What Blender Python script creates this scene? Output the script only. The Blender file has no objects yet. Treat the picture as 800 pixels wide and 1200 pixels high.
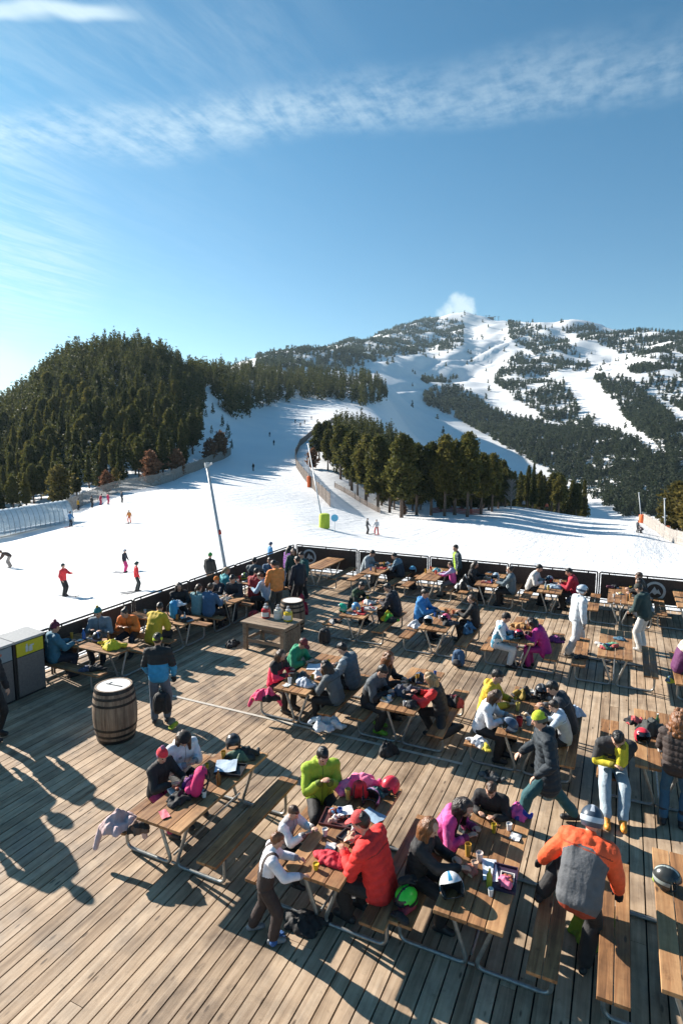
import bpy, bmesh, math, random
import numpy as np
from mathutils import Vector, Matrix, noise as mnoise
R = math.radians
rng = random.Random(11)
nrg = np.random.default_rng(5)
scene = bpy.context.scene
COL = scene.collection

# ---------------------------------------------------------------- camera
CF, CHOR, CVP = 705.0, 505.0, 734.0          # focal length in photo pixels, horizon row, vanishing point of the boards
PITCH = math.atan((600 - CHOR) / CF)
YAW = math.atan((CVP - 400) / math.hypot(CF, 600 - CHOR))
EYE = Vector((0, 0, 5.6))
FW = Vector((-math.sin(YAW) * math.cos(PITCH), math.cos(YAW) * math.cos(PITCH), -math.sin(PITCH)))
RT = Vector((math.cos(YAW), math.sin(YAW), 0))
UP = RT.cross(FW)
HF = Vector((-math.sin(YAW), math.cos(YAW), 0))   # level heading

def proj(x, y, z):
    v = Vector((x, y, z)) - EYE
    d = v.dot(FW)
    return 400 + CF * v.dot(RT) / d, 600 - CF * v.dot(UP) / d

def far_point(px, py, D):
    """world point seen at px,py at level distance D ahead"""
    d = FW * CF + RT * (px - 400) - UP * (py - 600)
    return EYE + d * (D / d.dot(HF))

cam_d = bpy.data.cameras.new('camera')
cam = bpy.data.objects.new('camera', cam_d)
COL.objects.link(cam)
cam.location = EYE
m = Matrix((RT, UP, -FW)).transposed().to_4x4()
cam.rotation_euler = m.to_euler()
cam_d.sensor_fit = 'VERTICAL'
cam_d.sensor_height = 36
cam_d.sensor_width = 24
cam_d.lens = 36 * CF / 1200
cam_d.clip_end = 9000
cam_d.clip_start = 0.1
scene.camera = cam

# ---------------------------------------------------------------- light
SUN_EL = R(26)
SUN_H = Vector((-0.98, 0.19, 0)).normalized()
sd = Vector((SUN_H.x * math.cos(SUN_EL), SUN_H.y * math.cos(SUN_EL), math.sin(SUN_EL)))
sl = bpy.data.lights.new('sun', 'SUN')
sl.energy = 5.0
sl.angle = R(0.53)
sl.color = (1.0, 0.92, 0.82)
so = bpy.data.objects.new('sun', sl)
COL.objects.link(so)
so.location = (0, 0, 60)
so.rotation_euler = (-sd).to_track_quat('-Z', 'Y').to_euler()

# ---------------------------------------------------------------- node helpers
def nd(t, typ, **kw):
    n = t.nodes.new(typ)
    for k, v in kw.items():
        if k.startswith('i_'):
            n.inputs[k[2:].replace('_', ' ')].default_value = v
        else:
            setattr(n, k, v)
    return n

def new_mat(name):
    mt = bpy.data.materials.new(name)
    mt.use_nodes = True
    t = mt.node_tree
    b = t.nodes['Principled BSDF']
    return mt, t, b

def ramp(t, stops):
    r = t.nodes.new('ShaderNodeValToRGB')
    el = r.color_ramp.elements
    while len(el) < len(stops):
        el.new(0.5)
    for e, (p, c) in zip(el, stops):
        e.position = p
        e.color = tuple(c) + (1,) if len(c) == 3 else c
    return r

_fab = {}
def fabric(c, rough=0.78, amt=0.12, scale=14, name='fabric', bump=0.25):
    key = (tuple(round(v, 3) for v in c), rough, amt, scale, bump)
    if key in _fab:
        return _fab[key]
    mt, t, b = new_mat(name)
    tc = nd(t, 'ShaderNodeTexCoord')
    n = nd(t, 'ShaderNodeTexNoise', i_Scale=scale, i_Detail=4.0)
    t.links.new(tc.outputs['Object'], n.inputs['Vector'])
    lo = tuple(max(0, v * (1 - amt) ) for v in c)
    hi = tuple(min(1, v * (1 + amt) + 0.004) for v in c)
    r = ramp(t, [(0.3, lo), (0.7, hi)])
    t.links.new(n.outputs['Fac'], r.inputs[0])
    t.links.new(r.outputs[0], b.inputs['Base Color'])
    b.inputs['Roughness'].default_value = rough
    if bump:
        n2 = nd(t, 'ShaderNodeTexNoise', i_Scale=scale * 2.2, i_Detail=3.0)
        t.links.new(tc.outputs['Object'], n2.inputs['Vector'])
        bp = nd(t, 'ShaderNodeBump', i_Strength=bump, i_Distance=0.03)
        t.links.new(n2.outputs['Fac'], bp.inputs['Height'])
        t.links.new(bp.outputs[0], b.inputs['Normal'])
    _fab[key] = mt
    return mt

def plain(c, rough=0.45, metal=0.0, name='paint', amt=0.1):
    mt = fabric(c, rough, amt, 20, name, 0.03)
    mt.node_tree.nodes['Principled BSDF'].inputs['Metallic'].default_value = metal
    return mt

def wood(name, lo, mid, hi, axis='Y', grain=11.0, rough=0.7, dark=(0.05, 0.035, 0.025), spread=0.5):
    """weathered planks: every plank (mesh island) has its own tint, grain along `axis`"""
    mt, t, b = new_mat(name)
    tc = nd(t, 'ShaderNodeTexCoord')
    geo = nd(t, 'ShaderNodeNewGeometry')
    off = nd(t, 'ShaderNodeVectorMath', operation='SCALE')
    off.inputs[0].default_value = (17, 31, 7)
    t.links.new(geo.outputs['Random Per Island'], off.inputs['Scale'])
    oi = nd(t, 'ShaderNodeObjectInfo')
    add0 = nd(t, 'ShaderNodeVectorMath', operation='ADD')
    t.links.new(tc.outputs['Object'], add0.inputs[0])
    t.links.new(off.outputs[0], add0.inputs[1])
    mp = nd(t, 'ShaderNodeMapping')
    sc = {'Y': (grain, grain * 0.06, grain), 'X': (grain * 0.06, grain, grain), 'Z': (grain, grain, grain * 0.06)}[axis]
    mp.inputs['Scale'].default_value = sc
    t.links.new(add0.outputs[0], mp.inputs['Vector'])
    n = nd(t, 'ShaderNodeTexNoise', i_Scale=1.6, i_Detail=7.0, i_Roughness=0.62, i_Distortion=0.6)
    t.links.new(mp.outputs[0], n.inputs['Vector'])
    # tint of the plank
    mixv = nd(t, 'ShaderNodeMath', operation='MULTIPLY_ADD')
    t.links.new(geo.outputs['Random Per Island'], mixv.inputs[0])
    mixv.inputs[1].default_value = spread
    t.links.new(n.outputs['Fac'], mixv.inputs[2])
    sub = nd(t, 'ShaderNodeMath', operation='SUBTRACT')
    t.links.new(mixv.outputs[0], sub.inputs[0])
    sub.inputs[1].default_value = spread * 0.5
    r = ramp(t, [(0.28, lo), (0.5, mid), (0.74, hi)])
    t.links.new(sub.outputs[0], r.inputs[0])
    # worn blotches and knots
    n2 = nd(t, 'ShaderNodeTexNoise', i_Scale=2.3, i_Detail=5.0, i_Roughness=0.6)
    t.links.new(tc.outputs['Object'], n2.inputs['Vector'])
    r2 = ramp(t, [(0.36, (0.62, 0.62, 0.64)), (0.56, (1, 1, 1))])
    t.links.new(n2.outputs['Fac'], r2.inputs[0])
    mul = nd(t, 'ShaderNodeMixRGB', blend_type='MULTIPLY')
    mul.inputs[0].default_value = 0.75
    t.links.new(r.outputs[0], mul.inputs[1])
    t.links.new(r2.outputs[0], mul.inputs[2])
    vor = nd(t, 'ShaderNodeTexVoronoi', i_Scale=1.0)
    mp2 = nd(t, 'ShaderNodeMapping')
    kn = {'Y': (7, 2.2, 7), 'X': (2.2, 7, 7), 'Z': (7, 7, 2.2)}[axis]
    mp2.inputs['Scale'].default_value = kn
    t.links.new(add0.outputs[0], mp2.inputs['Vector'])
    t.links.new(mp2.outputs[0], vor.inputs['Vector'])
    r3 = ramp(t, [(0.07, (0, 0, 0)), (0.13, (1, 1, 1))])
    t.links.new(vor.outputs['Distance'], r3.inputs[0])
    mk = nd(t, 'ShaderNodeMixRGB', blend_type='MIX')
    t.links.new(r3.outputs[0], mk.inputs[0])
    mk.inputs[1].default_value = tuple(0.4 * a + 0.6 * d for a, d in zip(lo, dark)) + (1,)
    t.links.new(mul.outputs[0], mk.inputs[2])
    t.links.new(mk.outputs[0], b.inputs['Base Color'])
    b.inputs['Roughness'].default_value = rough
    bp = nd(t, 'ShaderNodeBump', i_Strength=0.35, i_Distance=0.01)
    t.links.new(n.outputs['Fac'], bp.inputs['Height'])
    t.links.new(bp.outputs[0], b.inputs['Normal'])
    return mt

# ---------------------------------------------------------------- mesh collector
class MB:
    def __init__(s):
        s.v, s.f, s.m = [], [], []
    def add(s, v, f, mi=0):
        o = len(s.v)
        s.v.extend([tuple(p) for p in v])
        s.f.extend([tuple(i + o for i in q) for q in f])
        s.m.extend([mi] * len(f))
        return s
    def box(s, a, b, mi=0, bev=0.0, M=None):
        x0, y0, z0 = a
        x1, y1, z1 = b
        if bev <= 0:
            v = [(x0, y0, z0), (x1, y0, z0), (x1, y1, z0), (x0, y1, z0), (x0, y0, z1), (x1, y0, z1), (x1, y1, z1), (x0, y1, z1)]
            f = [(0, 3, 2, 1), (4, 5, 6, 7), (0, 1, 5, 4), (1, 2, 6, 5), (2, 3, 7, 6), (3, 0, 4, 7)]
        else:
            bm = bmesh.new()
            bmesh.ops.create_cube(bm, size=1)
            for q in bm.verts:
                q.co = Vector(((x0 + x1) / 2 + q.co.x * (x1 - x0), (y0 + y1) / 2 + q.co.y * (y1 - y0), (z0 + z1) / 2 + q.co.z * (z1 - z0)))
            bmesh.ops.bevel(bm, geom=list(bm.edges), offset=bev, segments=2, affect='EDGES', profile=0.5)
            bm.verts.index_update()
            v = [q.co[:] for q in bm.verts]
            f = [[q.index for q in fc.verts] for fc in bm.faces]
            bm.free()
        if M is not None:
            v = [(M @ Vector(p))[:] for p in v]
        return s.add(v, f, mi)
    def tube(s, pts, r, seg=8, mi=0, cap=True, radii=None):
        P = [Vector(p) for p in pts]
        n = len(P)
        v, f = [], []
        prev = None
        for i, p in enumerate(P):
            d = (P[min(i + 1, n - 1)] - P[max(i - 1, 0)]).normalized()
            if prev is None:
                a = d.orthogonal().normalized()
            else:
                a = (prev - d * prev.dot(d))
                a = a.normalized() if a.length > 1e-6 else d.orthogonal().normalized()
            prev = a
            b = d.cross(a)
            rr = radii[i] if radii else r
            for k in range(seg):
                t = 2 * math.pi * k / seg
                v.append((p + (a * math.cos(t) + b * math.sin(t)) * rr)[:])
        for i in range(n - 1):
            for k in range(seg):
                k2 = (k + 1) % seg
                f.append((i * seg + k, i * seg + k2, (i + 1) * seg + k2, (i + 1) * seg + k))
        if cap:
            f.append(tuple(range(seg - 1, -1, -1)))
            f.append(tuple((n - 1) * seg + k for k in range(seg)))
        return s.add(v, f, mi)
    def lathe(s, prof, seg=24, mi=0, c=(0, 0, 0), M=None):
        v, f = [], []
        n = len(prof)
        for (r, z) in prof:
            for k in range(seg):
                t = 2 * math.pi * k / seg
                v.append((c[0] + r * math.cos(t), c[1] + r * math.sin(t), c[2] + z))
        for i in range(n - 1):
            for k in range(seg):
                k2 = (k + 1) % seg
                f.append((i * seg + k, i * seg + k2, (i + 1) * seg + k2, (i + 1) * seg + k))
        if prof[0][0] > 1e-5:
            f.append(tuple(range(seg - 1, -1, -1)))
        if prof[-1][0] > 1e-5:
            f.append(tuple((n - 1) * seg + k for k in range(seg)))
        if M is not None:
            v = [(M @ Vector(p))[:] for p in v]
        return s.add(v, f, mi)
    def ell(s, c, r, seg=12, rings=8, mi=0, M=None):
        v = [(0, 0, -1)]
        for i in range(1, rings):
            ph = -math.pi / 2 + math.pi * i / rings
            for k in range(seg):
                t = 2 * math.pi * k / seg
                v.append((math.cos(ph) * math.cos(t), math.cos(ph) * math.sin(t), math.sin(ph)))
        v.append((0, 0, 1))
        f = []
        for k in range(seg):
            k2 = (k + 1) % seg
            f.append((0, 1 + k2, 1 + k))
            for i in range(rings - 2):
                a = 1 + i * seg
                f.append((a + k, a + k2, a + seg + k2, a + seg + k))
            a = 1 + (rings - 2) * seg
            f.append((a + k, a + k2, len(v) - 1))
        c = Vector(c)
        out = []
        for p in v:
            q = Vector((p[0] * r[0], p[1] * r[1], p[2] * r[2]))
            if M is not None:
                q = M @ q
            out.append((c + q)[:])
        return s.add(out, f, mi)
    def cap(s, p0, p1, r0, r1=None, seg=10, mi=0):
        """tapered capsule"""
        r1 = r0 if r1 is None else r1
        p0, p1 = Vector(p0), Vector(p1)
        d = p1 - p0
        L = d.length
        if L < 1e-5:
            return s.ell(p0, (r0, r0, r0), seg, 6, mi)
        d /= L
        rows = [(-r0 * 0.98, 0.2 * r0), (-r0 * 0.7, 0.714 * r0), (0, r0), (L, r1), (L + r1 * 0.7, 0.714 * r1), (L + r1 * 0.98, 0.2 * r1)]
        pts = [p0 + d * h for h, _ in rows]
        return s.tube(pts, 0, seg, mi, True, [q for _, q in rows])
    def mesh(s, name):
        me = bpy.data.meshes.new(name)
        me.from_pydata(s.v, [], s.f)
        me.polygons.foreach_set('material_index', s.m)
        me.update()
        return me
    def build(s, name, mats, parent=None, smooth=False, loc=None, rz=0.0):
        me = s.mesh(name)
        o = bpy.data.objects.new(name, me)
        COL.objects.link(o)
        for mt in (mats if isinstance(mats, (list, tuple)) else [mats]):
            me.materials.append(mt)
        if smooth:
            me.polygons.foreach_set('use_smooth', [True] * len(me.polygons))
            if smooth != 'all':
                me.set_sharp_from_angle(angle=R(40))
        if parent is not None:
            o.parent = parent
        if loc is not None:
            o.location = loc
        o.rotation_euler.z = rz
        return o

def tag(o, label=None, cat=None, group=None, kind=None):
    if label: o['label'] = label
    if cat: o['category'] = cat
    if group: o['group'] = group
    if kind: o['kind'] = kind
    return o

def empty(name, loc, rz=0.0, label=None, cat=None, group=None):
    o = bpy.data.objects.new(name, None)
    o.empty_display_size = 0.1
    COL.objects.link(o)
    o.location = loc
    o.rotation_euler.z = rz
    return tag(o, label, cat, group)

def copy_tree(o, parent=None):
    c = o.copy()
    COL.objects.link(c)
    c.parent = parent
    for ch in o.children:
        copy_tree(ch, c)
    return c

def rounded(pts, r, n=5):
    """polyline with its inner corners rounded"""
    P = [Vector(p) for p in pts]
    out = [P[0]]
    for i in range(1, len(P) - 1):
        a, b, c = P[i - 1], P[i], P[i + 1]
        u, w = (a - b), (c - b)
        rr = min(r, u.length * 0.45, w.length * 0.45)
        p0, p1 = b + u.normalized() * rr, b + w.normalized() * rr
        for k in range(n + 1):
            t = k / n
            out.append(p0 * (1 - t) ** 2 + b * 2 * t * (1 - t) + p1 * t ** 2)
    out.append(P[-1])
    return out

# blobs: closed shapes merged into one skin; all are evaluated in one go at the end
BATCH = []
def blob(mb, name, mats, parent, voxel, post=None, smooth=3, loc=None, rz=0.0):
    o = mb.build(name, mats, parent, False, loc, rz)
    md = o.modifiers.new('r', 'REMESH')
    md.mode = 'VOXEL'
    md.voxel_size = voxel
    if smooth:
        ms = o.modifiers.new('s', 'SMOOTH')
        ms.factor = 0.5
        ms.iterations = smooth
    BATCH.append((o, post, list(o.data.materials)))
    return o

def run_batch():
    dg = bpy.context.evaluated_depsgraph_get()
    ms = [bpy.data.meshes.new_from_object(o.evaluated_get(dg)) for o, _, _ in BATCH]
    for (o, post, mats), me in zip(BATCH, ms):
        old = o.data
        o.modifiers.clear()
        me.name = old.name
        o.data = me
        bpy.data.meshes.remove(old)
        me.materials.clear()
        for mt in mats:
            me.materials.append(mt)
        nv, nf = len(me.vertices), len(me.polygons)
        if nv and post:
            co = np.empty(nv * 3, np.float32); me.vertices.foreach_get('co', co); co = co.reshape(-1, 3)
            no = np.empty(nv * 3, np.float32); me.vertices.foreach_get('normal', no); no = no.reshape(-1, 3)
            fc = np.empty(nf * 3, np.float32); me.polygons.foreach_get('center', fc); fc = fc.reshape(-1, 3)
            co2, mi = post(co, no, fc)
            if co2 is not None:
                me.vertices.foreach_set('co', co2.astype(np.float32).ravel())
            me.polygons.foreach_set('material_index', mi.astype(np.int32) if mi is not None else np.zeros(nf, np.int32))
        me.polygons.foreach_set('use_smooth', [True] * nf)
        me.update()
    BATCH.clear()

def ripple(co, seed, freq, n=7, stretch=(1, 1, 1)):
    g = np.random.default_rng(seed)
    out = np.zeros(len(co))
    for i in range(n):
        k = g.normal(size=3)
        k = k / np.linalg.norm(k) * freq * (0.6 + 1.3 * i / n) * np.array(stretch)
        out += np.sin(co @ k + g.uniform(0, 6.28)) / (1 + 0.25 * i)
    return out / 2.2

def wrinkle(amp=0.006, freq=34, seed=1, zone=None, stretch=(1, 1, 1), floor=None):
    def post(co, no, fc):
        w = ripple(co, seed, freq, 7, stretch) * 0.6 + 0.6 * np.abs(ripple(co, seed + 7, freq * 0.7))
        c2 = co + no * (w * amp)[:, None]
        if floor is not None:
            c2[:, 2] = np.maximum(c2[:, 2], floor)
        return c2, (zone(fc) if zone else None)
    return post
# ================================================================ TERRAIN
# profiles of the land: per bearing (photo column) the ground is listed as (distance ahead, row where it is seen)
KEYS = {
 -300: [(35,672),(50,652),(70,628),(90,615),(130,590),(190,552),(300,565),(600,545),(1500,515),(2600,502)],
 -120: [(35,675),(50,650),(70,625),(90,612),(130,580),(190,530),(215,525),(300,560),(600,540),(1500,515),(2600,502)],
 0: [(35,678),(50,652),(70,622),(85,607),(110,584),(150,541),(190,502),(215,500),(300,522),(600,540),(1500,512),(2600,502)],
 80: [(31,701),(50,648),(70,612),(85,596),(110,566),(150,500),(195,438),(220,431),(300,480),(600,530),(1500,510),(2600,502)],
 150: [(28,693),(50,640),(70,604),(82,588),(110,558),(150,496),(200,424),(215,415),(300,460),(600,520),(1500,510),(2600,502)],
 200: [(26,693),(50,636),(75,592),(95,571),(120,547),(160,487),(210,432),(225,426),(300,470),(600,505),(1500,500),(2600,502)],
 240: [(25,692),(50,634),(80,585),(105,561),(125,547),(150,528),(200,482),(250,448),(290,440),(350,452),(600,470),(1500,480),(2600,500)],
 270: [(25,692),(50,633),(80,585),(110,560),(137,545),(152,532),(200,502),(260,477),(320,450),(360,442),(500,452),(800,430),(900,428),(1100,440),(2600,490)],
 300: [(25,692),(50,632),(80,588),(137,549),(180,523),(230,501),(280,486),(330,470),(380,447),(420,441),(520,450),(800,426),(900,417),(1100,430),(2600,490)],
 345: [(25,692),(50,632),(80,592),(105,572),(140,545),(180,520),(250,496),(300,482),(340,472),(400,452),(440,445),(520,450),(900,412),(1100,425),(2600,480)],
 400: [(25,695),(50,638),(65,622),(90,590),(120,562),(180,515),(240,492),(320,477),(380,464),(440,451),(480,447),(560,455),(900,406),(1050,402),(1250,420),(2600,470)],
 440: [(25,695),(50,642),(65,626),(88,605),(110,590),(150,557),(220,512),(320,481),(400,463),(470,447),(520,442),(600,450),(1000,400),(1150,392),(1400,400),(2600,460)],
 470: [(25,696),(50,643),(65,628),(88,606),(110,596),(150,575),(220,530),(300,505),(400,490),(500,470),(700,440),(1000,407),(1300,386),(1450,382),(1700,395),(2600,440)],
 500: [(25,696),(50,645),(65,630),(88,607),(110,598),(150,585),(220,568),(300,552),(400,520),(500,500),(700,460),(1000,425),(1300,394),(1500,376),(1650,378),(1900,400),(2600,440)],
 550: [(25,697),(50,647),(65,631),(88,608),(112,598),(150,594),(220,600),(300,590),(400,552),(500,530),(700,480),(1000,432),(1300,397),(1600,369),(1700,369),(2000,400),(2600,440)],
 600: [(25,697),(50,649),(80,616),(110,596),(130,592),(160,600),(220,617),(300,614),(400,582),(500,556),(700,496),(1000,441),(1300,405),(1600,375),(1700,376),(2000,400),(2600,440)],
 650: [(25,697),(50,653),(80,622),(110,602),(128,599),(160,608),(220,627),(300,630),(400,606),(500,576),(700,511),(1000,451),(1300,411),(1600,382),(1750,383),(2000,400),(2600,440)],
 700: [(25,698),(50,656),(80,625),(105,608),(120,606),(150,614),(220,642),(300,642),(400,616),(500,586),(700,521),(1000,456),(1300,413),(1600,387),(1750,388),(2000,402),(2600,440)],
 750: [(25,698),(50,659),(75,627),(100,612),(115,611),(150,620),(220,648),(300,648),(400,622),(500,591),(700,525),(1000,459),(1300,416),(1600,391),(1750,392),(2000,404),(2600,440)],
 800: [(25,698),(50,663),(70,641),(85,630),(100,624),(120,625),(150,632),(220,655),(300,652),(400,625),(500,594),(700,527),(1000,460),(1300,417),(1600,392),(1750,393),(2000,404),(2600,440)],
 1000: [(25,700),(50,665),(70,645),(85,636),(100,632),(120,632),(150,640),(220,660),(300,655),(400,628),(500,597),(700,528),(1000,458),(1300,412),(1600,385),(1750,386),(2000,404),(2600,440)],
 1300: [(25,700),(50,665),(70,645),(100,635),(150,645),(220,660),(300,655),(400,628),(700,528),(1000,458),(1300,412),(1600,385),(1750,386),(2600,440)],
}
# the mountain is turned: its left side lies farther off, so that it faces the sun
def MF(px):
    return float(np.interp(px, [345, 400, 440, 470, 500, 550, 600, 650, 700, 750, 800, 1000, 1300], [1.12, 1.28, 1.36, 1.34, 1.28, 1.16, 1.03, 0.93, 0.85, 0.78, 0.72, 0.64, 0.6]))
for _c in list(KEYS):
    if _c >= 345:
        _m = 480 if _c < 470 else 390
        KEYS[_c] = sorted([(D, y) if D < _m else (D * MF(_c), y) for D, y in KEYS[_c] if not (_c >= 650 and 250 < D < 350)])
def _z(D, y):
    return far_point(400, y, D).z
def _u(px, y):
    d = FW * CF + RT * (px - 400) - UP * (y - 600)
    return d.dot(RT) / d.dot(HF)
LD = np.concatenate([np.linspace(0, 60, 31)[:-1], np.linspace(60, 400, 137)[:-1], np.geomspace(400, 2700, 110)])
cols = sorted(KEYS)
CU = np.array([_u(c, 520) for c in cols])
TAB = []
for c in cols:
    k = KEYS[c]
    ds = [0, 21] + [a for a, _ in k]
    zs = [-1.5, -1.45] + [_z(a, b) for a, b in k]
    TAB.append(np.interp(LD, ds, zs))
TAB = np.array(TAB)
for _ in range(3):                                    # round off the kinks along the distance
    T2 = TAB.copy()
    T2[:, 1:-1] = 0.25 * TAB[:, :-2] + 0.5 * TAB[:, 1:-1] + 0.25 * TAB[:, 2:]
    TAB = T2
UU = np.linspace(CU[0], CU[-1], 420)                  # and between bearings
FT = np.array([np.interp(UU, CU, TAB[:, j]) for j in range(len(LD))]).T
for _ in range(26):
    F2 = FT.copy()
    F2[1:-1] = 0.25 * FT[:-2] + 0.5 * FT[1:-1] + 0.25 * FT[2:]
    FT = F2
RIDGES = []          # banked cat roads across the mountain
def relief(x, y, D):
    a = np.clip((D - 260) / 900, 0, 1)
    g = np.random.default_rng(3)
    out = np.zeros_like(x)
    for wl, am in ((420, 8.0), (230, 6.0), (120, 3.2), (66, 1.6), (36, 0.8)):
        for _ in range(4):
            th = g.uniform(0, 6.28)
            out += am * 0.6 * np.sin((x * math.cos(th) + y * math.sin(th)) * 6.283 / wl + g.uniform(0, 6.28) + 1.3 * np.sin(y / wl * 2.1 + x / wl * 1.3))
    for (A, B_, nx, ny, mm, ww) in RIDGES:
        dx, dy = B_[0] - A[0], B_[1] - A[1]
        L2 = dx * dx + dy * dy
        tt = ((x - A[0]) * dx + (y - A[1]) * dy) / L2
        q = (x - A[0]) * nx + (y - A[1]) * ny
        ends = np.clip(1.0 - np.maximum(-tt, tt - 1) * math.sqrt(L2) / 20, 0, 1)
        out = out + mm * q * np.exp(-(q / ww) ** 4) * ends
    near = 0.10 * np.sin(x * 0.21 + 1.1 * np.sin(y * 0.13)) + 0.07 * np.sin(y * 0.33 + x * 0.12)
    return out * a + near * np.clip((D - 25) / 20, 0, 1)
def height(x, y):
    x, y = np.asarray(x, float), np.asarray(y, float)
    D = x * HF.x + y * HF.y
    L = x * RT.x + y * RT.y
    Dc = np.clip(D, 1.0, 2690)
    u = np.clip(np.where(D > 6, L / np.maximum(D, 6), L / 6), CU[0] + 1e-4, CU[-1] - 1e-4)
    fi = (u - UU[0]) / (UU[1] - UU[0])
    i = np.clip(fi.astype(int), 0, len(UU) - 2)
    fu = fi - i
    j = np.clip(np.searchsorted(LD, Dc) - 1, 0, len(LD) - 2)
    fd = (Dc - LD[j]) / (LD[j + 1] - LD[j])
    z = (FT[i, j] * (1 - fu) + FT[i + 1, j] * fu) * (1 - fd) + (FT[i, j + 1] * (1 - fu) + FT[i + 1, j + 1] * fu) * fd
    return z + relief(x, y, D)
def ground(x, y):
    return float(height(np.array([x]), np.array([y]))[0])
def spot(px, py, D0=20, D1=400):
    """the point of the land seen at photo pixel px,py"""
    ds = np.linspace(D0, D1, 1500)
    d = FW * CF + RT * (px - 400) - UP * (py - 600)
    d = d / d.dot(HF)
    xs, ys, zs = EYE.x + d.x * ds, EYE.y + d.y * ds, EYE.z + d.z * ds
    h = height(xs, ys)
    k = np.argmax(h >= zs)
    if h[k] < zs[k]:
        k = int(np.argmin(zs - h))
    return Vector((xs[k], ys[k], h[k]))

_r = []
for path in (((100, 240), (200, 215), (280, 185), (330, 160)), ((335, 190), (275, 225), (240, 268), (130, 286), (40, 296)), ((360, 272), (480, 262), (560, 245), (640, 230), (770, 214)), ((480, 160), (560, 195), (600, 215), (640, 230)), ((330, 160), (400, 200), (450, 245))):
    W3 = [spot(450 + a / 2.286, 330 + b_ / 2.286, 300, 2300) for a, b_ in path]
    for a, b_ in zip(W3[:-1], W3[1:]):
        dv_ = Vector((b_.x - a.x, b_.y - a.y)).normalized()
        n_ = Vector((-dv_.y, dv_.x))
        c_ = (a + b_) / 2
        sl_ = (ground(c_.x + n_.x * 14, c_.y + n_.y * 14) - ground(c_.x - n_.x * 14, c_.y - n_.y * 14)) / 28
        _r.append(((a.x, a.y), (b_.x, b_.y), n_.x, n_.y, -sl_ - 0.10 * n_.dot(Vector((SUN_H.x, SUN_H.y))), 13.0))
RIDGES += _r
E = np.concatenate([np.linspace(2, 55, 30)[:-1], np.linspace(55, 460, 210)[:-1], np.geomspace(460, 2720, 190)])
V = np.concatenate([np.linspace(-1.7, -0.66, 50)[:-1], np.linspace(-0.66, 0.66, 330)[:-1], np.linspace(0.66, 1.7, 50)])
EE, VV = np.meshgrid(E, V, indexing='ij')
DD, LL = EE - 32, VV * EE
GX, GY = HF.x * DD + RT.x * LL, HF.y * DD + RT.y * LL
GZ = height(GX, GY)
nr, nc = GX.shape
idx = np.arange(nr * nc).reshape(nr, nc)
quads = np.stack([idx[:-1, :-1], idx[:-1, 1:], idx[1:, 1:], idx[1:, :-1]], -1).reshape(-1, 4)
me = bpy.data.meshes.new('snow_ground')
me.from_pydata(np.stack([GX, GY, GZ], -1).reshape(-1, 3).tolist(), [], quads.tolist())
me.polygons.foreach_set('use_smooth', [True] * len(me.polygons))
snow_o = bpy.data.objects.new('snow_ground', me)
COL.objects.link(snow_o)
tag(snow_o, kind='structure')

mt, t, b = new_mat('snow')
tc = nd(t, 'ShaderNodeTexCoord')
n1 = nd(t, 'ShaderNodeTexNoise', i_Scale=0.06, i_Detail=6.0, i_Roughness=0.6)
t.links.new(tc.outputs['Object'], n1.inputs['Vector'])
r1 = ramp(t, [(0.35, (0.76, 0.77, 0.78)), (0.65, (0.82, 0.82, 0.815))])
t.links.new(n1.outputs['Fac'], r1.inputs[0])
t.links.new(r1.outputs[0], b.inputs['Base Color'])
b.inputs['Roughness'].default_value = 0.55
b.inputs['Specular IOR Level'].default_value = 0.25
mp = nd(t, 'ShaderNodeMapping')                      # groomer corduroy and ski tracks, running down the piste
mp.inputs['Rotation'].default_value = (0, 0, YAW + R(12))
mp.inputs['Scale'].default_value = (1.6, 0.12, 1)
t.links.new(tc.outputs['Object'], mp.inputs['Vector'])
n2 = nd(t, 'ShaderNodeTexNoise', i_Scale=1.0, i_Detail=5.0, i_Roughness=0.65)
t.links.new(mp.outputs[0], n2.inputs['Vector'])
n3 = nd(t, 'ShaderNodeTexNoise', i_Scale=0.9, i_Detail=8.0, i_Roughness=0.7)
t.links.new(tc.outputs['Object'], n3.inputs['Vector'])
ad = nd(t, 'ShaderNodeMath', operation='ADD')
t.links.new(n2.outputs['Fac'], ad.inputs[0])
t.links.new(n3.outputs['Fac'], ad.inputs[1])
bp = nd(t, 'ShaderNodeBump', i_Strength=0.6, i_Distance=0.25)
t.links.new(ad.outputs[0], bp.inputs['Height'])
t.links.new(bp.outputs[0], b.inputs['Normal'])
me.materials.append(mt)
SNOW = mt

# ================================================================ SKY
w = bpy.data.worlds.new('World')
scene.world = w
w.use_nodes = True
t = w.node_tree
bg = t.nodes['Background']
geo = nd(t, 'ShaderNodeTexCoord')
sky = nd(t, 'ShaderNodeTexSky', sky_type='NISHITA', sun_disc=False)
sky.sun_elevation = SUN_EL
sky.sun_rotation = math.atan2(SUN_H.x, SUN_H.y)
sky.altitude = 1900
sky.air_density = 1.0
sky.dust_density = 1.4
sky.ozone_density = 3.0
def vdir(px, py):
    return (FW * CF + RT * (px - 400) - UP * (py - 600)).normalized()
def dotn(vec):
    n = nd(t, 'ShaderNodeVectorMath', operation='DOT_PRODUCT')
    t.links.new(geo.outputs['Generated'], n.inputs[0])
    n.inputs[1].default_value = vec
    return n.outputs['Value']
def mth(op, a, b_=None, c=None):
    n = nd(t, 'ShaderNodeMath', operation=op)
    for i, q in enumerate((a, b_, c)):
        if q is None: continue
        if isinstance(q, (int, float)): n.inputs[i].default_value = q
        else: t.links.new(q, n.inputs[i])
    return n.outputs[0]
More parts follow.
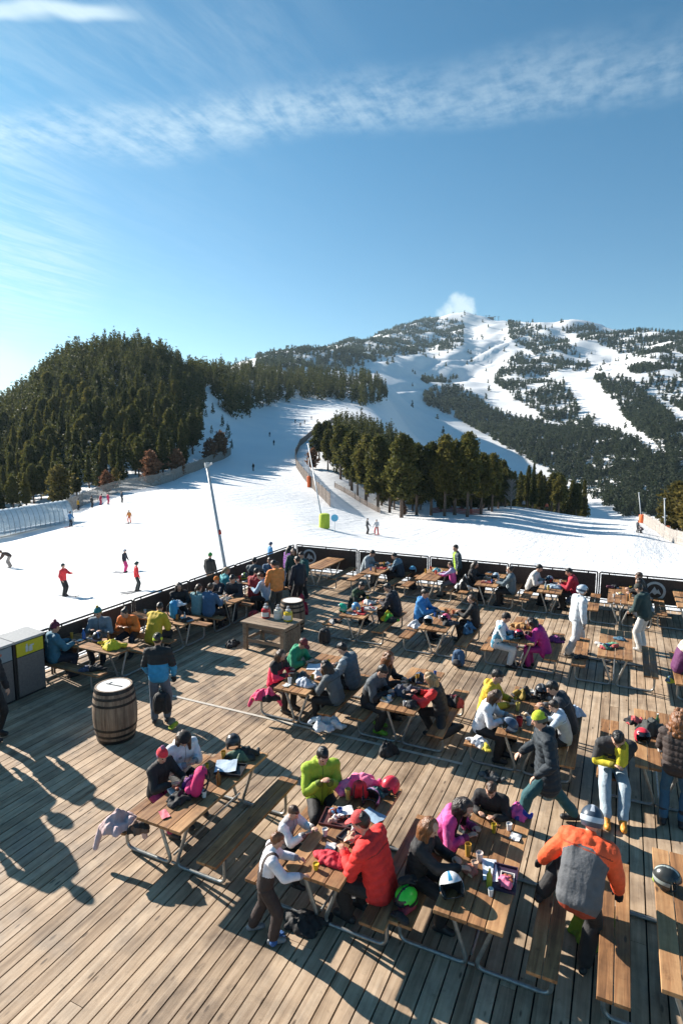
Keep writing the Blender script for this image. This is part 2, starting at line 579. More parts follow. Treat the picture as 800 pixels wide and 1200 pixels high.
def sstep(x, a, b_):
    n = nd(t, 'ShaderNodeMapRange', interpolation_type='SMOOTHSTEP')
    t.links.new(x, n.inputs['Value'])
    n.inputs['From Min'].default_value = a
    n.inputs['From Max'].default_value = b_
    return n.outputs[0]
# cloud sheet: the sky direction is carried on to a high flat layer, as a real cirrus deck lies
sep = nd(t, 'ShaderNodeSeparateXYZ')
t.links.new(geo.outputs['Generated'], sep.inputs[0])
zc = mth('MAXIMUM', sep.outputs['Z'], 0.03)
dv = nd(t, 'ShaderNodeCombineXYZ')
t.links.new(mth('DIVIDE', sep.outputs['X'], zc), dv.inputs[0])
t.links.new(mth('DIVIDE', sep.outputs['Y'], zc), dv.inputs[1])
def layer_xy(px, py):
    v = vdir(px, py)
    return Vector((v.x / v.z, v.y / v.z))
def band(pa, pb, half, pc=None, pd=None):
    """soft mask of a long streak of cloud between two points of the layer"""
    a, b_ = layer_xy(*pa), layer_xy(*pb)
    d = (b_ - a)
    L = d.length
    d /= L
    nrm = Vector((-d.y, d.x))
    n = nd(t, 'ShaderNodeVectorMath', operation='DOT_PRODUCT')
    t.links.new(dv.outputs[0], n.inputs[0])
    n.inputs[1].default_value = (nrm.x, nrm.y, 0)
    dist = mth('ABSOLUTE', mth('ADD', mth('SUBTRACT', n.outputs['Value'], nrm.dot(a)), warp))
    n2_ = nd(t, 'ShaderNodeVectorMath', operation='DOT_PRODUCT')
    t.links.new(dv.outputs[0], n2_.inputs[0])
    n2_.inputs[1].default_value = (d.x, d.y, 0)
    s = mth('SUBTRACT', n2_.outputs['Value'], d.dot(a))
    f = mth('SUBTRACT', 1.0, sstep(dist, half * 0.15, half))
    e0 = sstep(s, -0.3 * L, 0.05 * L)
    e1 = mth('SUBTRACT', 1.0, sstep(s, 0.85 * L, 1.25 * L))
    return mth('MULTIPLY', f, mth('MULTIPLY', e0, e1))
wn = nd(t, 'ShaderNodeTexNoise', i_Scale=1.1, i_Detail=4.0)
t.links.new(dv.outputs[0], wn.inputs['Vector'])
warp = mth('MULTIPLY', mth('SUBTRACT', wn.outputs['Fac'], 0.5), 0.55)
mpc = nd(t, 'ShaderNodeMapping')
mpc.inputs['Rotation'].default_value = (0, 0, R(35))
mpc.inputs['Scale'].default_value = (2.9, 0.62, 1)
t.links.new(dv.outputs[0], mpc.inputs['Vector'])
fine = nd(t, 'ShaderNodeTexNoise', i_Scale=2.6, i_Detail=9.0, i_Roughness=0.66, i_Distortion=0.5)
t.links.new(mpc.outputs[0], fine.inputs['Vector'])
puff = nd(t, 'ShaderNodeTexNoise', i_Scale=15.0, i_Detail=6.0, i_Roughness=0.6)
t.links.new(dv.outputs[0], puff.inputs['Vector'])
fz = sstep(fine.outputs['Fac'], 0.36, 0.66)
pz = sstep(puff.outputs['Fac'], 0.30, 0.68)
main = mth('MULTIPLY', band((-40, 180), (850, 72), 0.27), mth('MULTIPLY_ADD', pz, 0.65, mth('MULTIPLY', fz, 0.4)))
core = mth('MULTIPLY', band((-60, 172), (420, 125), 0.22), mth('MULTIPLY_ADD', fz, 0.45, mth('MULTIPLY', pz, 0.2)))
upper = mth('MULTIPLY', band((-120, 70), (330, 20), 0.42), mth('MULTIPLY', fz, 0.11))
trail = mth('MULTIPLY', band((-40, 12), (120, -6), 0.05), 0.7)
veil = mth('MULTIPLY', sstep(dotn(vdir(-150, 260)), 0.80, 0.99), mth('MULTIPLY_ADD', fz, 0.05, 0.015))
lowc = mth('MULTIPLY', sstep(dotn(vdir(10, 285)), 0.988, 0.9995), mth('MULTIPLY', fz, 0.30))
con1 = mth('MULTIPLY', sstep(dotn(vdir(-20, 452)), 0.9965, 0.9998), 0.5)
tot = mth('ADD', mth('ADD', mth('MULTIPLY', main, 0.30), mth('MULTIPLY', core, 0.36)), mth('ADD', upper, mth('ADD', trail, mth('ADD', veil, mth('ADD', lowc, con1)))))
# small cloud behind the summit
bl = nd(t, 'ShaderNodeTexNoise', i_Scale=55.0, i_Detail=7.0, i_Roughness=0.6)
t.links.new(geo.outputs['Generated'], bl.inputs['Vector'])
def puffball(px, py, rad, k=1.0):
    c = 1 - math.cos(rad / CF)
    d = mth('SUBTRACT', 1.0, dotn(vdir(px, py)))
    d = mth('ADD', d, mth('MULTIPLY', mth('SUBTRACT', bl.outputs['Fac'], 0.5), c * 2.2))
    return mth('MULTIPLY', mth('SUBTRACT', 1.0, sstep(d, -0.2 * c, 1.2 * c)), k)
pf = puffball(537, 359, 15)
for q in ((526, 364, 11, 1.0), (545, 364, 12, 1.0), (533, 353, 9, 0.9), (548, 356, 8, 0.8), (518, 368, 8, 0.7)):
    pf = mth('MAXIMUM', pf, puffball(*q))
tot = mth('MAXIMUM', tot, mth('MULTIPLY', pf, 0.9))
tot = mth('MINIMUM', tot, 0.85)
mix = nd(t, 'ShaderNodeMixRGB', blend_type='MIX')
t.links.new(tot, mix.inputs[0])
tint = nd(t, 'ShaderNodeMixRGB', blend_type='MULTIPLY')
tint.inputs[0].default_value = 1.0
t.links.new(sky.outputs[0], tint.inputs[1])
low = ramp(t, [(0.0, (0.98, 1.16, 1.10)), (0.16, (0.80, 1.16, 1.14)), (0.42, (0.52, 1.15, 1.20)), (0.72, (0.34, 0.99, 1.10))])
sz_ = nd(t, 'ShaderNodeSeparateXYZ')
t.links.new(geo.outputs['Generated'], sz_.inputs[0])
t.links.new(sz_.outputs['Z'], low.inputs[0])
t.links.new(low.outputs[0], tint.inputs[2])
t.links.new(tint.outputs[0], mix.inputs[1])
mix.inputs[2].default_value = (6.9, 8.3, 8.9, 1)
t.links.new(mix.outputs[0], bg.inputs['Color'])
bg.inputs['Strength'].default_value = 0.051

# ================================================================ FOREST
def pts_poly(poly, x, y):
    ins = False
    j = len(poly) - 1
    for i in range(len(poly)):
        xi, yi = poly[i]
        xj, yj = poly[j]
        if (yi > y) != (yj > y) and x < (xj - xi) * (y - yi) / (yj - yi) + xi:
            ins = not ins
        j = i
    return ins

def leaf_mat(name, dark, mid, light):
    mt, t, b = new_mat(name)
    geo = nd(t, 'ShaderNodeNewGeometry')
    oi = nd(t, 'ShaderNodeObjectInfo')
    ad = nd(t, 'ShaderNodeMath', operation='MULTIPLY_ADD')
    t.links.new(oi.outputs['Random'], ad.inputs[0])
    ad.inputs[1].default_value = 0.45
    mu = nd(t, 'ShaderNodeMath', operation='MULTIPLY')
    t.links.new(geo.outputs['Random Per Island'], mu.inputs[0])
    mu.inputs[1].default_value = 0.55
    t.links.new(mu.outputs[0], ad.inputs[2])
    r = ramp(t, [(0.1, dark), (0.5, mid), (0.95, light)])
    t.links.new(ad.outputs[0], r.inputs[0])
    t.links.new(r.outputs[0], b.inputs['Base Color'])
    b.inputs['Roughness'].default_value = 0.65
    b.inputs['Specular IOR Level'].default_value = 0.2
    tl = nd(t, 'ShaderNodeBsdfTranslucent')
    t.links.new(r.outputs[0], tl.inputs[0])
    mx = nd(t, 'ShaderNodeMixShader')
    mx.inputs[0].default_value = 0.45
    t.links.new(b.outputs[0], mx.inputs[1])
    t.links.new(tl.outputs[0], mx.inputs[2])
    t.links.new(mx.outputs[0], t.nodes['Material Output'].inputs['Surface'])
    return mt
PINE = leaf_mat('pine_needles', (0.034, 0.046, 0.016), (0.082, 0.084, 0.023), (0.175, 0.148, 0.034))
FARP = leaf_mat('far_needles', (0.018, 0.032, 0.020), (0.034, 0.048, 0.024), (0.060, 0.068, 0.030))
GOLD = leaf_mat('golden_needles', (0.07, 0.065, 0.02), (0.12, 0.10, 0.028), (0.18, 0.135, 0.035))
RUST = leaf_mat('rusty_twigs', (0.13, 0.06, 0.035), (0.21, 0.10, 0.055), (0.28, 0.16, 0.085))
BARK = fabric((0.11, 0.075, 0.055), 0.9, 0.35, 9, 'bark', 0.6)
GREYBARK = fabric((0.30, 0.27, 0.24), 0.9, 0.3, 9, 'grey_bark', 0.4)

def crown_arrays(seed, H, Rmax, base, n, leaf, shape='pine', droop=0.15):
    """leaf-sized faces in clumps along limbs; unit in metres"""
    g = np.random.default_rng(seed)
    V_, F_ = [], []
    clumps = []
    for i in range(n):
        h = base + (1 - base) * (g.random() ** 1.15)
        if shape == 'pine':
            prof = (1 - h) ** 0.62 * (0.55 + 0.45 * min(1, (h - base) / 0.16 + 0.35))
        elif shape == 'round':
            q = (h - base) / (1 - base)
            prof = math.sqrt(max(0.02, 1 - (2 * q - 0.85) ** 2 / 1.35))
        else:
            prof = (1 - h) ** 0.85
        th = g.uniform(0, 6.283)
        lob = 0.72 + 0.24 * math.sin(3 * th + seed + 7 * h) + 0.20 * math.sin(17 * h + 2 * th + seed) + 0.10 * math.sin(5 * th - 23 * h)
        rr = Rmax * prof * lob * (0.35 + 0.65 * math.sqrt(g.random()))
        c = np.array([rr * math.cos(th), rr * math.sin(th), h * H - droop * rr + g.normal() * 0.1])
        clumps.append((c, th, prof))
    k = 0
    for c, th, prof in clumps:
        s = leaf * (0.7 + 0.6 * g.random()) * (0.6 + 0.5 * prof)
        for q in range(5):
            d = g.normal(size=3)
            d[2] = abs(d[2]) * 0.7 + 0.1
            d += 0.7 * np.array([math.cos(th), math.sin(th), 0])
            d /= np.linalg.norm(d)
            a = np.cross(d, g.normal(size=3))
            a /= np.linalg.norm(a)
            p = c + g.normal(size=3) * s * 0.35
            V_ += [p - a * s * 0.30, p + a * s * 0.30, p + d * s * 0.85 + a * s * 0.18, p + d * s * 0.85 - a * s * 0.2]
            F_.append((k, k + 1, k + 2, k + 3))
            k += 4
    return np.array(V_), F_

def tree_proto(name, seed, H, Rm, base, n, leaf, shape, leafm, barkm, cat, lean=0.0):
    root = empty(name, (0, 0, -500))
    mb = MB()
    pts = [(0, 0, -0.6), (0.03 * lean, 0.02, H * 0.3), (0.12 * lean, 0.05, H * 0.62), (0.1 * lean, 0, H * 0.93)]
    r0 = 0.018 * H + 0.05
    mb.tube(pts, 0, 7, 0, True, [r0 * 1.25, r0 * 0.8, r0 * 0.5, 0.03])
    g = random.Random(seed)
    for i in range(9):
        h = H * (base * 0.8 + (0.9 - base) * i / 9)
        th = g.uniform(0, 6.28)
        L = Rm * (1 - h / H) ** 0.6 * 0.75
        mb.tube([(0, 0, h), (math.cos(th) * L * 0.5, math.sin(th) * L * 0.5, h + 0.1 * L), (math.cos(th) * L, math.sin(th) * L, h + 0.15 * L)], 0, 5, 0, True, [r0 * 0.3, r0 * 0.2, 0.02])
    mb.build('trunk', barkm, root, 'all')
    v, f = crown_arrays(seed, H, Rm, base, n, leaf, shape)
    MB().add(v.tolist(), f).build('crown', leafm, root)
    tag(root, cat='tree')
    return root

PROTO = [tree_proto('pine_tree', 21 + i, H, Rm, base, n, lf, sh, PINE, BARK, 'tree', i - 2)
         for i, (H, Rm, base, n, lf, sh) in enumerate([
            (12.0, 2.5, 0.16, 1150, 0.43, 'pine'), (12.0, 2.1, 0.22, 980, 0.42, 'pine'), (12.0, 2.7, 0.27, 1300, 0.44, 'round'),
            (12.0, 2.3, 0.10, 1150, 0.42, 'pine'), (12.0, 2.4, 0.33, 1150, 0.44, 'round'), (12.0, 1.9, 0.14, 950, 0.40, 'cone')])]
used = set()
TREES = []           # (visible height in px, kind index, position, height, label, group)
def wpt(px, D):
    """ground point on bearing px at distance ahead D"""
    u = _u(px, 540)
    x, y = HF.x * D + RT.x * u * D, HF.y * D + RT.y * u * D
    return x, y, ground(x, y)
def consider(px, D, H, label, group, far=False):
    H *= 0.92
    x, y, z = wpt(px, D)
    TREES.append((CF * H / D, rng.choice((2, 4)), (x, y, z), H, label, group))

HILL = [(-60, 560), (-60, 500), (0, 497), (40, 462), (80, 427), (150, 411), (205, 422), (232, 428), (240, 470), (233, 510), (232, 548), (205, 572), (150, 588), (95, 606), (0, 640), (-60, 640)]
BANDP = [(250, 440), (262, 430), (300, 438), (345, 445), (400, 450), (440, 447), (462, 446), (470, 452), (450, 470), (428, 478), (405, 470), (360, 468), (318, 476), (300, 478), (285, 500), (275, 508), (262, 480), (250, 462)]
def fill(n, px0, px1, D0, D1, test, Hf, sep, label, group, gmax=99999):
    got = []
    tries = 0
    while len(got) < n and tries < n * 40:
        tries += 1
        D = math.sqrt(rng.uniform(D0 * D0, D1 * D1))
        px = rng.uniform(px0, px1)
        x, y, z = wpt(px, D)
        q = proj(x, y, z)
        if not test(q[0], q[1], D):
            continue
        if any((x - a) ** 2 + (y - b) ** 2 < sep * sep for a, b in got):
            continue
        got.append((x, y))
        H = Hf(D)
        TREES.append((CF * H / D, rng.choice((0, 1, 2, 2, 3, 4, 4, 5)), (x, y, z), H, label, group))
    return got
def hill_test(x, y, D):
    fd = np.interp(x, [-60, 78, 120, 150, 180, 205, 228, 245, 262], [85, 92, 97, 100, 105, 111, 123, 138, 156])
    return pts_poly(HILL, x, y) and D > fd
fill(980, -60, 243, 78, 240, hill_test, lambda D: rng.choice((6.5, 7, 7.5, 8, 8.5, 9, 9.5)) * rng.uniform(0.93, 1.07) * (0.70 if D < 105 else 0.85 if D < 128 else 1), 2.05,
     'dark pine of the forest covering the steep hill left of the piste', 'pines on the hill left of the piste')
fill(90, 226, 262, 240, 318, lambda x, y, D: y < 453, lambda D: rng.uniform(7, 11), 2.8, 'dark pine on the ridge joining the hill to the belt across the valley', 'pines on the joining ridge')
# right clump: front row set by eye, the rest behind it
for px, py, D, H in ((471, 606, 89, 13.5), (443, 597, 97, 13.0), (522, 604, 92, 13.5), (549, 607, 90, 13.8), (506, 602, 94, 12.5), (534, 603, 95, 12.8), (457, 600, 96, 12.0), (489, 603, 94, 12.2),
                     (412, 572, 112, 12.0), (429, 588, 103, 12.5), (399, 563, 122, 12.0), (384, 556, 130, 9.5), (565, 600, 98, 11.0), (578, 599, 104, 11.0), (419, 580, 108, 9.0)):
    consider(px, D, H, 'tall sunlit pine with a bare lower trunk in the front row right of the piste', 'pines in the front row right of the piste')
def clump_test(x, y, D):
    lo = np.interp(x, [368, 385, 400, 440, 560, 600, 690], [150, 132, 122, 101, 99, 122, 132])
    hi = np.interp(x, [368, 385, 400, 440, 470, 520, 600, 690], [160, 175, 215, 235, 235, 215, 200, 170])
    return lo < D < hi
fill(420, 370, 690, 96, 310, clump_test, lambda D: rng.uniform(6.5, 9.8) * (0.82 if D > 150 else 1), 2.15,
     'dark pine inside the dense clump of trees right of the piste', 'pines of the clump right of the piste')
fill(420, 248, 474, 225, 520, lambda x, y, D: pts_poly(BANDP, x, y), lambda D: rng.uniform(9, 13), 4.6, 'pine of the dark belt across the valley', 'pines of the belt')
# sparse little ones on the shaded gap slope
for px, D in ((243, 190), (251, 205), (262, 190), (249, 170), (268, 176), (238, 215), (258, 230), (272, 160)):
    consider(px, D, rng.uniform(2.5, 4.5), 'small lone pine on the shaded snow slope between the two forests', 'small pines on the shaded slope')

def zp(*q):      # points read off an enlargement of the mountain
    return [(450 + a / 2.286, 330 + b / 2.286) for a, b in q]
FOREST = [   # polygon, density 0..1
 (zp((-60, 150), (0, 128), (50, 112), (100, 100), (160, 100), (215, 108), (212, 175), (120, 190), (40, 200), (-60, 215)), 0.33),
 (zp((330, 108), (420, 120), (500, 165), (552, 222), (540, 246), (440, 240), (395, 190), (335, 150)), 0.32),
 (zp((470, 108), (560, 118), (700, 132), (820, 140), (900, 150), (900, 235), (800, 222), (700, 212), (590, 178), (480, 140)), 0.34),
 (zp((285, 265), (360, 190), (465, 240), (345, 272), (480, 270), (525, 350), (600, 385), (590, 402), (440, 378), (320, 290)), 0.38),
 (zp((560, 258), (640, 258), (720, 320), (800, 395), (900, 470), (900, 540), (800, 495), (745, 452), (660, 382)), 0.95),
 (zp((640, 228), (820, 222), (900, 240), (900, 420), (800, 350), (700, 290)), 0.36),
 (zp((105, 305), (140, 285), (215, 290), (290, 350), (450, 388), (600, 402), (745, 462), (900, 560), (900, 640), (640, 628), (600, 604), (510, 552), (420, 496), (330, 446), (250, 398), (170, 355), (110, 330)), 1.0),
 (zp((100, 260), (200, 252), (190, 270), (105, 275)), 0.5),
 ([(300, 414), (345, 406), (400, 402), (445, 388), (480, 378), (482, 392), (462, 412), (430, 428), (400, 438), (340, 436), (300, 430)], 0.50),
]
g = np.random.default_rng(8)
far_pts = []
ND = 150000
Ds = np.sqrt(g.uniform(270 ** 2, 2250 ** 2, ND))
pxs = g.uniform(285, 900, ND)
us = np.array([_u(p, 480) for p in (285, 900)])
uu = us[0] + (pxs - 285) / 615 * (us[1] - us[0])
fx, fy = HF.x * Ds + RT.x * uu * Ds, HF.y * Ds + RT.y * uu * Ds
fzh = height(fx, fy)
clus = np.array([mnoise.noise(Vector((a / 38, b / 38, 0))) for a, b in zip(fx, fy)])
for i in range(ND):
    qx, qy = proj(fx[i], fy[i], fzh[i])
    if Ds[i] < 395 * MF(qx) or Ds[i] > 1690 * MF(qx):
        continue
    dens = 0.005
    for poly, dd in FOREST:
        if pts_poly(poly, qx, qy):
            dens = dd
            break
    keep = dens * 1.15
    if dens < 0.8:
        keep *= 0.12 + 1.15 * max(0, min(1, 0.5 + 2.4 * clus[i]))
    else:
        keep *= 0.30 + 0.85 * max(0, min(1, 0.85 + 2.6 * clus[i]))
    if g.random() < keep:
        Hh = 7.6 * g.uniform(0.6, 1.25)
        far_pts.append((fx[i], fy[i], fzh[i], Hh))

TREES.sort(key=lambda q: -q[0])
near, rest = TREES[:286], TREES[286:]
for size, k, p, H, label, group in near:
    if k in used:
        r = copy_tree(PROTO[k])
    else:
        r = PROTO[k]
        used.add(k)
    s = H / 12.0
    ws = s * rng.uniform(0.78, 1.05)
    r.location = (p[0], p[1], p[2] - 0.1)
    r.scale = (ws, ws, s)
    r.rotation_euler.z = rng.uniform(0, 6.28)
    tag(r, label, 'tree', group)
for k, pr in enumerate(PROTO):
    if k not in used:
        for ch in list(pr.children):
            bpy.data.objects.remove(ch)
        bpy.data.objects.remove(pr)
# everything farther off: one mass
lod1 = [crown_arrays(60 + i, 1.0, 0.17 + 0.025 * i, 0.12, 110, 0.066, 'pine') for i in range(5)]
lod2 = [crown_arrays(70 + i, 1.0, 0.18 + 0.02 * i, 0.03, 20, 0.21, 'cone') for i in range(4)]
def mass(points, lods, name, leafm):
    VV_, FF_, o = [], [], 0
    for (x, y, z, H) in points:
        v, f = lods[rng.randrange(len(lods))]
        a = rng.uniform(0, 6.28)
        ca, sa = math.cos(a), math.sin(a)
        q = np.stack([(v[:, 0] * ca - v[:, 1] * sa) * H + x, (v[:, 0] * sa + v[:, 1] * ca) * H + y, v[:, 2] * H + z - 0.05 * H], 1)
        VV_.append(q)
        FF_.append(np.array(f) + o)
        o += len(v)
    me = bpy.data.meshes.new(name)
    VA, FA = np.concatenate(VV_), np.concatenate(FF_)
    me.vertices.add(len(VA))
    me.vertices.foreach_set('co', VA.astype(np.float32).ravel())
    me.loops.add(FA.size)
    me.loops.foreach_set('vertex_index', FA.astype(np.int32).ravel())
    me.polygons.add(len(FA))
    me.polygons.foreach_set('loop_start', np.arange(0, FA.size, 4, dtype=np.int32))
    me.update(calc_edges=True)
    ob = bpy.data.objects.new(name, me)
    COL.objects.link(ob)
    me.materials.append(leafm)
    return ob
fo = mass([(p[0], p[1], p[2], H) for _, _, p, H, _, _ in rest], lod1, 'valley_forest', PINE)
tag(fo, 'dark pine forest in a belt across the far side of the valley', 'forest', kind='stuff')
fo = mass(far_pts, lod2, 'mountain_forest', FARP)
tag(fo, 'scattered pine forest over the distant mountain flanks', 'forest', kind='stuff')

# rusty larches and bare bushes along the left fence, and the golden pine at the right edge
lar = tree_proto('larch_tree', 91, 5.0, 1.5, 0.12, 260, 0.42, 'round', RUST, GREYBARK, 'tree')
first = True
for px, D, s, lab in ((258, 141, 1.25, 'broad rust red larch at the upper end of the left fence'), (246, 132, 1.0, 'rust red larch second from the upper end of the left fence'), (207, 107, 0.95, 'reddish brown bare larch in the middle of the left fence'),
                      (176, 99, 1.1, 'pinkish brown bare larch left of the red larches by the fence'), (124, 93, 0.7, 'low rusty larch behind the row of five skiers'), (366, 132, 0.9, 'small rust coloured bush by the bend of the right hand fence'), (474, 93, 0.35, 'tiny rusty bush among the pine trunks of the clump')):
    r = lar if first else copy_tree(lar)
    first = False
    x, y, z = wpt(px, D)
    r.location = (x, y, z)
    r.scale = (s, s, s)
    r.rotation_euler.z = px
    tag(r, lab, 'tree', 'larches along the fences')
gl = tree_proto('golden_tree', 95, 9.0, 2.6, 0.08, 520, 0.5, 'round', GOLD, BARK, 'tree')
x, y, z = wpt(68, 90)
gl.location = (x, y, z); gl.scale = (0.8, 0.8, 0.66)
tag(gl, 'olive gold conifer behind the end of the plastic tunnel', 'tree')
g2 = copy_tree(gl); x, y, z = wpt(134, 97); g2.location = (x, y, z); g2.scale = (0.32, 0.32, 0.36)
tag(g2, 'small bright orange shrub behind the fence by the row of skiers', 'shrub')
g3 = copy_tree(gl); x, y, z = wpt(797, 92); g3.location = (x, y, z - 0.5); g3.scale = (1.15, 1.15, 0.95)
tag(g3, 'golden green conifer cut by the right edge beside the snow fence', 'tree')
g4 = copy_tree(gl); x, y, z = wpt(822, 84); g4.location = (x, y, z - 0.5); g4.scale = (1.2, 1.2, 1.0)
tag(g4, 'golden green conifer farther right along the snow fence', 'tree')
# bare pale tree in front of the valley
bt = empty('bare_tree', (0, 0, 0), 0, 'pale leafless tree at the right end of the pine clump', 'tree')
mb = MB()
gg = random.Random(4)
mb.tube([(0, 0, -0.5), (0.1, 0, 2.5), (0.0, 0.1, 5.2)], 0, 6, 0, True, [0.14, 0.1, 0.03])
mb.build('trunk', GREYBARK, bt, 'all')
mb = MB()
for i in range(46):
    h = gg.uniform(1.2, 5.0)
    th = gg.uniform(0, 6.28)
    L = gg.uniform(0.8, 1.9) * (1.1 - h / 7)
    p1 = (math.cos(th) * L * 0.5, math.sin(th) * L * 0.5, h + L * 0.45)
    p2 = (math.cos(th + 0.3) * L, math.sin(th + 0.3) * L, h + L * 0.75)
    mb.tube([(0, 0, h), p1, p2], 0, 4, 0, True, [0.06, 0.045, 0.02])
    for _ in range(3):
        a = gg.uniform(0, 6.28)
        mb.tube([p1, (p1[0] + math.cos(a) * 0.6, p1[1] + math.sin(a) * 0.6, p1[2] + 0.5)], 0.025, 4)
mb.build('crown', GREYBARK, bt)
x, y, z = wpt(600, 112); bt.location = (x, y, z)
# ================================================================ TERRACE
DECKW = wood('deck_boards', (0.27, 0.18, 0.108), (0.465, 0.335, 0.22), (0.60, 0.46, 0.32), 'Y', 10.0, 0.72, spread=0.26)
TABLEW = wood('table_planks', (0.18, 0.083, 0.032), (0.36, 0.175, 0.070), (0.52, 0.295, 0.135), 'Y', 12.0, 0.6, spread=0.45)
CHUNKW = wood('chunky_planks', (0.19, 0.13, 0.085), (0.31, 0.225, 0.15), (0.41, 0.31, 0.22), 'X', 10.0, 0.7, spread=0.4)
BARRELW = wood('barrel_staves', (0.155, 0.10, 0.067), (0.265, 0.185, 0.125), (0.37, 0.27, 0.185), 'Z', 12.0, 0.7, spread=0.5)
STEEL = plain((0.34, 0.35, 0.34), 0.42, 0.75, 'galvanised_steel', 0.2)
DARKST = plain((0.045, 0.034, 0.03), 0.5, 0.2, 'brown_steel', 0.2)
RAILB = plain((0.058, 0.036, 0.028), 0.6, 0.0, 'brown_panel', 0.25)
WHITE = plain((0.80, 0.80, 0.78), 0.5, 0.0, 'white_paint', 0.04)
BLACK = plain((0.016, 0.017, 0.018), 0.5, 0.0, 'black_plastic', 0.2)
IRON = plain((0.03, 0.027, 0.025), 0.5, 0.6, 'iron', 0.3)

def wear(mt_, sc1, sc2, k1):
    t = mt_.node_tree
    b = t.nodes['Principled BSDF']
    src = b.inputs['Base Color'].links[0].from_socket
    tc = nd(t, 'ShaderNodeTexCoord')
    n = nd(t, 'ShaderNodeTexNoise', i_Scale=sc1, i_Detail=8.0, i_Roughness=0.68, i_Distortion=0.4)
    t.links.new(tc.outputs['Object'], n.inputs['Vector'])
    r = ramp(t, [(0.36, (0.50, 0.49, 0.50)), (0.47, (0.86, 0.85, 0.84)), (0.60, (1.04, 1.03, 1.02))])
    t.links.new(n.outputs['Fac'], r.inputs[0])
    n2 = nd(t, 'ShaderNodeTexNoise', i_Scale=sc2, i_Detail=5.0, i_Roughness=0.7)
    t.links.new(tc.outputs['Object'], n2.inputs['Vector'])
    r2 = ramp(t, [(0.30, (0.55, 0.54, 0.53)), (0.40, (1, 1, 1))])
    t.links.new(n2.outputs['Fac'], r2.inputs[0])
    m1 = nd(t, 'ShaderNodeMixRGB', blend_type='MULTIPLY'); m1.inputs[0].default_value = k1
    m2 = nd(t, 'ShaderNodeMixRGB', blend_type='MULTIPLY'); m2.inputs[0].default_value = 0.7
    t.links.new(src, m1.inputs[1]); t.links.new(r.outputs[0], m1.inputs[2])
    t.links.new(m1.outputs[0], m2.inputs[1]); t.links.new(r2.outputs[0], m2.inputs[2])
    t.links.new(m2.outputs[0], b.inputs['Base Color'])
    rr = ramp(t, [(0.36, (0.42, 0.42, 0.42)), (0.5, (0.75, 0.75, 0.75))])
    t.links.new(n.outputs['Fac'], rr.inputs[0])
    t.links.new(rr.outputs[0], b.inputs['Roughness'])
wear(DECKW, 0.55, 5.5, 0.9)
wear(TABLEW, 1.3, 9.0, 0.95)
DX0, DX1, DY0, DY1 = -12.1, 7.0, -1.0, 20.95
mb = MB()
pitch, gap = 0.173, 0.017
x = DX0
k = 0
while x < DX1:
    y = DY0 - rng.uniform(0, 12)
    while y < DY1:
        L = rng.uniform(8, 14)
        # the cover strip crosses the boards at y = 9.5
        y1 = min(y + L, DY1)
        if y1 > DY0:
            mb.box((x, max(y, DY0) + 0.0025, -0.035), (x + pitch - gap, y1 - 0.0025, -rng.uniform(0, 0.003)))
        y += L
    x += pitch
    k += 1
deck = mb.build('deck_floor', DECKW)
tag(deck, kind='structure')
SUB = fabric((0.02, 0.017, 0.014), 0.9, 0.2, 5, 'deck_void', 0)
mb = MB()
mb.box((DX0, DY0, -0.45), (DX1, DY1, -0.10))
sb = mb.build('deck_substructure_floor', SUB)
tag(sb, kind='structure')
mb = MB()
mb.box((-8.9, 9.47, 0.003), (-2.2, 9.535, 0.009), 0, 0.002)
st = mb.build('joint_strip', fabric((0.55, 0.50, 0.43), 0.6, 0.1, 6, 'pale_wood', 0.1))
tag(st, 'pale narrow cover strip laid across the deck boards in front of the wooden sauce table', 'strip')

# ---- picnic table: long axis along local Y, origin on the floor under its middle
def table_proto():
    root = empty('picnic_table', (0, 0, 0))
    mb = MB()
    w = 0.168
    for i in range(4):
        x0 = -0.352 + i * 0.178
        mb.box((x0, -1.0 + rng.uniform(-.006, .006), 0.708), (x0 + w, 1.0 + rng.uniform(-.006, .006), 0.75), 0, 0.004)
    mb.build('tabletop', TABLEW, root)
    for s in (-1, 1):
        mb = MB()
        for i in range(2):
            c = s * 0.72 + (i - 0.5) * 0.148
            mb.box((c - 0.069, -1.0 + rng.uniform(-.006, .006), 0.412), (c + 0.069, 1.0 + rng.uniform(-.006, .006), 0.45), 0, 0.004)
        mb.build('bench_seat', TABLEW, root)
    for e in (-0.74, 0.74):
        mb = MB()
        for s in (-1, 1):
            mb.tube(rounded([(s * 0.27, e, 0.700), (s * 0.035, e, 0.026), (s * 0.80, e, 0.026), (s * 0.80, e, 0.404)], 0.11), 0.023, 10)
            mb.tube([(s * 0.62, e, 0.394), (s * 0.84, e, 0.394)], 0.016, 8)
        mb.box((-0.31, e - 0.022, 0.690), (0.31, e + 0.022, 0.706))
        mb.tube([(-0.035, e, 0.05), (0.035, e, 0.05)], 0.016, 8)
        mb.build('tube_frame', STEEL, root, True)
    mb = MB()
    mb.tube([(0, -0.74, 0.16), (0, 0.74, 0.16)], 0.014, 8)
    mb.build('tie_bar', STEEL, root, True)
    return root
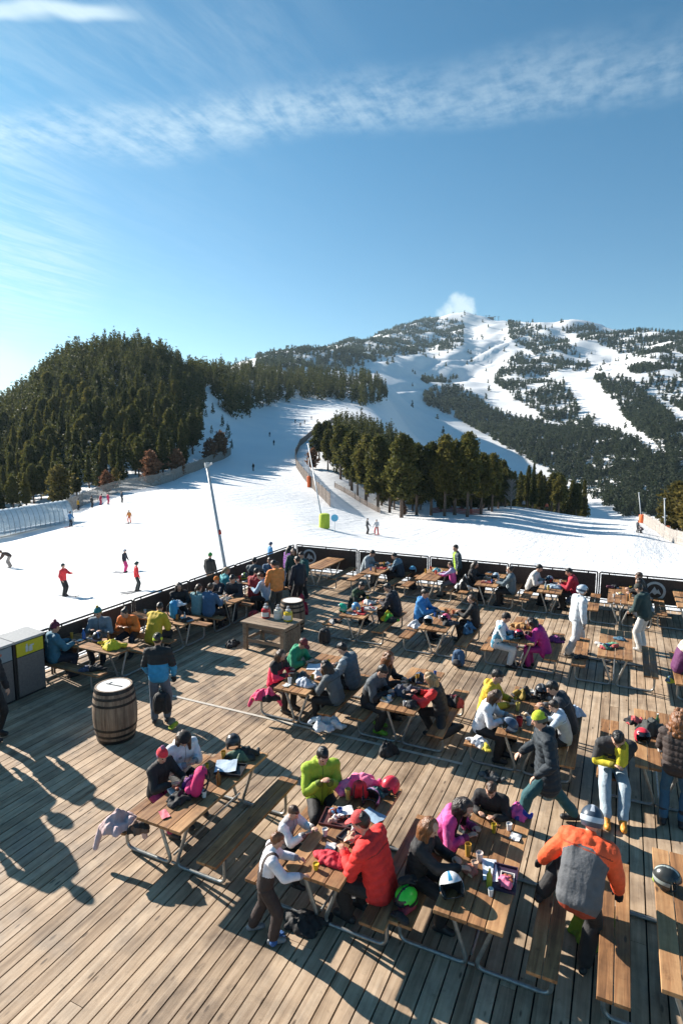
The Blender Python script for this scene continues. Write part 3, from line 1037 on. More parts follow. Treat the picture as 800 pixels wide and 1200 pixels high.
TABLES = [  # x, y of the middle, turn, label
 (-4.99, 6.27, 0, 'picnic table with a bright pink backpack on it, nearest to the barrel'),
 (-2.85, 6.27, 0, 'picnic table crowded with food trays between the red jacket and the two children'),
 (-1.16, 6.42, 0, 'picnic table with the white and blue helmet near its front edge'),
 (0.90, 6.42, 0, 'empty picnic table cut by the bottom right corner, black helmet on its edge'),
 (-1.30, 10.37, 0, 'picnic table with a red cup, beside the yellow jacket and the white sweater'),
 (-3.40, 10.42, 0, 'picnic table in front of the woman with red sleeves and black vest'),
 (-5.45, 10.32, 0, 'picnic table with a pink jacket hanging over its left bench'),
 (0.74, 10.30, 0, 'picnic table beside the seated man in the yellow and black jacket'),
 (-6.28, 14.97, 0, 'picnic table with the green helmet and red food baskets'),
 (-4.07, 14.87, 0, 'picnic table between the bright blue jacket and the woman in black'),
 (-2.00, 14.87, 0, 'picnic table with a red helmet, between the patterned teal jacket and the magenta jacket'),
 (0.04, 14.77, 0, 'free standing picnic table with only a heap of gloves on it'),
 (2.06, 14.60, 0, 'picnic table at the right edge, where the man in purple sits'),
 (-9.85, 19.55, 0, 'bare picnic table nearest the railing corner, below the round emblem'),
 (-7.70, 19.65, 0, 'picnic table at the railing between two people leaning over it'),
 (-5.72, 19.65, 0, 'picnic table at the railing beside the child in pink and lilac'),
 (-3.77, 19.70, 0, 'picnic table at the railing with a pale helmet standing on it'),
 (-1.86, 19.70, 0, 'picnic table at the railing between the beige jacket and the crimson jacket'),
 (0.12, 19.40, 0, 'picnic table at the railing right of the person in the white ski suit'),
 (1.90, 19.70, 0, 'picnic table at the railing cut by the right edge, nobody at it'),
 (-10.83, 9.67, 90, 'picnic table behind the bins with a yellow jacket thrown on it'),
 (-10.83, 11.90, 90, 'picnic table by the left railing with the blue and white rucksack on it'),
 (-10.83, 13.95, 90, 'picnic table by the left railing in front of the teal and blue backs'),
 (-10.83, 16.05, 90, 'picnic table by the left railing at the person in light blue'),
]
tp = table_proto()
for i, (x, y, a, lab) in enumerate(TABLES):
    o = tp if i == 0 else copy_tree(tp)
    o.location = (x, y, 0.001)
    o.rotation_euler.z = R(a) + rng.uniform(-0.006, 0.006) + (math.pi if i % 2 else 0)
    tag(o, lab, 'picnic table', 'picnic tables on the wooden terrace')

# ---- railing panels, built along local X from 0 to w
def emblem(root, cx, cz, w):
    """round white badge with peaks, fixed 4 mm in front of the board (board face looks to local -Y)"""
    mb = MB()
    n = 40
    v, f = [], []
    for i in range(n):
        a = 6.2832 * i / n
        for rr, yy in ((0.30, -0.034), (0.225, -0.034), (0.225, -0.026), (0.30, -0.026)):
            v.append((cx + rr * math.cos(a), yy, cz + rr * math.sin(a)))
    for i in range(n):
        j = (i + 1) % n
        for q in range(4):
            q2 = (q + 1) % 4
            f.append((i * 4 + q, i * 4 + q2, j * 4 + q2, j * 4 + q))
    mb.add(v, f)
    for pts in ([(-0.17, -0.13), (-0.02, 0.14), (0.05, 0.02), (0.09, 0.07), (0.18, -0.10), (0.06, -0.06), (0.0, -0.12), (-0.08, -0.05)],):
        m_ = len(pts)
        v = [(cx + p[0], -0.034, cz + p[1]) for p in pts] + [(cx + p[0], -0.026, cz + p[1]) for p in pts]
        f = [tuple(range(m_)), tuple(range(2 * m_ - 1, m_ - 1, -1))] + [(i, m_ + i, m_ + (i + 1) % m_, (i + 1) % m_) for i in range(m_)]
        mb.add(v, f)
    return mb.build('emblem', plain((0.55, 0.55, 0.54), 0.5, 0.0, 'badge_white', 0.08), root)
def rail_panel(p0, p1, label, badge=None, seats=False):
    p0, p1 = Vector(p0), Vector(p1)
    d = p1 - p0
    w = d.length
    root = empty('railing_panel', p0, math.atan2(d.y, d.x), label, 'railing', 'railing panels round the terrace')
    mb = MB()
    mb.tube(rounded([(0.02, 0, 0), (0.02, 0, 1.10), (w - 0.02, 0, 1.10), (w - 0.02, 0, 0)], 0.05, 5), 0.024, 10)
    mb.tube([(0.02, 0, 0.09), (w - 0.02, 0, 0.09)], 0.016, 8)
    mb.tube([(0.02, 0, 0.20), (w - 0.02, 0, 0.20)], 0.016, 8)
    fr = mb.build('tube_frame', DARKST, root, True)
    mb = MB()
    mb.box((0.062, -0.012, 0.25), (w - 0.062, 0.012, 1.045), 0, 0.006)
    mb.build('infill_board', RAILB, root)
    mb = MB()
    for x in (0.3, w - 0.3, w / 2):
        mb.box((x - 0.02, -0.02, 0.19), (x + 0.02, -0.0125, 0.30))
        mb.box((x - 0.02, -0.02, 0.97), (x + 0.02, -0.0125, 1.105))
    mb.build('clip', DARKST, fr)
    if badge is not None:
        emblem(root, badge, 0.66, w)
    return root
FARX = [-11.72, -9.0, -6.2, -3.38, -0.56, 2.24, 5.04]
far_lab = ['far railing panel with the round white mountain emblem, at the corner', 'far railing panel second from the corner, behind the two people leaning together', 'far railing panel third from the corner, behind the green vest',
           'far railing panel fourth from the corner, behind the beige jacket', 'far railing panel with the emblem half hidden by the people at right', 'far railing panel beyond the right edge']
for i in range(6):
    rail_panel((FARX[i] + 0.012, 20.66, 0), (FARX[i + 1] - 0.012, 20.66, 0), far_lab[i], 0.62 if i == 0 else (1.62 if i == 4 else None))
LEFTY = [7.1, 9.28, 11.86, 14.15, 16.58, 20.60]
left_lab = ['left railing panel behind the bins', 'left railing panel behind the teal beanie', 'left railing panel behind the orange and yellow jackets', 'left railing panel below the skier with the green hat', 'long left railing panel running up to the corner']
for i in range(5):
    rail_panel((-11.76, LEFTY[i + 1] - 0.012, 0), (-11.76, LEFTY[i] + 0.012, 0), left_lab[i])

# ---- recycling bins by the left railing, facing +X
GREYP = plain((0.15, 0.135, 0.125), 0.55, 0, 'bin_board', 0.15)
LIDP = plain((0.46, 0.45, 0.43), 0.5, 0, 'bin_lid', 0.1)
YEL = plain((0.62, 0.52, 0.02), 0.45, 0, 'yellow_sign', 0.05)
GRS = plain((0.24, 0.29, 0.31), 0.45, 0, 'grey_sign', 0.05)
def bin_(y0, y1, sign, label, icon):
    root = empty('recycling_bin', (-11.2, (y0 + y1) / 2, 0), 0, label, 'bin', 'recycling bins')
    w = (y1 - y0) / 2
    mb = MB(); mb.box((-0.50, -w, 0), (-0.03, w, 1.22), 0, 0.01); mb.build('body', BLACK, root)
    mb = MB(); mb.box((-0.028, -w + 0.06, 0.05), (0.0, w - 0.03, 0.90), 0, 0.006); mb.build('front_board', GREYP, root)
    mb = MB(); mb.box((-0.028, -w + 0.06, 0.915), (0.002, w - 0.03, 1.20), 0, 0.006); sg = mb.build('sign', sign, root)
    mb = MB()
    if icon == 'bottle':
        mb.box((0.005, -0.10, 0.98), (0.008, -0.035, 1.10)); mb.box((0.005, -0.085, 1.10), (0.008, -0.05, 1.15))
        mb.box((0.005, -0.02, 0.97), (0.008, 0.06, 1.08)); mb.box((0.005, 0.0, 1.08), (0.008, 0.10, 1.11))
    else:
        mb.box((0.005, -0.12, 1.0), (0.008, 0.02, 1.06), 1); mb.box((0.005, -0.05, 1.07), (0.008, 0.10, 1.12), 1)
    mb.build('pictogram', [plain((0.6, 0.6, 0.58), 0.5, 0, 'icon_white'), plain((0.42, 0.12, 0.08), 0.5, 0, 'icon_red')], sg)
    mb = MB()
    v = [(-0.53, -w, 1.28), (0.03, -w, 1.235), (0.03, w, 1.235), (-0.53, w, 1.28), (-0.53, -w, 1.325), (0.03, -w, 1.28), (0.03, w, 1.28), (-0.53, w, 1.325)]
    mb.add(v, [(0, 3, 2, 1), (4, 5, 6, 7), (0, 1, 5, 4), (1, 2, 6, 5), (2, 3, 7, 6), (3, 0, 4, 7)])
    mb.box((-0.49, -w + 0.02, 1.21), (-0.02, w - 0.02, 1.27))
    mb.build('lid', LIDP, root)
    return root
bin_(7.94, 8.66, YEL, 'recycling bin with a yellow sign, nearest the picnic tables', 'bottle')
bin_(7.20, 7.92, GRS, 'recycling bin with a grey blue sign, cut by the left edge', 'text')

# ---- barrels
def barrel(x, y, label, H=0.95, Rb=0.385):
    root = empty('barrel', (x, y, 0.001), rng.uniform(0, 3), label, 'barrel')
    def rad(z):
        q = 2 * z / H - 1
        return Rb * (1 - 0.17 * q * q)
    ns = 26
    mb = MB()
    for k in range(ns):
        a0, a1 = 6.2832 * (k + 0.012) / ns, 6.2832 * (k + 0.988) / ns
        v, f = [], []
        for i in range(11):
            z = H * i / 10
            r_ = rad(z)
            v += [(r_ * math.cos(a0), r_ * math.sin(a0), z), (r_ * math.cos((a0 + a1) / 2) * 1.004, r_ * math.sin((a0 + a1) / 2) * 1.004, z), (r_ * math.cos(a1), r_ * math.sin(a1), z),
                  ((r_ - 0.03) * math.cos(a1), (r_ - 0.03) * math.sin(a1), z), ((r_ - 0.03) * math.cos(a0), (r_ - 0.03) * math.sin(a0), z)]
        for i in range(10):
            for q in range(5):
                q2 = (q + 1) % 5
                f.append((i * 5 + q, i * 5 + q2, i * 5 + 5 + q2, i * 5 + 5 + q))
        f += [(4, 3, 2, 1, 0), (50, 51, 52, 53, 54)]
        mb.add(v, f)
    mb.build('staves', BARRELW, root)
    for z, hw in ((0.035, 0.03), (0.145, 0.022), (0.27, 0.022), (H - 0.27, 0.022), (H - 0.145, 0.022), (H - 0.035, 0.03)):
        mb = MB()
        mb.lathe([(rad(z - hw) + 0.001, z - hw), (rad(z - hw) + 0.007, z - hw), (rad(z + hw) + 0.007, z + hw), (rad(z + hw) + 0.001, z + hw)], 36)
        mb.build('hoop', IRON, root, True)
    mb = MB()
    mb.lathe([(0.0, H - 0.035), (rad(H) - 0.032, H - 0.035), (rad(H) - 0.032, H - 0.004), (0.0, H - 0.002)], 30)
    mb.build('head', fabric((0.74, 0.73, 0.70), 0.5, 0.08, 3, 'pale_lid', 0.1), root, True)
    return root
bt1 = barrel(-8.22, 7.72, 'wooden barrel with dark iron hoops and a pale top, standing near the bins', 1.0, 0.39)
mb = MB(); mb.box((-0.02, -0.2, 1.0), (0.0, 0.16, 1.004)); mb.box((0.003, 0.10, 1.0), (0.09, 0.12, 1.003)); mb.build('inlay', IRON, [c for c in bt1.children if c.name.startswith('head')][0])
barrel(-8.22, 14.25, 'wooden barrel table behind the sauce dispensers', 0.90, 0.36)

# ---- chunky wooden table with sauce dispensers (seen from its long side)
root = empty('serving_table', (-8.02, 12.85, 0.001), R(-3), 'sturdy plain wooden table carrying the red, white and yellow sauce dispensers', 'table')
mb = MB()
for i in range(6):
    mb.box((-0.68, -0.44 + i * 0.148, 0.70), (0.68, -0.44 + i * 0.148 + 0.143, 0.745), 0, 0.004)
mb.build('tabletop', CHUNKW, root)
for sx in (-1, 1):
    for sy in (-1, 1):
        mb = MB(); mb.box((sx * 0.57 - 0.05, sy * 0.36 - 0.05, 0), (sx * 0.57 + 0.05, sy * 0.36 + 0.05, 0.70), 0, 0.005); mb.build('leg', CHUNKW, root)
mb = MB()
for sy in (-1, 1):
    mb.box((-0.52, sy * 0.36 - 0.02, 0.60), (0.52, sy * 0.36 + 0.02, 0.695)); mb.box((-0.52, sy * 0.36 - 0.02, 0.22), (0.52, sy * 0.36 + 0.02, 0.30))
for sx in (-1, 1):
    mb.box((sx * 0.57 - 0.02, -0.31, 0.60), (sx * 0.57 + 0.02, 0.31, 0.695)); mb.box((sx * 0.57 - 0.02, -0.31, 0.22), (sx * 0.57 + 0.02, 0.31, 0.30))
for i in range(5):
    mb.box((0.592, -0.30 + i * 0.122, 0.05), (0.612, -0.30 + i * 0.122 + 0.115, 0.59))
mb.build('apron', CHUNKW, root)
def jar(x, y, c, label, z=0.747, s=1.0):
    root = empty('sauce_dispenser', (x, y, z), rng.uniform(0, 3), label, 'dispenser', 'sauce dispensers')
    root.scale = (s, s, s)
    mb = MB(); mb.lathe([(0.10, 0), (0.115, 0.015), (0.118, 0.20), (0.10, 0.245), (0.06, 0.26)], 24); jr = mb.build('jar', plain(c, 0.3, 0, 'jar'), root, True)
    mb = MB(); mb.lathe([(0.062, 0.261), (0.066, 0.264), (0.066, 0.30), (0.02, 0.315), (0.02, 0.36), (0.028, 0.362), (0.028, 0.385), (0.0, 0.39)], 18)
    mb.tube(rounded([(0, 0, 0.374), (0.11, 0, 0.378), (0.125, 0, 0.34)], 0.02), 0.010, 8)
    mb.build('pump', plain((0.5, 0.5, 0.5), 0.35, 0.1, 'pump'), jr, True)
    mb = MB()
    n = 9
    v = []
    for i in range(n):
        a = -1.0 + 2.0 * i / (n - 1)
        for zz in (0.05, 0.17):
            v.append((0.1195 * math.cos(a), 0.1195 * math.sin(a), zz))
    mb.add(v, [(2 * i, 2 * i + 2, 2 * i + 3, 2 * i + 1) for i in range(n - 1)])
    mb.build('paper_label', plain((0.7, 0.68, 0.62), 0.6, 0, 'paper'), jr, True)
    root.rotation_euler.z = R(-75)
jar(-8.28, 12.98, (0.42, 0.02, 0.02), 'red ketchup dispenser with a pump, left one on the wooden table')
jar(-7.93, 13.02, (0.62, 0.58, 0.48), 'white mayonnaise dispenser with a pump, middle one on the wooden table')
jar(-7.62, 13.00, (0.72, 0.50, 0.02), 'yellow mustard dispenser with a pump, right one on the wooden table')

# ================================================================ OUT ON THE SNOW
POLE = plain((0.46, 0.49, 0.51), 0.45, 0.1, 'lance_steel', 0.1)
RED = plain((0.55, 0.05, 0.03), 0.5, 0, 'red_band')
ORANGE = fabric((0.75, 0.14, 0.03), 0.7, 0.12, 6, 'orange_pad')
LIME = fabric((0.40, 0.50, 0.03), 0.7, 0.12, 6, 'lime_pad')
def lance(base, top, r, label, pad=None, padh=1.7, padr=0.32, band=True):
    base, top = Vector(base), Vector(top)
    root = empty('snow_lance', base, 0, label, 'snow lance', 'snowmaking lances along the piste')
    d = top - base
    mb = MB(); mb.tube([(0, 0, -0.4), d[:]], 0, 10, 0, True, [r * 1.15, r * 0.8]); pl = mb.build('pole', POLE, root, 'all')
    if band:
        q = d * 0.62; q2 = d * 0.645
        mb = MB(); mb.tube([q[:], q2[:]], r * 1.02, 10); mb.build('band', RED, pl, 'all')
    mb = MB(); e = d.normalized(); mb.tube([(d - e * 0.02)[:], (d + e * 0.14)[:]], r * 1.35, 8); mb.tube([(d + e * 0.06)[:], (d + e * 0.06 + Vector((0.18, 0.05, 0.05)))[:]], r * 0.7, 6)
    mb.build('nozzle', POLE, pl, True)
    if pad is not None:
        mb = MB()
        mb.lathe([(padr * 0.96, 0), (padr, 0.06), (padr, padh - 0.1), (padr * 0.85, padh), (r, padh + 0.02)], 16)
        mb.build('pad', pad, root, True)
    return root
# nearest lance, just outside the left railing
D = 19.6
b0 = far_point(268, 662, D); g0 = far_point(280, 715, D)
lance((g0.x, g0.y, ground(g0.x, g0.y)), far_point(243, 547, D), 0.058, 'tall grey lance with a red band leaning left just outside the railing')
p = wpt(376, 76); top = far_point(361, 521, 76)
q = far_point(378, 622, 66); q = wpt(378, 66)
lance(spot(380, 619, 40, 110), far_point(361, 521, 70), 0.07, 'thin lance with the lime green crash pad at its foot', LIME, 1.5, 0.55, False)
cp = spot(362, 571, 60, 200)
root = empty('crash_pad', cp, 0, 'upright orange crash pad by the fence at the piste edge', 'crash pad')
mb = MB(); mb.lathe([(0.30, 0), (0.33, 0.1), (0.33, 1.9), (0.2, 2.0)], 14); mb.build('pad', ORANGE, root, True)
mb = MB(); mb.tube([(0, 0, -0.2), (0, 0, 5.2)], 0.07, 8); mb.build('post', POLE, root, 'all')
s0 = spot(392, 624, 40, 120)
root = empty('piste_marker', s0, YAW, 'round pale blue piste marker disc on a stake beside the lime pad', 'marker')
mb = MB(); mb.tube([(0, 0, -0.2), (0, 0, 1.3)], 0.03, 6); mb.build('stake', POLE, root, 'all')
mb = MB(); mb.lathe([(0.36, -0.02), (0.36, 0.02)], 22, 0, (0, 0, 0), Matrix.Translation((0, 0, 1.45)) @ Matrix.Rotation(R(90), 4, 'X')); mb.build('disc', plain((0.10, 0.42, 0.62), 0.5, 0, 'marker_blue'), root, True)
p1, p2 = spot(752, 607, 60, 140), spot(779, 628, 50, 120)
lance(p1, far_point(748, 578, (p1.dot(HF))), 0.09, 'leaning lance on an orange pad at the right edge of the snow field', ORANGE, 1.5, 0.55, False)
lance(p2, far_point(778, 585, (p2.dot(HF))), 0.09, 'upright lance on an orange pad beside the right hand snow fence', ORANGE, 1.4, 0.55, False)

FENCEW = fabric((0.30, 0.27, 0.235), 0.85, 0.25, 3, 'fence_slats', 0.1)
FENCED = fabric((0.17, 0.14, 0.12), 0.85, 0.25, 3, 'fence_slats_dark', 0.1)
def snow_fence(pts, h, label, mat, step=0.16, gapf=0.60, post=4.0):
    """chestnut paling: slats on two wires, posts every few metres; pts are ground points"""
    P = [Vector(p) for p in pts]
    root = empty('snow_fence', P[0], 0, label, 'fence')
    L = [0]
    for a, b_ in zip(P[:-1], P[1:]):
        L.append(L[-1] + (b_ - a).length)
    def at_(s):
        for i in range(len(P) - 1):
            if s <= L[i + 1] or i == len(P) - 2:
                q = (s - L[i]) / (L[i + 1] - L[i])
                p = P[i].lerp(P[i + 1], q)
                return Vector((p.x, p.y, ground(p.x, p.y))) - P[0], (P[i + 1] - P[i]).normalized()
    sl, po = MB(), MB()
    s = 0
    while s < L[-1]:
        c, d = at_(s)
        hh = h * (1 + rng.uniform(-.04, .04))
        w = step * gapf / 2
        nrm = Vector((-d.y, d.x, 0)).normalized() * 0.012
        v = []
        for z in (0.03, hh):
            for k in (-1, 1):
                for q in (-1, 1):
                    v.append((c + d * (w * k) + nrm * q + Vector((0, 0, z)))[:])
        sl.add(v, [(0, 1, 3, 2), (4, 6, 7, 5), (0, 4, 5, 1), (2, 3, 7, 6), (0, 2, 6, 4), (1, 5, 7, 3)])
        s += step
    s = 0
    line = []
    while s <= L[-1]:
        c, d = at_(s)
        po.tube([(c + Vector((0, 0, -0.3)))[:], (c + Vector((0, 0, h + 0.22)))[:]], 0.055, 6)
        line.append(c)
        s += post
    for z in (0.25, h * 0.55, h * 0.9):
        po.tube([(c + Vector((0, 0, z)))[:] for c in line], 0.022, 4)
    sl.build('slats', mat, root)
    po.build('posts', mat, root)
    return root
def gpts(*q):
    return [Vector(wpt(px, D)) for px, D in q]
snow_fence(gpts((76, 81), (95, 86), (120, 90), (150, 93), (180, 97), (205, 103), (228, 114), (245, 128), (262, 141), (271, 152)), 1.9, 'long grey paling fence along the foot of the left forest', FENCEW)
snow_fence(gpts((400, 250), (385, 226), (366, 196), (352, 172), (346, 152), (347, 136), (356, 116), (366, 104), (378, 92), (387, 84)), 1.9, 'dark paling fence bending along the right side of the piste', FENCED, 0.2)
snow_fence(gpts((392, 108), (412, 102), (432, 97), (446, 93)), 0.9, 'low dark fence on the snow bank in front of the pine clump', FENCED, 0.2)
snow_fence(gpts((757, 106), (768, 92), (780, 82), (795, 74), (830, 62)), 1.7, 'pale paling fence at the right edge of the snow field', fabric((0.45, 0.41, 0.37), 0.85, 0.2, 3, 'fence_slats_pale', 0.1))
# red safety net lying at the foot of the clump
rn = empty('safety_net', wpt(520, 100), 0, 'low red safety net between the trunks at the foot of the pine clump', 'net')
mb = MB()
for i in range(70):
    x_, y_, z_ = wpt(508 + i * 0.85, 101 + 4 * math.sin(i * 0.09))
    b_ = Vector((x_, y_, z_)) - rn.location
    mb.box((b_.x - 0.03, b_.y - 0.02, b_.z), (b_.x + 0.03, b_.y + 0.02, b_.z + 0.9))
for zz in (0.05, 0.3, 0.55, 0.8):
    mb.tube([(Vector(wpt(508 + i * 0.85, 101 + 4 * math.sin(i * 0.09))) - rn.location + Vector((0, 0, zz)))[:] for i in range(0, 70, 3)], 0.07, 4)
mb.build('netting', fabric((0.38, 0.07, 0.05), 0.8, 0.2, 4, 'red_net', 0), rn)

# ---- conveyor lift under a transparent tunnel
mt, t, b = new_mat('tunnel_plastic')
b.inputs['Base Color'].default_value = (0.62, 0.70, 0.74, 1)
b.inputs['Roughness'].default_value = 0.18
tr = nd(t, 'ShaderNodeBsdfTransparent')
tr.inputs[0].default_value = (0.86, 0.92, 0.95, 1)
mx = nd(t, 'ShaderNodeMixShader')
n = nd(t, 'ShaderNodeTexNoise', i_Scale=0.5, i_Detail=4.0)
tc = nd(t, 'ShaderNodeTexCoord')
t.links.new(tc.outputs['Object'], n.inputs['Vector'])
r = ramp(t, [(0.35, (0.55, 0.55, 0.55)), (0.65, (0.85, 0.85, 0.85))])
t.links.new(n.outputs['Fac'], r.inputs[0])
t.links.new(r.outputs[0], mx.inputs[0])
t.links.new(tr.outputs[0], mx.inputs[1])
t.links.new(b.outputs[0], mx.inputs[2])
t.links.new(mx.outputs[0], t.nodes['Material Output'].inputs['Surface'])
TUN = mt
a, c = Vector(wpt(74, 71)), Vector(wpt(-80, 59))
d = (c - a)
L = d.length
root = empty('conveyor_tunnel', a, math.atan2(d.y, d.x), 'transparent plastic tunnel over the conveyor lift at the left edge', 'lift tunnel')
slope = (c.z - a.z) / L
def arch(x, r=1.35, h=2.6, n=12, o=0.0):
    out = []
    for i in range(n + 1):
        q = math.pi * i / n
        out.append((x, (r + o) * math.cos(q), x * slope + (h + o) * math.sin(q) ** 0.75))
    return out
mb = MB()
xs = [L * i / 24 for i in range(25)]
v = [p for x in xs for p in arch(x)]
mb.add(v, [(i * 13 + k, i * 13 + k + 1, (i + 1) * 13 + k + 1, (i + 1) * 13 + k) for i in range(24) for k in range(12)])
mb.build('cover', TUN, root, 'all')
for x in xs:
    mb = MB(); mb.tube(arch(x, o=0.02), 0.03, 6); mb.build('hoop', POLE, root, 'all')
mb = MB(); mb.add([(0, -0.5, 0.08), (L, -0.5, L * slope + 0.08), (L, 0.5, L * slope + 0.08), (0, 0.5, 0.08), (0, -0.5, 0.0), (L, -0.5, L * slope), (L, 0.5, L * slope), (0, 0.5, 0)],
    [(0, 1, 2, 3), (4, 7, 6, 5), (0, 4, 5, 1), (1, 5, 6, 2), (2, 6, 7, 3), (3, 7, 4, 0)]); mb.build('belt', BLACK, root)
mb = MB(); ev = arch(0, o=0.0); mb.add(ev + [(0, 0, 0)], [(i, i + 1, 13) for i in range(3)] + [(i, i + 1, 13) for i in range(9, 12)]); mb.build('end_panel', TUN, root)

# ---- summit lift station
sp = Vector(wpt(569, 1875))
root = empty('summit_station', sp, YAW, 'tiny lift station with masts on the summit', 'building')
mb = MB(); mb.box((-9, -5, -2), (9, 5, 5)); mb.build('wall', fabric((0.12, 0.11, 0.11), 0.8, 0.2, 0.2, 'station_wall', 0), root)
mb = MB(); mb.add([(-10, -6, 5), (10, -6, 5), (10, 6, 5), (-10, 6, 5), (-10, 0, 8), (10, 0, 8)], [(0, 1, 5, 4), (3, 4, 5, 2), (0, 4, 3), (1, 2, 5), (0, 3, 2, 1)]); mb.build('roof', fabric((0.1, 0.1, 0.11), 0.8, 0.2, 0.2, 'station_roof', 0), root)
mb = MB()
for x, h in ((-14, 12), (-4, 13), (13, 10), (24, 9)):
    mb.tube([(x, 0, -3), (x, 0, h)], 0.6, 5); mb.tube([(x - 3.5, 0, h - 1), (x + 3.5, 0, h - 1)], 0.5, 5)
mb.build('mast', IRON, root)
# ================================================================ PEOPLE
SKIN = {'a': (0.52, 0.30, 0.21), 'b': (0.42, 0.23, 0.155), 'c': (0.58, 0.35, 0.26)}
HAIRC = {'dark': (0.022, 0.014, 0.011), 'brown': (0.07, 0.035, 0.018), 'auburn': (0.17, 0.065, 0.022), 'blond': (0.30, 0.19, 0.09), 'black': (0.01, 0.009, 0.009), 'grey': (0.2, 0.19, 0.18)}
def skin_mats(k):
    key = 'skin' + k
    if key not in _fab:
        c = SKIN[k]
        mt = fabric(c, 0.5, 0.07, 30, 'skin', 0.05)
        _fab[key] = [mt, plain((0.02, 0.015, 0.012), 0.2, 0, 'eye'), plain((c[0] * 0.75, c[1] * 0.5, c[2] * 0.5), 0.5, 0, 'lip')]
    return _fab[key]
def hair_mat(c):
    key = ('hair', c)
    if key not in _fab:
        mt, t, b = new_mat('hair')
        col = HAIRC[c]
        tc = nd(t, 'ShaderNodeTexCoord')
        mp = nd(t, 'ShaderNodeMapping'); mp.inputs['Scale'].default_value = (70, 70, 7)
        t.links.new(tc.outputs['Object'], mp.inputs['Vector'])
        n = nd(t, 'ShaderNodeTexNoise', i_Scale=1.0, i_Detail=4.0)
        t.links.new(mp.outputs[0], n.inputs['Vector'])
        r = ramp(t, [(0.3, tuple(v * 0.55 for v in col)), (0.7, tuple(v * 1.5 for v in col))])
        t.links.new(n.outputs['Fac'], r.inputs[0])
        t.links.new(r.outputs[0], b.inputs['Base Color'])
        b.inputs['Roughness'].default_value = 0.42
        bp = nd(t, 'ShaderNodeBump', i_Strength=0.6, i_Distance=0.02)
        t.links.new(n.outputs['Fac'], bp.inputs['Height'])
        t.links.new(bp.outputs[0], b.inputs['Normal'])
        _fab[key] = mt
    return _fab[key]

def ik(a, b, l1, l2, pole):
    """middle joint of a two-bone limb from a to b, bending towards pole; returns joint and reachable end"""
    a, b, pole = Vector(a), Vector(b), Vector(pole)
    d = b - a
    L = d.length
    mx = (l1 + l2) * 0.985
    if L > mx:
        d = d * (mx / L)
        L = mx
        b = a + d
    d = d / L
    x = (l1 * l1 - l2 * l2 + L * L) / (2 * L)
    h = math.sqrt(max(0.0, l1 * l1 - x * x))
    p = pole - d * pole.dot(d)
    p = p.normalized() if p.length > 1e-5 else d.orthogonal().normalized()
    return a + d * x + p * h, b

def frame(yaw, pitch, roll=0):
    """right, forward, up of a head turned by yaw (left +) and pitched (down -)"""
    M = Matrix.Rotation(R(yaw), 3, 'Z') @ Matrix.Rotation(R(pitch), 3, 'X') @ Matrix.Rotation(R(roll), 3, 'Y')
    return M

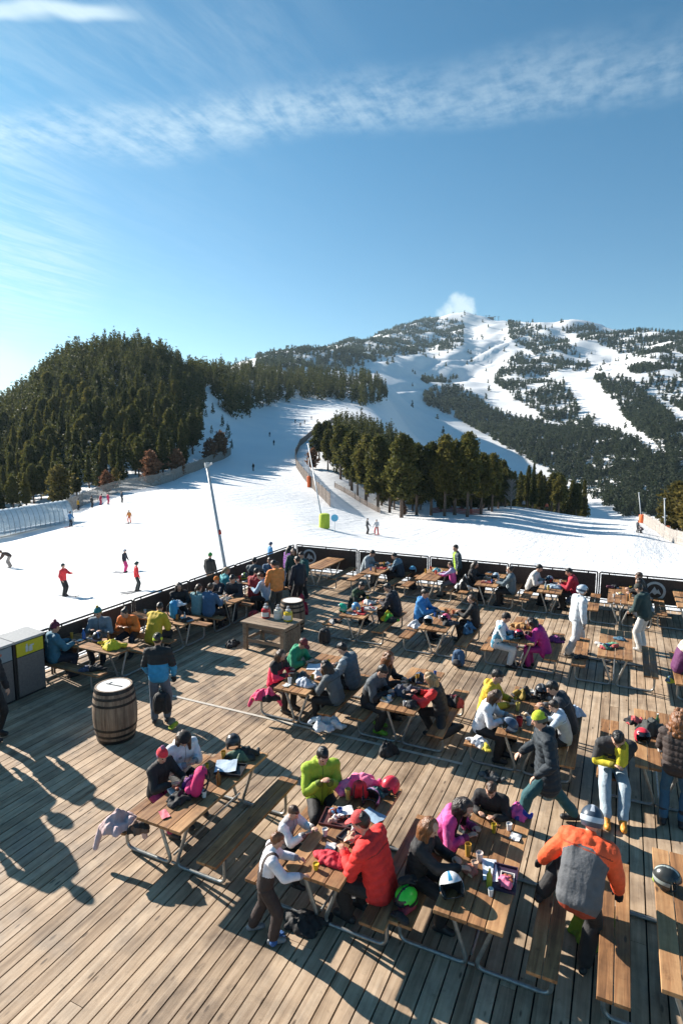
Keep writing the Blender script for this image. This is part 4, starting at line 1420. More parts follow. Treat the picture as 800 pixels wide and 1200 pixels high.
PLACED = []
def person(label, x, y, face, pose='sit', z=0.0, h=1.75, top=(0.02, 0.02, 0.025), bot=(0.015, 0.015, 0.018), boot=(0.02, 0.02, 0.022),
           hair='dark', style='short', hat=None, skin='a', lean=None, side=0, twist=0, look=(0, -10), hands=None, feet=None, bulk=1.0, top2=None,
           zone=None, hood=False, glove=None, pelvis=None, group=None, hatc=None, cat='person', seat=0.45, skirt=0.0, trouser_w=1.0, arms=True, hairvol=1.0):
    s = h / 1.75
    bulk *= 1.13
    dist = math.hypot(x, y)
    hi = dist < 11.0
    mid = dist < 24
    vb = (0.0085 if hi else 0.012 if mid else 0.03) * (s if s < 1 else 1)
    vc = (0.011 if hi else 0.015 if mid else 0.035) * (s if s < 1 else 1)
    rz = R(face) - math.pi / 2          # local +Y is where the body faces
    seed = abs(hash(label)) % 9999 if False else sum(ord(c) * (i + 3) for i, c in enumerate(label)) % 9999
    pr = random.Random(seed)
    if lean is None:
        lean = 14 if pose == 'sit' else 3
    if pose == 'sit':
        P = Vector(pelvis) if pelvis else Vector((0, 0, seat + 0.085 * s))
        ft = feet or ((-0.12, 0.40, 0.0), (0.13, 0.36, 0.0))
        hd = hands or ((-0.13, 0.44, 0.80), (0.12, 0.42, 0.80))
    else:
        P = Vector(pelvis) if pelvis else Vector((0, -0.02, 0.915 * s))
        ft = feet or ((-0.11, 0.0, 0.0), (0.12, 0.05, 0.0))
        hd = hands or ((-0.27, 0.10, 0.86 * s), (0.27, 0.08, 0.86 * s))
    d = Vector((math.sin(R(side)), math.sin(R(lean)), math.cos(R(lean)) * math.cos(R(side)))).normalized()
    # the back bends: lower part leans half as much
    d0 = (d + Vector((0, 0, 1)) * 0.7).normalized()
    waist = P + d0 * 0.22 * s
    chest = waist + d * 0.24 * s
    nb = chest + d * 0.075 * s
    rt = (Matrix.Rotation(R(twist), 3, 'Z') @ Vector((1, 0, 0)))
    rt = (rt - d * rt.dot(d)).normalized()
    fw = d.cross(rt) * 1.0
    fw = Vector((0, 0, 1)).cross(rt).normalized() if abs(d.z) > 0.3 else fw
    HM = frame(look[0] + twist * 0.6, look[1] - lean * 0.25)
    hu = HM @ Vector((0, 0, 1))
    hc = nb + (d * 0.55 + hu * 0.45).normalized() * 0.085 * s + hu * 0.085 * s + HM @ Vector((0, 0.02, 0)) * s
    sh = [chest - rt * 0.172 * s * bulk ** 0.5 + d * 0.015, chest + rt * 0.172 * s * bulk ** 0.5 + d * 0.015]
    hips = [P - Vector((0.088 * s, 0, 0.01)), P + Vector((0.088 * s, 0, -0.01))]
    knees, ankles, elbows, wrists = [], [], [], []
    for i in (0, 1):
        tgt = Vector(ft[i]) + Vector((0, -0.03, 0.095 * s))
        out = -1 if i == 0 else 1
        k, a = ik(hips[i], tgt, 0.435 * s, 0.42 * s, (0.22 * out, 1.0, 0.25))
        knees.append(k); ankles.append(a)
        e, w_ = ik(sh[i], hd[i], 0.285 * s, 0.255 * s, Vector((0.65 * out, -0.45, -0.8)))
        elbows.append(e); wrists.append(w_)
    # ---------- body
    mb = MB()
    q = 14
    mb.cap(nb - d * 0.03 * s, hc - hu * 0.05 * s, 0.056 * s, 0.052 * s, q)
    mb.ell(hc, (0.074 * s, 0.094 * s, 0.115 * s), 16, 12, 0, HM)
    H_ = lambda a, b, c: hc + HM @ Vector((a * s, b * s, c * s))
    mb.ell(H_(0, 0.022, -0.055), (0.052 * s, 0.066 * s, 0.058 * s), 12, 8, 0, HM)
    if mid:
        mb.cap(H_(0, 0.088, 0.008), H_(0, 0.108, -0.026), 0.010 * s, 0.014 * s, 8)
        mb.cap(H_(-0.022, 0.078, -0.058), H_(0.022, 0.078, -0.058), 0.011 * s, 0.011 * s, 8)
        mb.cap(H_(-0.045, 0.070, 0.034), H_(0.045, 0.070, 0.034), 0.016 * s, 0.016 * s, 8)
        for e in (-1, 1):
            mb.ell(H_(0.074 * e, -0.008, -0.008), (0.012 * s, 0.02 * s, 0.031 * s), 8, 6, 0, HM)
    mb.cap(P + d0 * 0.02, waist, 0.090 * s * bulk, 0.085 * s * bulk, q)
    mb.cap(waist, chest, 0.085 * s * bulk, 0.085 * s * bulk, q)
    mb.cap(sh[0], sh[1], 0.055 * s, 0.055 * s, q)
    for i in (0, 1):
        mb.cap(sh[i], elbows[i], 0.047 * s, 0.040 * s, 10)
        mb.cap(elbows[i], wrists[i], 0.040 * s, 0.027 * s, 10)
        mb.cap(hips[i], knees[i], 0.078 * s, 0.055 * s, 10)
        mb.cap(knees[i], ankles[i], 0.053 * s, 0.038 * s, 10)
    # ---------- hands
    gms = []
    for i in (0, 1):
        gm = MB() if glove else mb
        gms.append(gm)
        out = -1 if i == 0 else 1
        hdv = (wrists[i] - elbows[i]).normalized()
        up = Vector((0, 0, 1))
        sd_ = hdv.cross(up)
        sd_ = sd_.normalized() if sd_.length > 0.15 else (rt - hdv * rt.dot(hdv)).normalized()
        nrm = sd_.cross(hdv).normalized()                   # back of the hand
        inn = sd_ * (-1 if sd_.dot(rt) * out > 0 else 1)     # thumb side, towards the middle of the body
        W = wrists[i]
        fat = 1.35 if glove else 1.0
        if not mid:
            gm.cap(W, W + hdv * 0.09 * s, 0.04 * s * fat, 0.035 * s * fat, 8)
            continue
        for o in (-0.020, 0.0, 0.020):
            gm.cap(W + hdv * 0.012 * s, W + hdv * 0.082 * s + inn * o * s, 0.019 * s * fat, 0.0165 * s * fat, 8)
        for j, (o, ln) in enumerate(((0.033, 0.036), (0.011, 0.041), (-0.011, 0.038), (-0.032, 0.029))):
            b0 = W + hdv * 0.090 * s + inn * o * s
            k1 = b0 + (hdv * 0.92 - nrm * 0.38).normalized() * ln * s
            k2 = k1 + (hdv * 0.62 - nrm * 0.78).normalized() * ln * 0.85 * s
            gm.cap(b0, k1, 0.0098 * s * fat, 0.0092 * s * fat, 7)
            gm.cap(k1, k2, 0.0092 * s * fat, 0.0082 * s * fat, 7)
        t0 = W + hdv * 0.028 * s + inn * 0.022 * s
        t1 = t0 + (hdv * 0.62 + inn * 0.70 - nrm * 0.25).normalized() * 0.040 * s
        t2 = t1 + (hdv * 0.85 + inn * 0.15 - nrm * 0.45).normalized() * 0.032 * s
        gm.cap(t0, t1, 0.0125 * s * fat, 0.011 * s * fat, 7)
        gm.cap(t1, t2, 0.011 * s * fat, 0.009 * s * fat, 7)
    eyes = [H_(-0.030, 0.083, 0.010), H_(0.030, 0.083, 0.010)]
    lips = [H_(-0.014, 0.086, -0.058), H_(0.0, 0.089, -0.058), H_(0.014, 0.086, -0.058)]
    def body_zone(co, no, fc):
        mi = np.zeros(len(fc), np.int32)
        for e in eyes:
            mi[np.linalg.norm(fc - np.array(e), axis=1) < 0.0105 * s] = 1
        for e in lips:
            mi[np.linalg.norm(fc - np.array(e), axis=1) < 0.0115 * s] = 2
        return None, mi
    root = blob(mb, 'person', skin_mats(skin), None, vb, body_zone, 2 if hi else 1, (x, y, z), rz)
    tag(root, label, cat, group)
    if glove:
        for gm in gms:
            blob(gm, 'glove', [fabric(glove)], root, vb * 1.05, wrinkle(0.002, 60, seed), 1)
    # ---------- jacket
    mb = MB()
    b_ = bulk * s
    for e in (-1, 0, 1):
        mb.cap(P + rt * 0.062 * e * s + Vector((0, 0, 0.0 - skirt)), waist + rt * 0.062 * e * s, (0.112 + 0.12 * skirt) * b_, 0.108 * b_, 14)
        mb.cap(waist + rt * 0.062 * e * s, chest + rt * 0.082 * e * s - d * 0.02, 0.108 * b_, 0.112 * b_, 14)
    mb.cap(sh[0], sh[1], 0.078 * b_, 0.078 * b_, 14)
    mb.cap(chest + d * 0.04 * s - fw * 0.01, nb + d * 0.028 * s, 0.086 * b_, 0.066 * s, 14)
    for i in (0, 1):
        if not arms:
            break
        mb.cap(sh[i], elbows[i], 0.069 * b_, 0.060 * b_, 12)
        wr = elbows[i].lerp(wrists[i], 0.97)
        mb.cap(elbows[i], wr, 0.060 * b_, 0.044 * b_, 12)
    if hood:
        mb.ell(nb - fw * 0.085 * s - d * 0.005, (0.115 * s, 0.07 * s, 0.075 * s), 14, 10)
        mb.cap(nb - rt * 0.075 * s - fw * 0.03 + d * 0.01, nb + rt * 0.075 * s - fw * 0.03 + d * 0.01, 0.048 * s, 0.048 * s, 10)
    topm = [fabric(top), fabric(top2 if top2 else top), fabric(tuple(v * 0.35 + 0.004 for v in (top2 if top2 and zone in ('lower', 'front') else top)))]
    np_ = lambda v: np.array(v)
    def seg_dist(fc, a, b):
        a, b = np_(a), np_(b)
        ab = b - a
        tt = np.clip(((fc - a) @ ab) / (ab @ ab), 0, 1)
        return np.linalg.norm(fc - (a + tt[:, None] * ab), axis=1)
    def zoning(fc):
        mi = np.zeros(len(fc), np.int32)
        arm = np.full(len(fc), 9.0)
        for i in (0, 1):
            arm = np.minimum(arm, np.minimum(seg_dist(fc, sh[i].lerp(elbows[i], 0.15), elbows[i]), seg_dist(fc, elbows[i], wrists[i])))
        tor = seg_dist(fc, P, chest)
        isarm = arm < np.where(tor < 0.19 * b_, 0.074 * b_, 0.11 * b_)
        hgt = (fc - np_(P)) @ np_(d) / (0.52 * s)
        fwd = (fc - np_(waist)) @ np_((fw - d * fw.dot(d)).normalized())
        lat = np.abs((fc - np_(waist)) @ np_(rt))
        if zone == 'lower':
            m_ = (~isarm) & (hgt < 0.52)
            fore = np.minimum(seg_dist(fc, elbows[0].lerp(wrists[0], 0.15), wrists[0]), seg_dist(fc, elbows[1].lerp(wrists[1], 0.15), wrists[1])) < 0.075 * b_
            m_ |= fore
        elif zone == 'sleeves':
            m_ = isarm
        elif zone == 'back':
            m_ = (~isarm) & (fwd < 0.01 + 0.22 * np.maximum(0, 0.5 - hgt)) & (hgt < 0.86 - 1.2 * np.maximum(0, lat - 0.06))
        elif zone == 'front':
            m_ = (~isarm) & (fwd > 0.02) & (lat < 0.075)
        elif zone == 'yoke':
            m_ = (hgt > 0.74)
        elif zone == 'stripe':
            m_ = (np.abs(hgt - 0.55) < 0.10)
        elif zone == 'pattern':
            m_ = (ripple(fc, seed, 38, 5) + ripple(fc, seed + 3, 21, 4)) > 0.25
        elif zone == 'waist':
            m_ = (~isarm) & (hgt < 0.10)
        elif zone == 'straps':
            m_ = (~isarm) & ((np.abs(lat - 0.085) < 0.022) | (hgt < 0.42))
        else:
            m_ = np.zeros(len(fc), bool)
        mi[m_] = 1
        if mid:                                   # zip, hem, cuffs and pocket slits
            mi[(~isarm) & (fwd > 0.03) & (lat < 0.0085 * s) & (zone != 'straps')] = 2
            mi[(~isarm) & (hgt < -0.17 - 1.9 * skirt)] = 2
            for i in (0, 1):
                mi[np.linalg.norm(fc - np_(elbows[i].lerp(wrists[i], 0.98)), axis=1) < 0.055 * s] = 2
            if hi and zone != 'straps':
                mi[(~isarm) & (fwd > 0.03) & (np.abs(hgt - 0.24 - (lat - 0.10) * 2.2) < 0.018) & (lat > 0.075) & (lat < 0.15)] = 2
                mi[(~isarm) & (fwd < 0.0) & (np.abs(hgt - 0.80) < 0.012)] = 2
            if hi:
                lats = (fc - np_(chest)) @ np_(rt)
                mi[(~isarm) & (fwd > 0.0) & (np.abs(hgt - 0.74) < 0.035) & (np.abs(lats - 0.085) < 0.026)] = 2
        return mi
    puffy = seed % 5 in (0, 3) and mid and zone not in ('back', 'straps')
    base_post = wrinkle((0.0075 if mid else 0.004) * b_, 30, seed, zoning, (1, 1, 1.5))
    def jacket_post(co, no, fc):
        c2, mi = base_post(co, no, fc)
        if puffy:                                 # quilted: rows of stitching round trunk and sleeves
            hh = (co - np_(P)) @ np_(d)
            arm_d = np.minimum(seg_dist(co, sh[0].lerp(elbows[0], 0.15), wrists[0]), seg_dist(co, sh[1].lerp(elbows[1], 0.15), wrists[1]))
            c2 = c2 + no * ((np.abs(np.sin(hh * math.pi / 0.085)) ** 0.6 - 0.7) * 0.011 * s)[:, None]
        return c2, mi
    blob(mb, 'jacket', topm, root, vc, jacket_post, 3)
    # ---------- trousers
    mb = MB()
    tw = trouser_w * bulk ** 0.5 * s
    mb.ell(P + Vector((0, 0, -0.01)), (0.150 * tw, 0.104 * tw, 0.105 * tw), 14, 10)
    for i in (0, 1):
        mb.cap(hips[i], knees[i], 0.090 * tw, 0.076 * tw, 12)
        mb.cap(knees[i], ankles[i] + (knees[i] - ankles[i]).normalized() * 0.03, 0.076 * tw, 0.068 * tw, 12)
    blob(mb, 'trousers', [fabric(bot)], root, vc, wrinkle((0.0075 if mid else 0.004) * s, 27, seed + 5, None, (1, 1, 1.7)), 3)
    # ---------- boots
    for i in (0, 1):
        mb = MB()
        a = ankles[i]
        kd = (knees[i] - a).normalized()
        fd = Vector((0, 1, 0))
        if abs(kd.y) > 0.8:                      # toes point up when the leg is stretched out
            fd = Vector((0, 0.35, 0.9)).normalized()
            fd = (fd - kd * fd.dot(kd)).normalized()
        dn = -(kd - fd * kd.dot(fd)).normalized()
        mb.cap(a + kd * 0.15 * s, a, 0.064 * s, 0.058 * s, 12)
        sole = a + dn * 0.047 * s
        mb.cap(sole - fd * 0.05 * s, sole + fd * 0.16 * s, 0.046 * s, 0.044 * s, 12)
        mb.cap(a, sole + fd * 0.12 * s, 0.055 * s, 0.042 * s, 12)
        fl = 0.003 if (ft[i][2] < 0.02) else None
        blob(mb, 'boot', [fabric(boot, 0.5, 0.1, 20)], root, vc, wrinkle(0.001, 40, seed, None, (1, 1, 1), (fl if z == 0 else None)), 2)
    # ---------- hair
    def head_blob(mb, name, mats, amp, freq, stretch=(1, 1, 1), zf=None, vox=None):
        blob(mb, name, mats, root, vox or vb * 1.15, wrinkle(amp * s, freq, seed + 2, zf, stretch), 1)
    covered = hat in ('helmet', 'beanie', 'pom', 'band', 'cap')
    mb = MB()
    if style in ('short', 'long', 'curly', 'bun', 'tail'):
        if not (covered and style == 'short' and hat == 'helmet'):
            mb.ell(H_(0, -0.026, 0.028), (0.081 * s, 0.094 * s, 0.103 * s), 16, 12, 0, HM)
            if style == 'short':
                mb.ell(H_(0, 0.0, 0.062), (0.066 * s, 0.085 * s, 0.062 * s), 14, 10, 0, HM)
    if style in ('long', 'curly'):
        n_ = 11
        for i in range(n_):
            a = -2.2 + 4.4 * i / (n_ - 1)
            px_, py_ = 0.076 * math.sin(a), -0.022 - 0.070 * math.cos(a)
            L = hairvol * pr.uniform(0.22, 0.30) * (0.85 if abs(a) > 1.7 else 1.1)
            p0 = H_(px_, py_, 0.03)
            p1 = H_(px_ * 1.12, py_ * 1.15 - 0.01, -0.07)
            p2 = p1 + Vector((0, 0, -1)) * (L - 0.07) * s - d * 0.0 + (Vector((p1.x, p1.y, 0)) - Vector((hc.x, hc.y, 0))).normalized() * 0.035 * s - fw * 0.015 * s
            r_ = (0.036 if style == 'long' else 0.045) * s * (0.5 + 0.5 * hairvol)
            mb.cap(p0, p1, r_, r_, 8)
            mb.cap(p1, p2, r_, r_ * (0.62 if style == 'long' else 0.85), 8)
    if style == 'curly':
        for i in range(int(26 * hairvol ** 2)):
            a, e = pr.uniform(-2.4, 2.4), pr.uniform(-0.9, 1.2)
            c_ = H_(0.092 * math.sin(a) * math.cos(e), -0.03 - 0.095 * math.cos(a) * math.cos(e), 0.03 + 0.10 * math.sin(e))
            mb.ell(c_, (0.036 * s,) * 3, 8, 6)
        if hairvol > 1.2:
            for i in range(60):
                a, zz = pr.uniform(-1.9, 1.9), pr.uniform(-0.40, 0.02)
                w_ = 0.10 + 0.09 * min(1, -zz / 0.25)
                mb.ell(H_(w_ * math.sin(a), -0.03 - w_ * 0.9 * math.cos(a), 0) + Vector((0, 0, zz * s)), (0.04 * s,) * 3, 8, 6)
    if style == 'bun':
        mb.ell(H_(0, -0.115, 0.07), (0.045 * s,) * 3, 10, 8)
    if style == 'tail':
        mb.cap(H_(0, -0.105, 0.03), H_(0, -0.14, -0.05), 0.035 * s, 0.032 * s, 8)
        mb.cap(H_(0, -0.14, -0.05), H_(0.01, -0.13, -0.2), 0.032 * s, 0.015 * s, 8)
    if mb.v:
        head_blob(mb, 'hair', [hair_mat(hair)], 0.008 if style != 'short' else 0.006, 75 if style != 'curly' else 90, (1, 1, 0.35) if style != 'curly' else (1, 1, 1))
    # ---------- headgear: thick shells round the skull with a face opening
    def shell(r, keep, th=0.012, off=(0, -0.008, 0.02), seg=26, rings=16, matf=None):
        v, f, mi = [], [], []
        for sc_ in (1.0, 0.0):
            for i in range(rings + 1):
                ph = -math.pi / 2 + math.pi * i / rings
                for k in range(seg):
                    a = 2 * math.pi * k / seg
                    u = (math.cos(ph) * math.sin(a), math.cos(ph) * math.cos(a), math.sin(ph))
                    rr = [q - (0 if sc_ else th) for q in r]
                    v.append(H_(u[0] * rr[0] + off[0], u[1] * rr[1] + off[1], u[2] * rr[2] + off[2])[:])
        n1 = (rings + 1) * seg
        cells = {}
        for i in range(rings):
            ph = -math.pi / 2 + math.pi * (i + 0.5) / rings
            for k in range(seg):
                a = 2 * math.pi * (k + 0.5) / seg
                u = (math.cos(ph) * math.sin(a), math.cos(ph) * math.cos(a), math.sin(ph))
                if keep(*u):
                    cells[(i, k)] = matf(*u) if matf else 0
        for (i, k), m_ in cells.items():
            k2 = (k + 1) % seg
            q = (i * seg + k, i * seg + k2, (i + 1) * seg + k2, (i + 1) * seg + k)
            f.append(q[::-1]); mi.append(m_)
            f.append(tuple(n1 + e for e in q)); mi.append(m_)
            for (di, dk, e0, e1) in ((-1, 0, 0, 1), (1, 0, 2, 3), (0, 1, 1, 2), (0, -1, 3, 0)):
                nb_ = (i + di, (k + dk) % seg)
                if nb_ not in cells:
                    f.append((q[e0], q[e1], n1 + q[e1], n1 + q[e0])); mi.append(m_)
        o = MB(); o.v = v; o.f = f; o.m = mi
        return o
    if hat:
        kind = hat
        hc1, hc2 = hatc if hatc else ((0.02, 0.02, 0.02), (0.02, 0.02, 0.02))
        if kind == 'helmet':
            mh = [plain(hc1, 0.35, 0, 'helmet_shell'), plain(hc2, 0.4, 0, 'helmet_trim')]
            sh_ = shell((0.118, 0.138, 0.135), lambda a, b, c: not (b > 0.30 and c < 0.28) and c > -0.62 and not (c < -0.25 and b > 0.05), 0.022, matf=lambda a, b, c: 1 if abs(c - 0.02) < 0.16 or (abs(a) < 0.16 and c > 0.5) else 0)
            ho = sh_.build('helmet', mh, root, True)
            gl_ = shell((0.122, 0.142, 0.139), lambda a, b, c: b > 0.25 and 0.22 < c < 0.60 and abs(a) < 0.72, 0.02, matf=lambda a, b, c: 0)
            gl_.build('goggles', [plain((0.03, 0.035, 0.05), 0.12, 0.3, 'lens')], ho, True)
        elif kind in ('beanie', 'pom'):
            mh = [fabric(hc1, 0.9, 0.2, 40), fabric(hc2, 0.9, 0.2, 40)]
            ho = shell((0.092, 0.110, 0.122), lambda a, b, c: c > -0.12 and not (b > 0.45 and c < 0.18), 0.012, matf=lambda a, b, c: 1 if c < 0.22 else 0).build('beanie', mh, root, True)
            if kind == 'pom':
                o = MB(); o.ell(H_(0, -0.02, 0.155), (0.036 * s,) * 3, 10, 8)
                blob(o, 'pompom', [fabric(hc2, 0.95, 0.3, 60)], ho, vb * 1.15, wrinkle(0.006 * s, 120, seed), 1)
        elif kind == 'band':
            shell((0.088, 0.106, 0.120), lambda a, b, c: -0.05 < c < 0.42 and not (b > 0.5 and c < 0.05), 0.010).build('headband', [fabric(hc1, 0.9, 0.15, 40)], root, True)
        elif kind == 'cap':
            ho = shell((0.090, 0.107, 0.120), lambda a, b, c: c > 0.14, 0.010).build('cap', [fabric(hc1, 0.8, 0.15, 30)], root, True)
            o = MB(); o.ell(H_(0, 0.118, 0.045), (0.07 * s, 0.07 * s, 0.010 * s), 16, 6, 0, HM)
            o.build('brim', [fabric(hc1, 0.8, 0.15, 30)], ho, 'all')
    PLACED.append(root)
    return root
# ================================================================ THINGS ON THE TABLES
TZ, BZ = 0.752, 0.452
def helm(x, y, z, rot, c1, c2, label, tilt=0, roll=0, s=1.0, visor=True):
    root = empty('ski_helmet', (x, y, z), 0, label, 'helmet', 'helmets taken off and left around the terrace')
    root.rotation_euler = (R(tilt), R(roll), R(rot))
    r0 = (0.118 * s, 0.140 * s, 0.135 * s)
    seg, rings, th = 30, 20, 0.024 * s
    def mk(r, keep, th, matf=lambda a, b, c: 0, dz=0.085 * s):
        o = MB()
        n1 = (rings + 1) * seg
        for k_ in (0, th):
            for i in range(rings + 1):
                ph = -math.pi / 2 + math.pi * i / rings
                for k in range(seg):
                    a = 2 * math.pi * k / seg
                    o.v.append((math.cos(ph) * math.sin(a) * (r[0] - k_), math.cos(ph) * math.cos(a) * (r[1] - k_), math.sin(ph) * (r[2] - k_) + dz))
        cells = {}
        for i in range(rings):
            ph = -math.pi / 2 + math.pi * (i + .5) / rings
            for k in range(seg):
                a = 2 * math.pi * (k + .5) / seg
                u = (math.cos(ph) * math.sin(a), math.cos(ph) * math.cos(a), math.sin(ph))
                if keep(*u):
                    cells[(i, k)] = matf(*u)
        for (i, k), m_ in cells.items():
            k2 = (k + 1) % seg
            q = (i * seg + k, i * seg + k2, (i + 1) * seg + k2, (i + 1) * seg + k)
            o.f.append(q[::-1]); o.m.append(m_)
            o.f.append(tuple(n1 + e for e in q)); o.m.append(2)
            for (di, dk, e0, e1) in ((-1, 0, 0, 1), (1, 0, 2, 3), (0, 1, 1, 2), (0, -1, 3, 0)):
                if (i + di, (k + dk) % seg) not in cells:
                    o.f.append((q[e0], q[e1], n1 + q[e1], n1 + q[e0])); o.m.append(2)
        return o
    mats = [plain(c1, 0.3, 0, 'shell'), plain(c2, 0.35, 0, 'trim'), fabric((0.02, 0.02, 0.022), 0.9)]
    mk(r0, lambda a, b, c: c > -0.62 and not (b > 0.32 and c < 0.25), th, lambda a, b, c: 1 if (abs(c - 0.05) < 0.17 or (abs(a) < 0.10 and c > 0.4)) else 0).build('shell', mats, root, True)
    shell_o = root.children[0]
    # padding inside and the chin strap
    mb = MB()
    for e in (-1, 1):
        mb.ell((e * 0.088 * s, -0.01, 0.03 * s), (0.02 * s, 0.05 * s, 0.05 * s))
    mb.tube(rounded([(-0.09 * s, 0.02, 0.01 * s), (-0.05 * s, 0.09, -0.0), (0.05 * s, 0.09, -0.0), (0.09 * s, 0.02, 0.01 * s)], 0.05), 0.007, 6)
    mb.build('strap', [BLACK], shell_o, 'all')
    if visor:
        mk((0.123 * s, 0.146 * s, 0.140 * s), lambda a, b, c: b > 0.22 and 0.20 < c < 0.62 and abs(a) < 0.74, 0.022 * s).build('goggles', [plain((0.025, 0.03, 0.04), 0.1, 0.4, 'lens'), BLACK, BLACK], shell_o, True)
    return root

def heap(x, y, z, dims, cols, label, rot=0, sleeves=2, seed=1, name='jacket', cat='jacket', zonef=None, group=None, drop=0.0, flat=True):
    """a garment thrown down: body folds, sleeves trailing; cols = one or two cloth colours"""
    g = random.Random(seed)
    a, b_, c = dims
    mb = MB()
    # a crumpled sheet: lobed outline, ridged folds, closed underneath
    nr_, ns_ = 16, 44
    sc_ = 0.55 * min(a, b_)
    top_, bot_ = [], []
    for i in range(nr_ + 1):
        rr = i / nr_
        for k in range(ns_):
            th = 6.2832 * k / ns_
            Rl = 0.80 + 0.16 * math.sin(2 * th + seed) + 0.10 * math.sin(5 * th + 2 * seed) + 0.07 * math.sin(9 * th + seed * 3)
            px_, py_ = math.cos(th) * rr * Rl * a, math.sin(th) * rr * Rl * b_
            rid = 1 - abs(mnoise.noise(Vector((px_ / sc_, py_ / sc_, seed * 1.7)))) * 2.2
            rid2 = 1 - abs(mnoise.noise(Vector((px_ / sc_ * 2.3, py_ / sc_ * 2.3, seed * 0.7 + 5)))) * 2.0
            big = 0.75 + 0.55 * mnoise.noise(Vector((px_ / a * 1.2, py_ / b_ * 1.2, seed * 2.1)))
            hgt_ = max(0.03, c * (1 - rr ** 2.6) * big * (0.50 + 0.42 * rid + 0.16 * rid2) + 0.03)
            top_.append((px_, py_, hgt_ if i < nr_ else 0.02))
            bot_.append((px_, py_, 0.0))
    n0 = len(top_)
    fq = []
    for i in range(nr_):
        for k in range(ns_):
            k2 = (k + 1) % ns_
            q = (i * ns_ + k, (i + 1) * ns_ + k, (i + 1) * ns_ + k2, i * ns_ + k2)
            fq.append(q); fq.append(tuple(n0 + e for e in q[::-1]))
    for k in range(ns_):
        k2 = (k + 1) % ns_
        q = (nr_ * ns_ + k, n0 + nr_ * ns_ + k, n0 + nr_ * ns_ + k2, nr_ * ns_ + k2)
        fq.append(q)
    mb.add(top_ + bot_, fq)
    for i in range(sleeves):
        th = g.uniform(-0.7, 0.7) + (math.pi if i % 2 else 0)
        p0 = (math.cos(th) * a * 0.5, math.sin(th) * b_ * 0.5, c * 0.4)
        p1 = (math.cos(th) * a * 1.0, math.sin(th) * b_ * 1.05, c * 0.22 - drop * 0.3)
        p2 = (math.cos(th + 0.4) * a * 1.18, math.sin(th + 0.4) * b_ * 1.15, max(0.05, c * 0.15) - drop)
        mb.cap(p0, p1, min(a, b_) * 0.24, min(a, b_) * 0.19, 10)
        mb.cap(p1, p2, min(a, b_) * 0.19, min(a, b_) * 0.15, 10)
    def zf(fc):
        mi = np.zeros(len(fc), np.int32)
        if len(cols) > 1:
            mi[ripple(fc, seed, 4.5 / max(a, b_), 4) > 0.15] = 1
        if len(cols) > 2:
            mi[ripple(fc, seed + 9, 4.5 / max(a, b_), 4) > 0.45] = 2
        return mi
    sz = min(a, b_, max(c, 0.1))
    def fold(co, no, fc):
        r1_ = np.abs(ripple(co, seed, 3.4 / sz, 6, (1, 1, 1.6)))
        r2_ = np.abs(ripple(co, seed + 4, 7.5 / sz, 6))
        c2 = co + no * ((r1_ - 0.45) * 0.05 * sz + (r2_ - 0.4) * 0.05 * sz)[:, None]
        if flat and drop == 0:
            c2[:, 2] = np.maximum(c2[:, 2], 0.002)
        return c2, zf(fc)
    near = math.hypot(x, y) < 12
    o = blob(mb, name, [fabric(q) for q in cols], None, 0.010 if near else 0.016, fold, 2, (x, y, z), R(rot))
    tag(o, label, cat, group)
    return o

def rucksack(x, y, z, s, c1, c2, label, rot=0, lie=0):
    root = empty('rucksack', (x, y, z), R(rot), label, 'backpack', 'rucksacks')
    root.rotation_euler.x = R(lie)
    mb = MB()
    mb.cap((-0.08 * s, 0, 0.10 * s), (-0.07 * s, -0.01, 0.33 * s), 0.10 * s, 0.09 * s, 12)
    mb.cap((0.08 * s, 0, 0.10 * s), (0.07 * s, -0.01, 0.33 * s), 0.10 * s, 0.09 * s, 12)
    mb.ell((0, -0.02, 0.36 * s), (0.14 * s, 0.10 * s, 0.09 * s))
    body_o = blob(mb, 'body', [fabric(c1)], root, 0.012, wrinkle(0.008, 26, int(x * 31 + 77) % 97, None, (1, 1, 1), 0.002), 3)
    mb = MB(); mb.cap((-0.06 * s, 0.10 * s, 0.10 * s), (0.06 * s, 0.10 * s, 0.10 * s), 0.075 * s, 0.075 * s, 12); mb.ell((0, 0.09 * s, 0.15 * s), (0.11 * s, 0.06 * s, 0.06 * s))
    blob(mb, 'pocket', [fabric(c2)], body_o, 0.012, wrinkle(0.006, 30, 3, None, (1, 1, 1), 0.002), 3)
    for e in (-1, 1):
        mb = MB()
        mb.tube(rounded([(e * 0.08 * s, -0.09 * s, 0.40 * s), (e * 0.10 * s, -0.17 * s, 0.30 * s), (e * 0.11 * s, -0.15 * s, 0.14 * s), (e * 0.12 * s, -0.07 * s, 0.05 * s)], 0.08), 0.014 * s, 7)
        mb.build('strap', fabric((0.02, 0.02, 0.022)), root, 'all')
    mb = MB(); mb.tube(rounded([(-0.04 * s, -0.03, 0.44 * s), (-0.03 * s, -0.03, 0.49 * s), (0.03 * s, -0.03, 0.49 * s), (0.04 * s, -0.03, 0.44 * s)], 0.02), 0.010 * s, 6)
    mb.build('handle', fabric((0.02, 0.02, 0.022)), body_o, 'all')
    return root

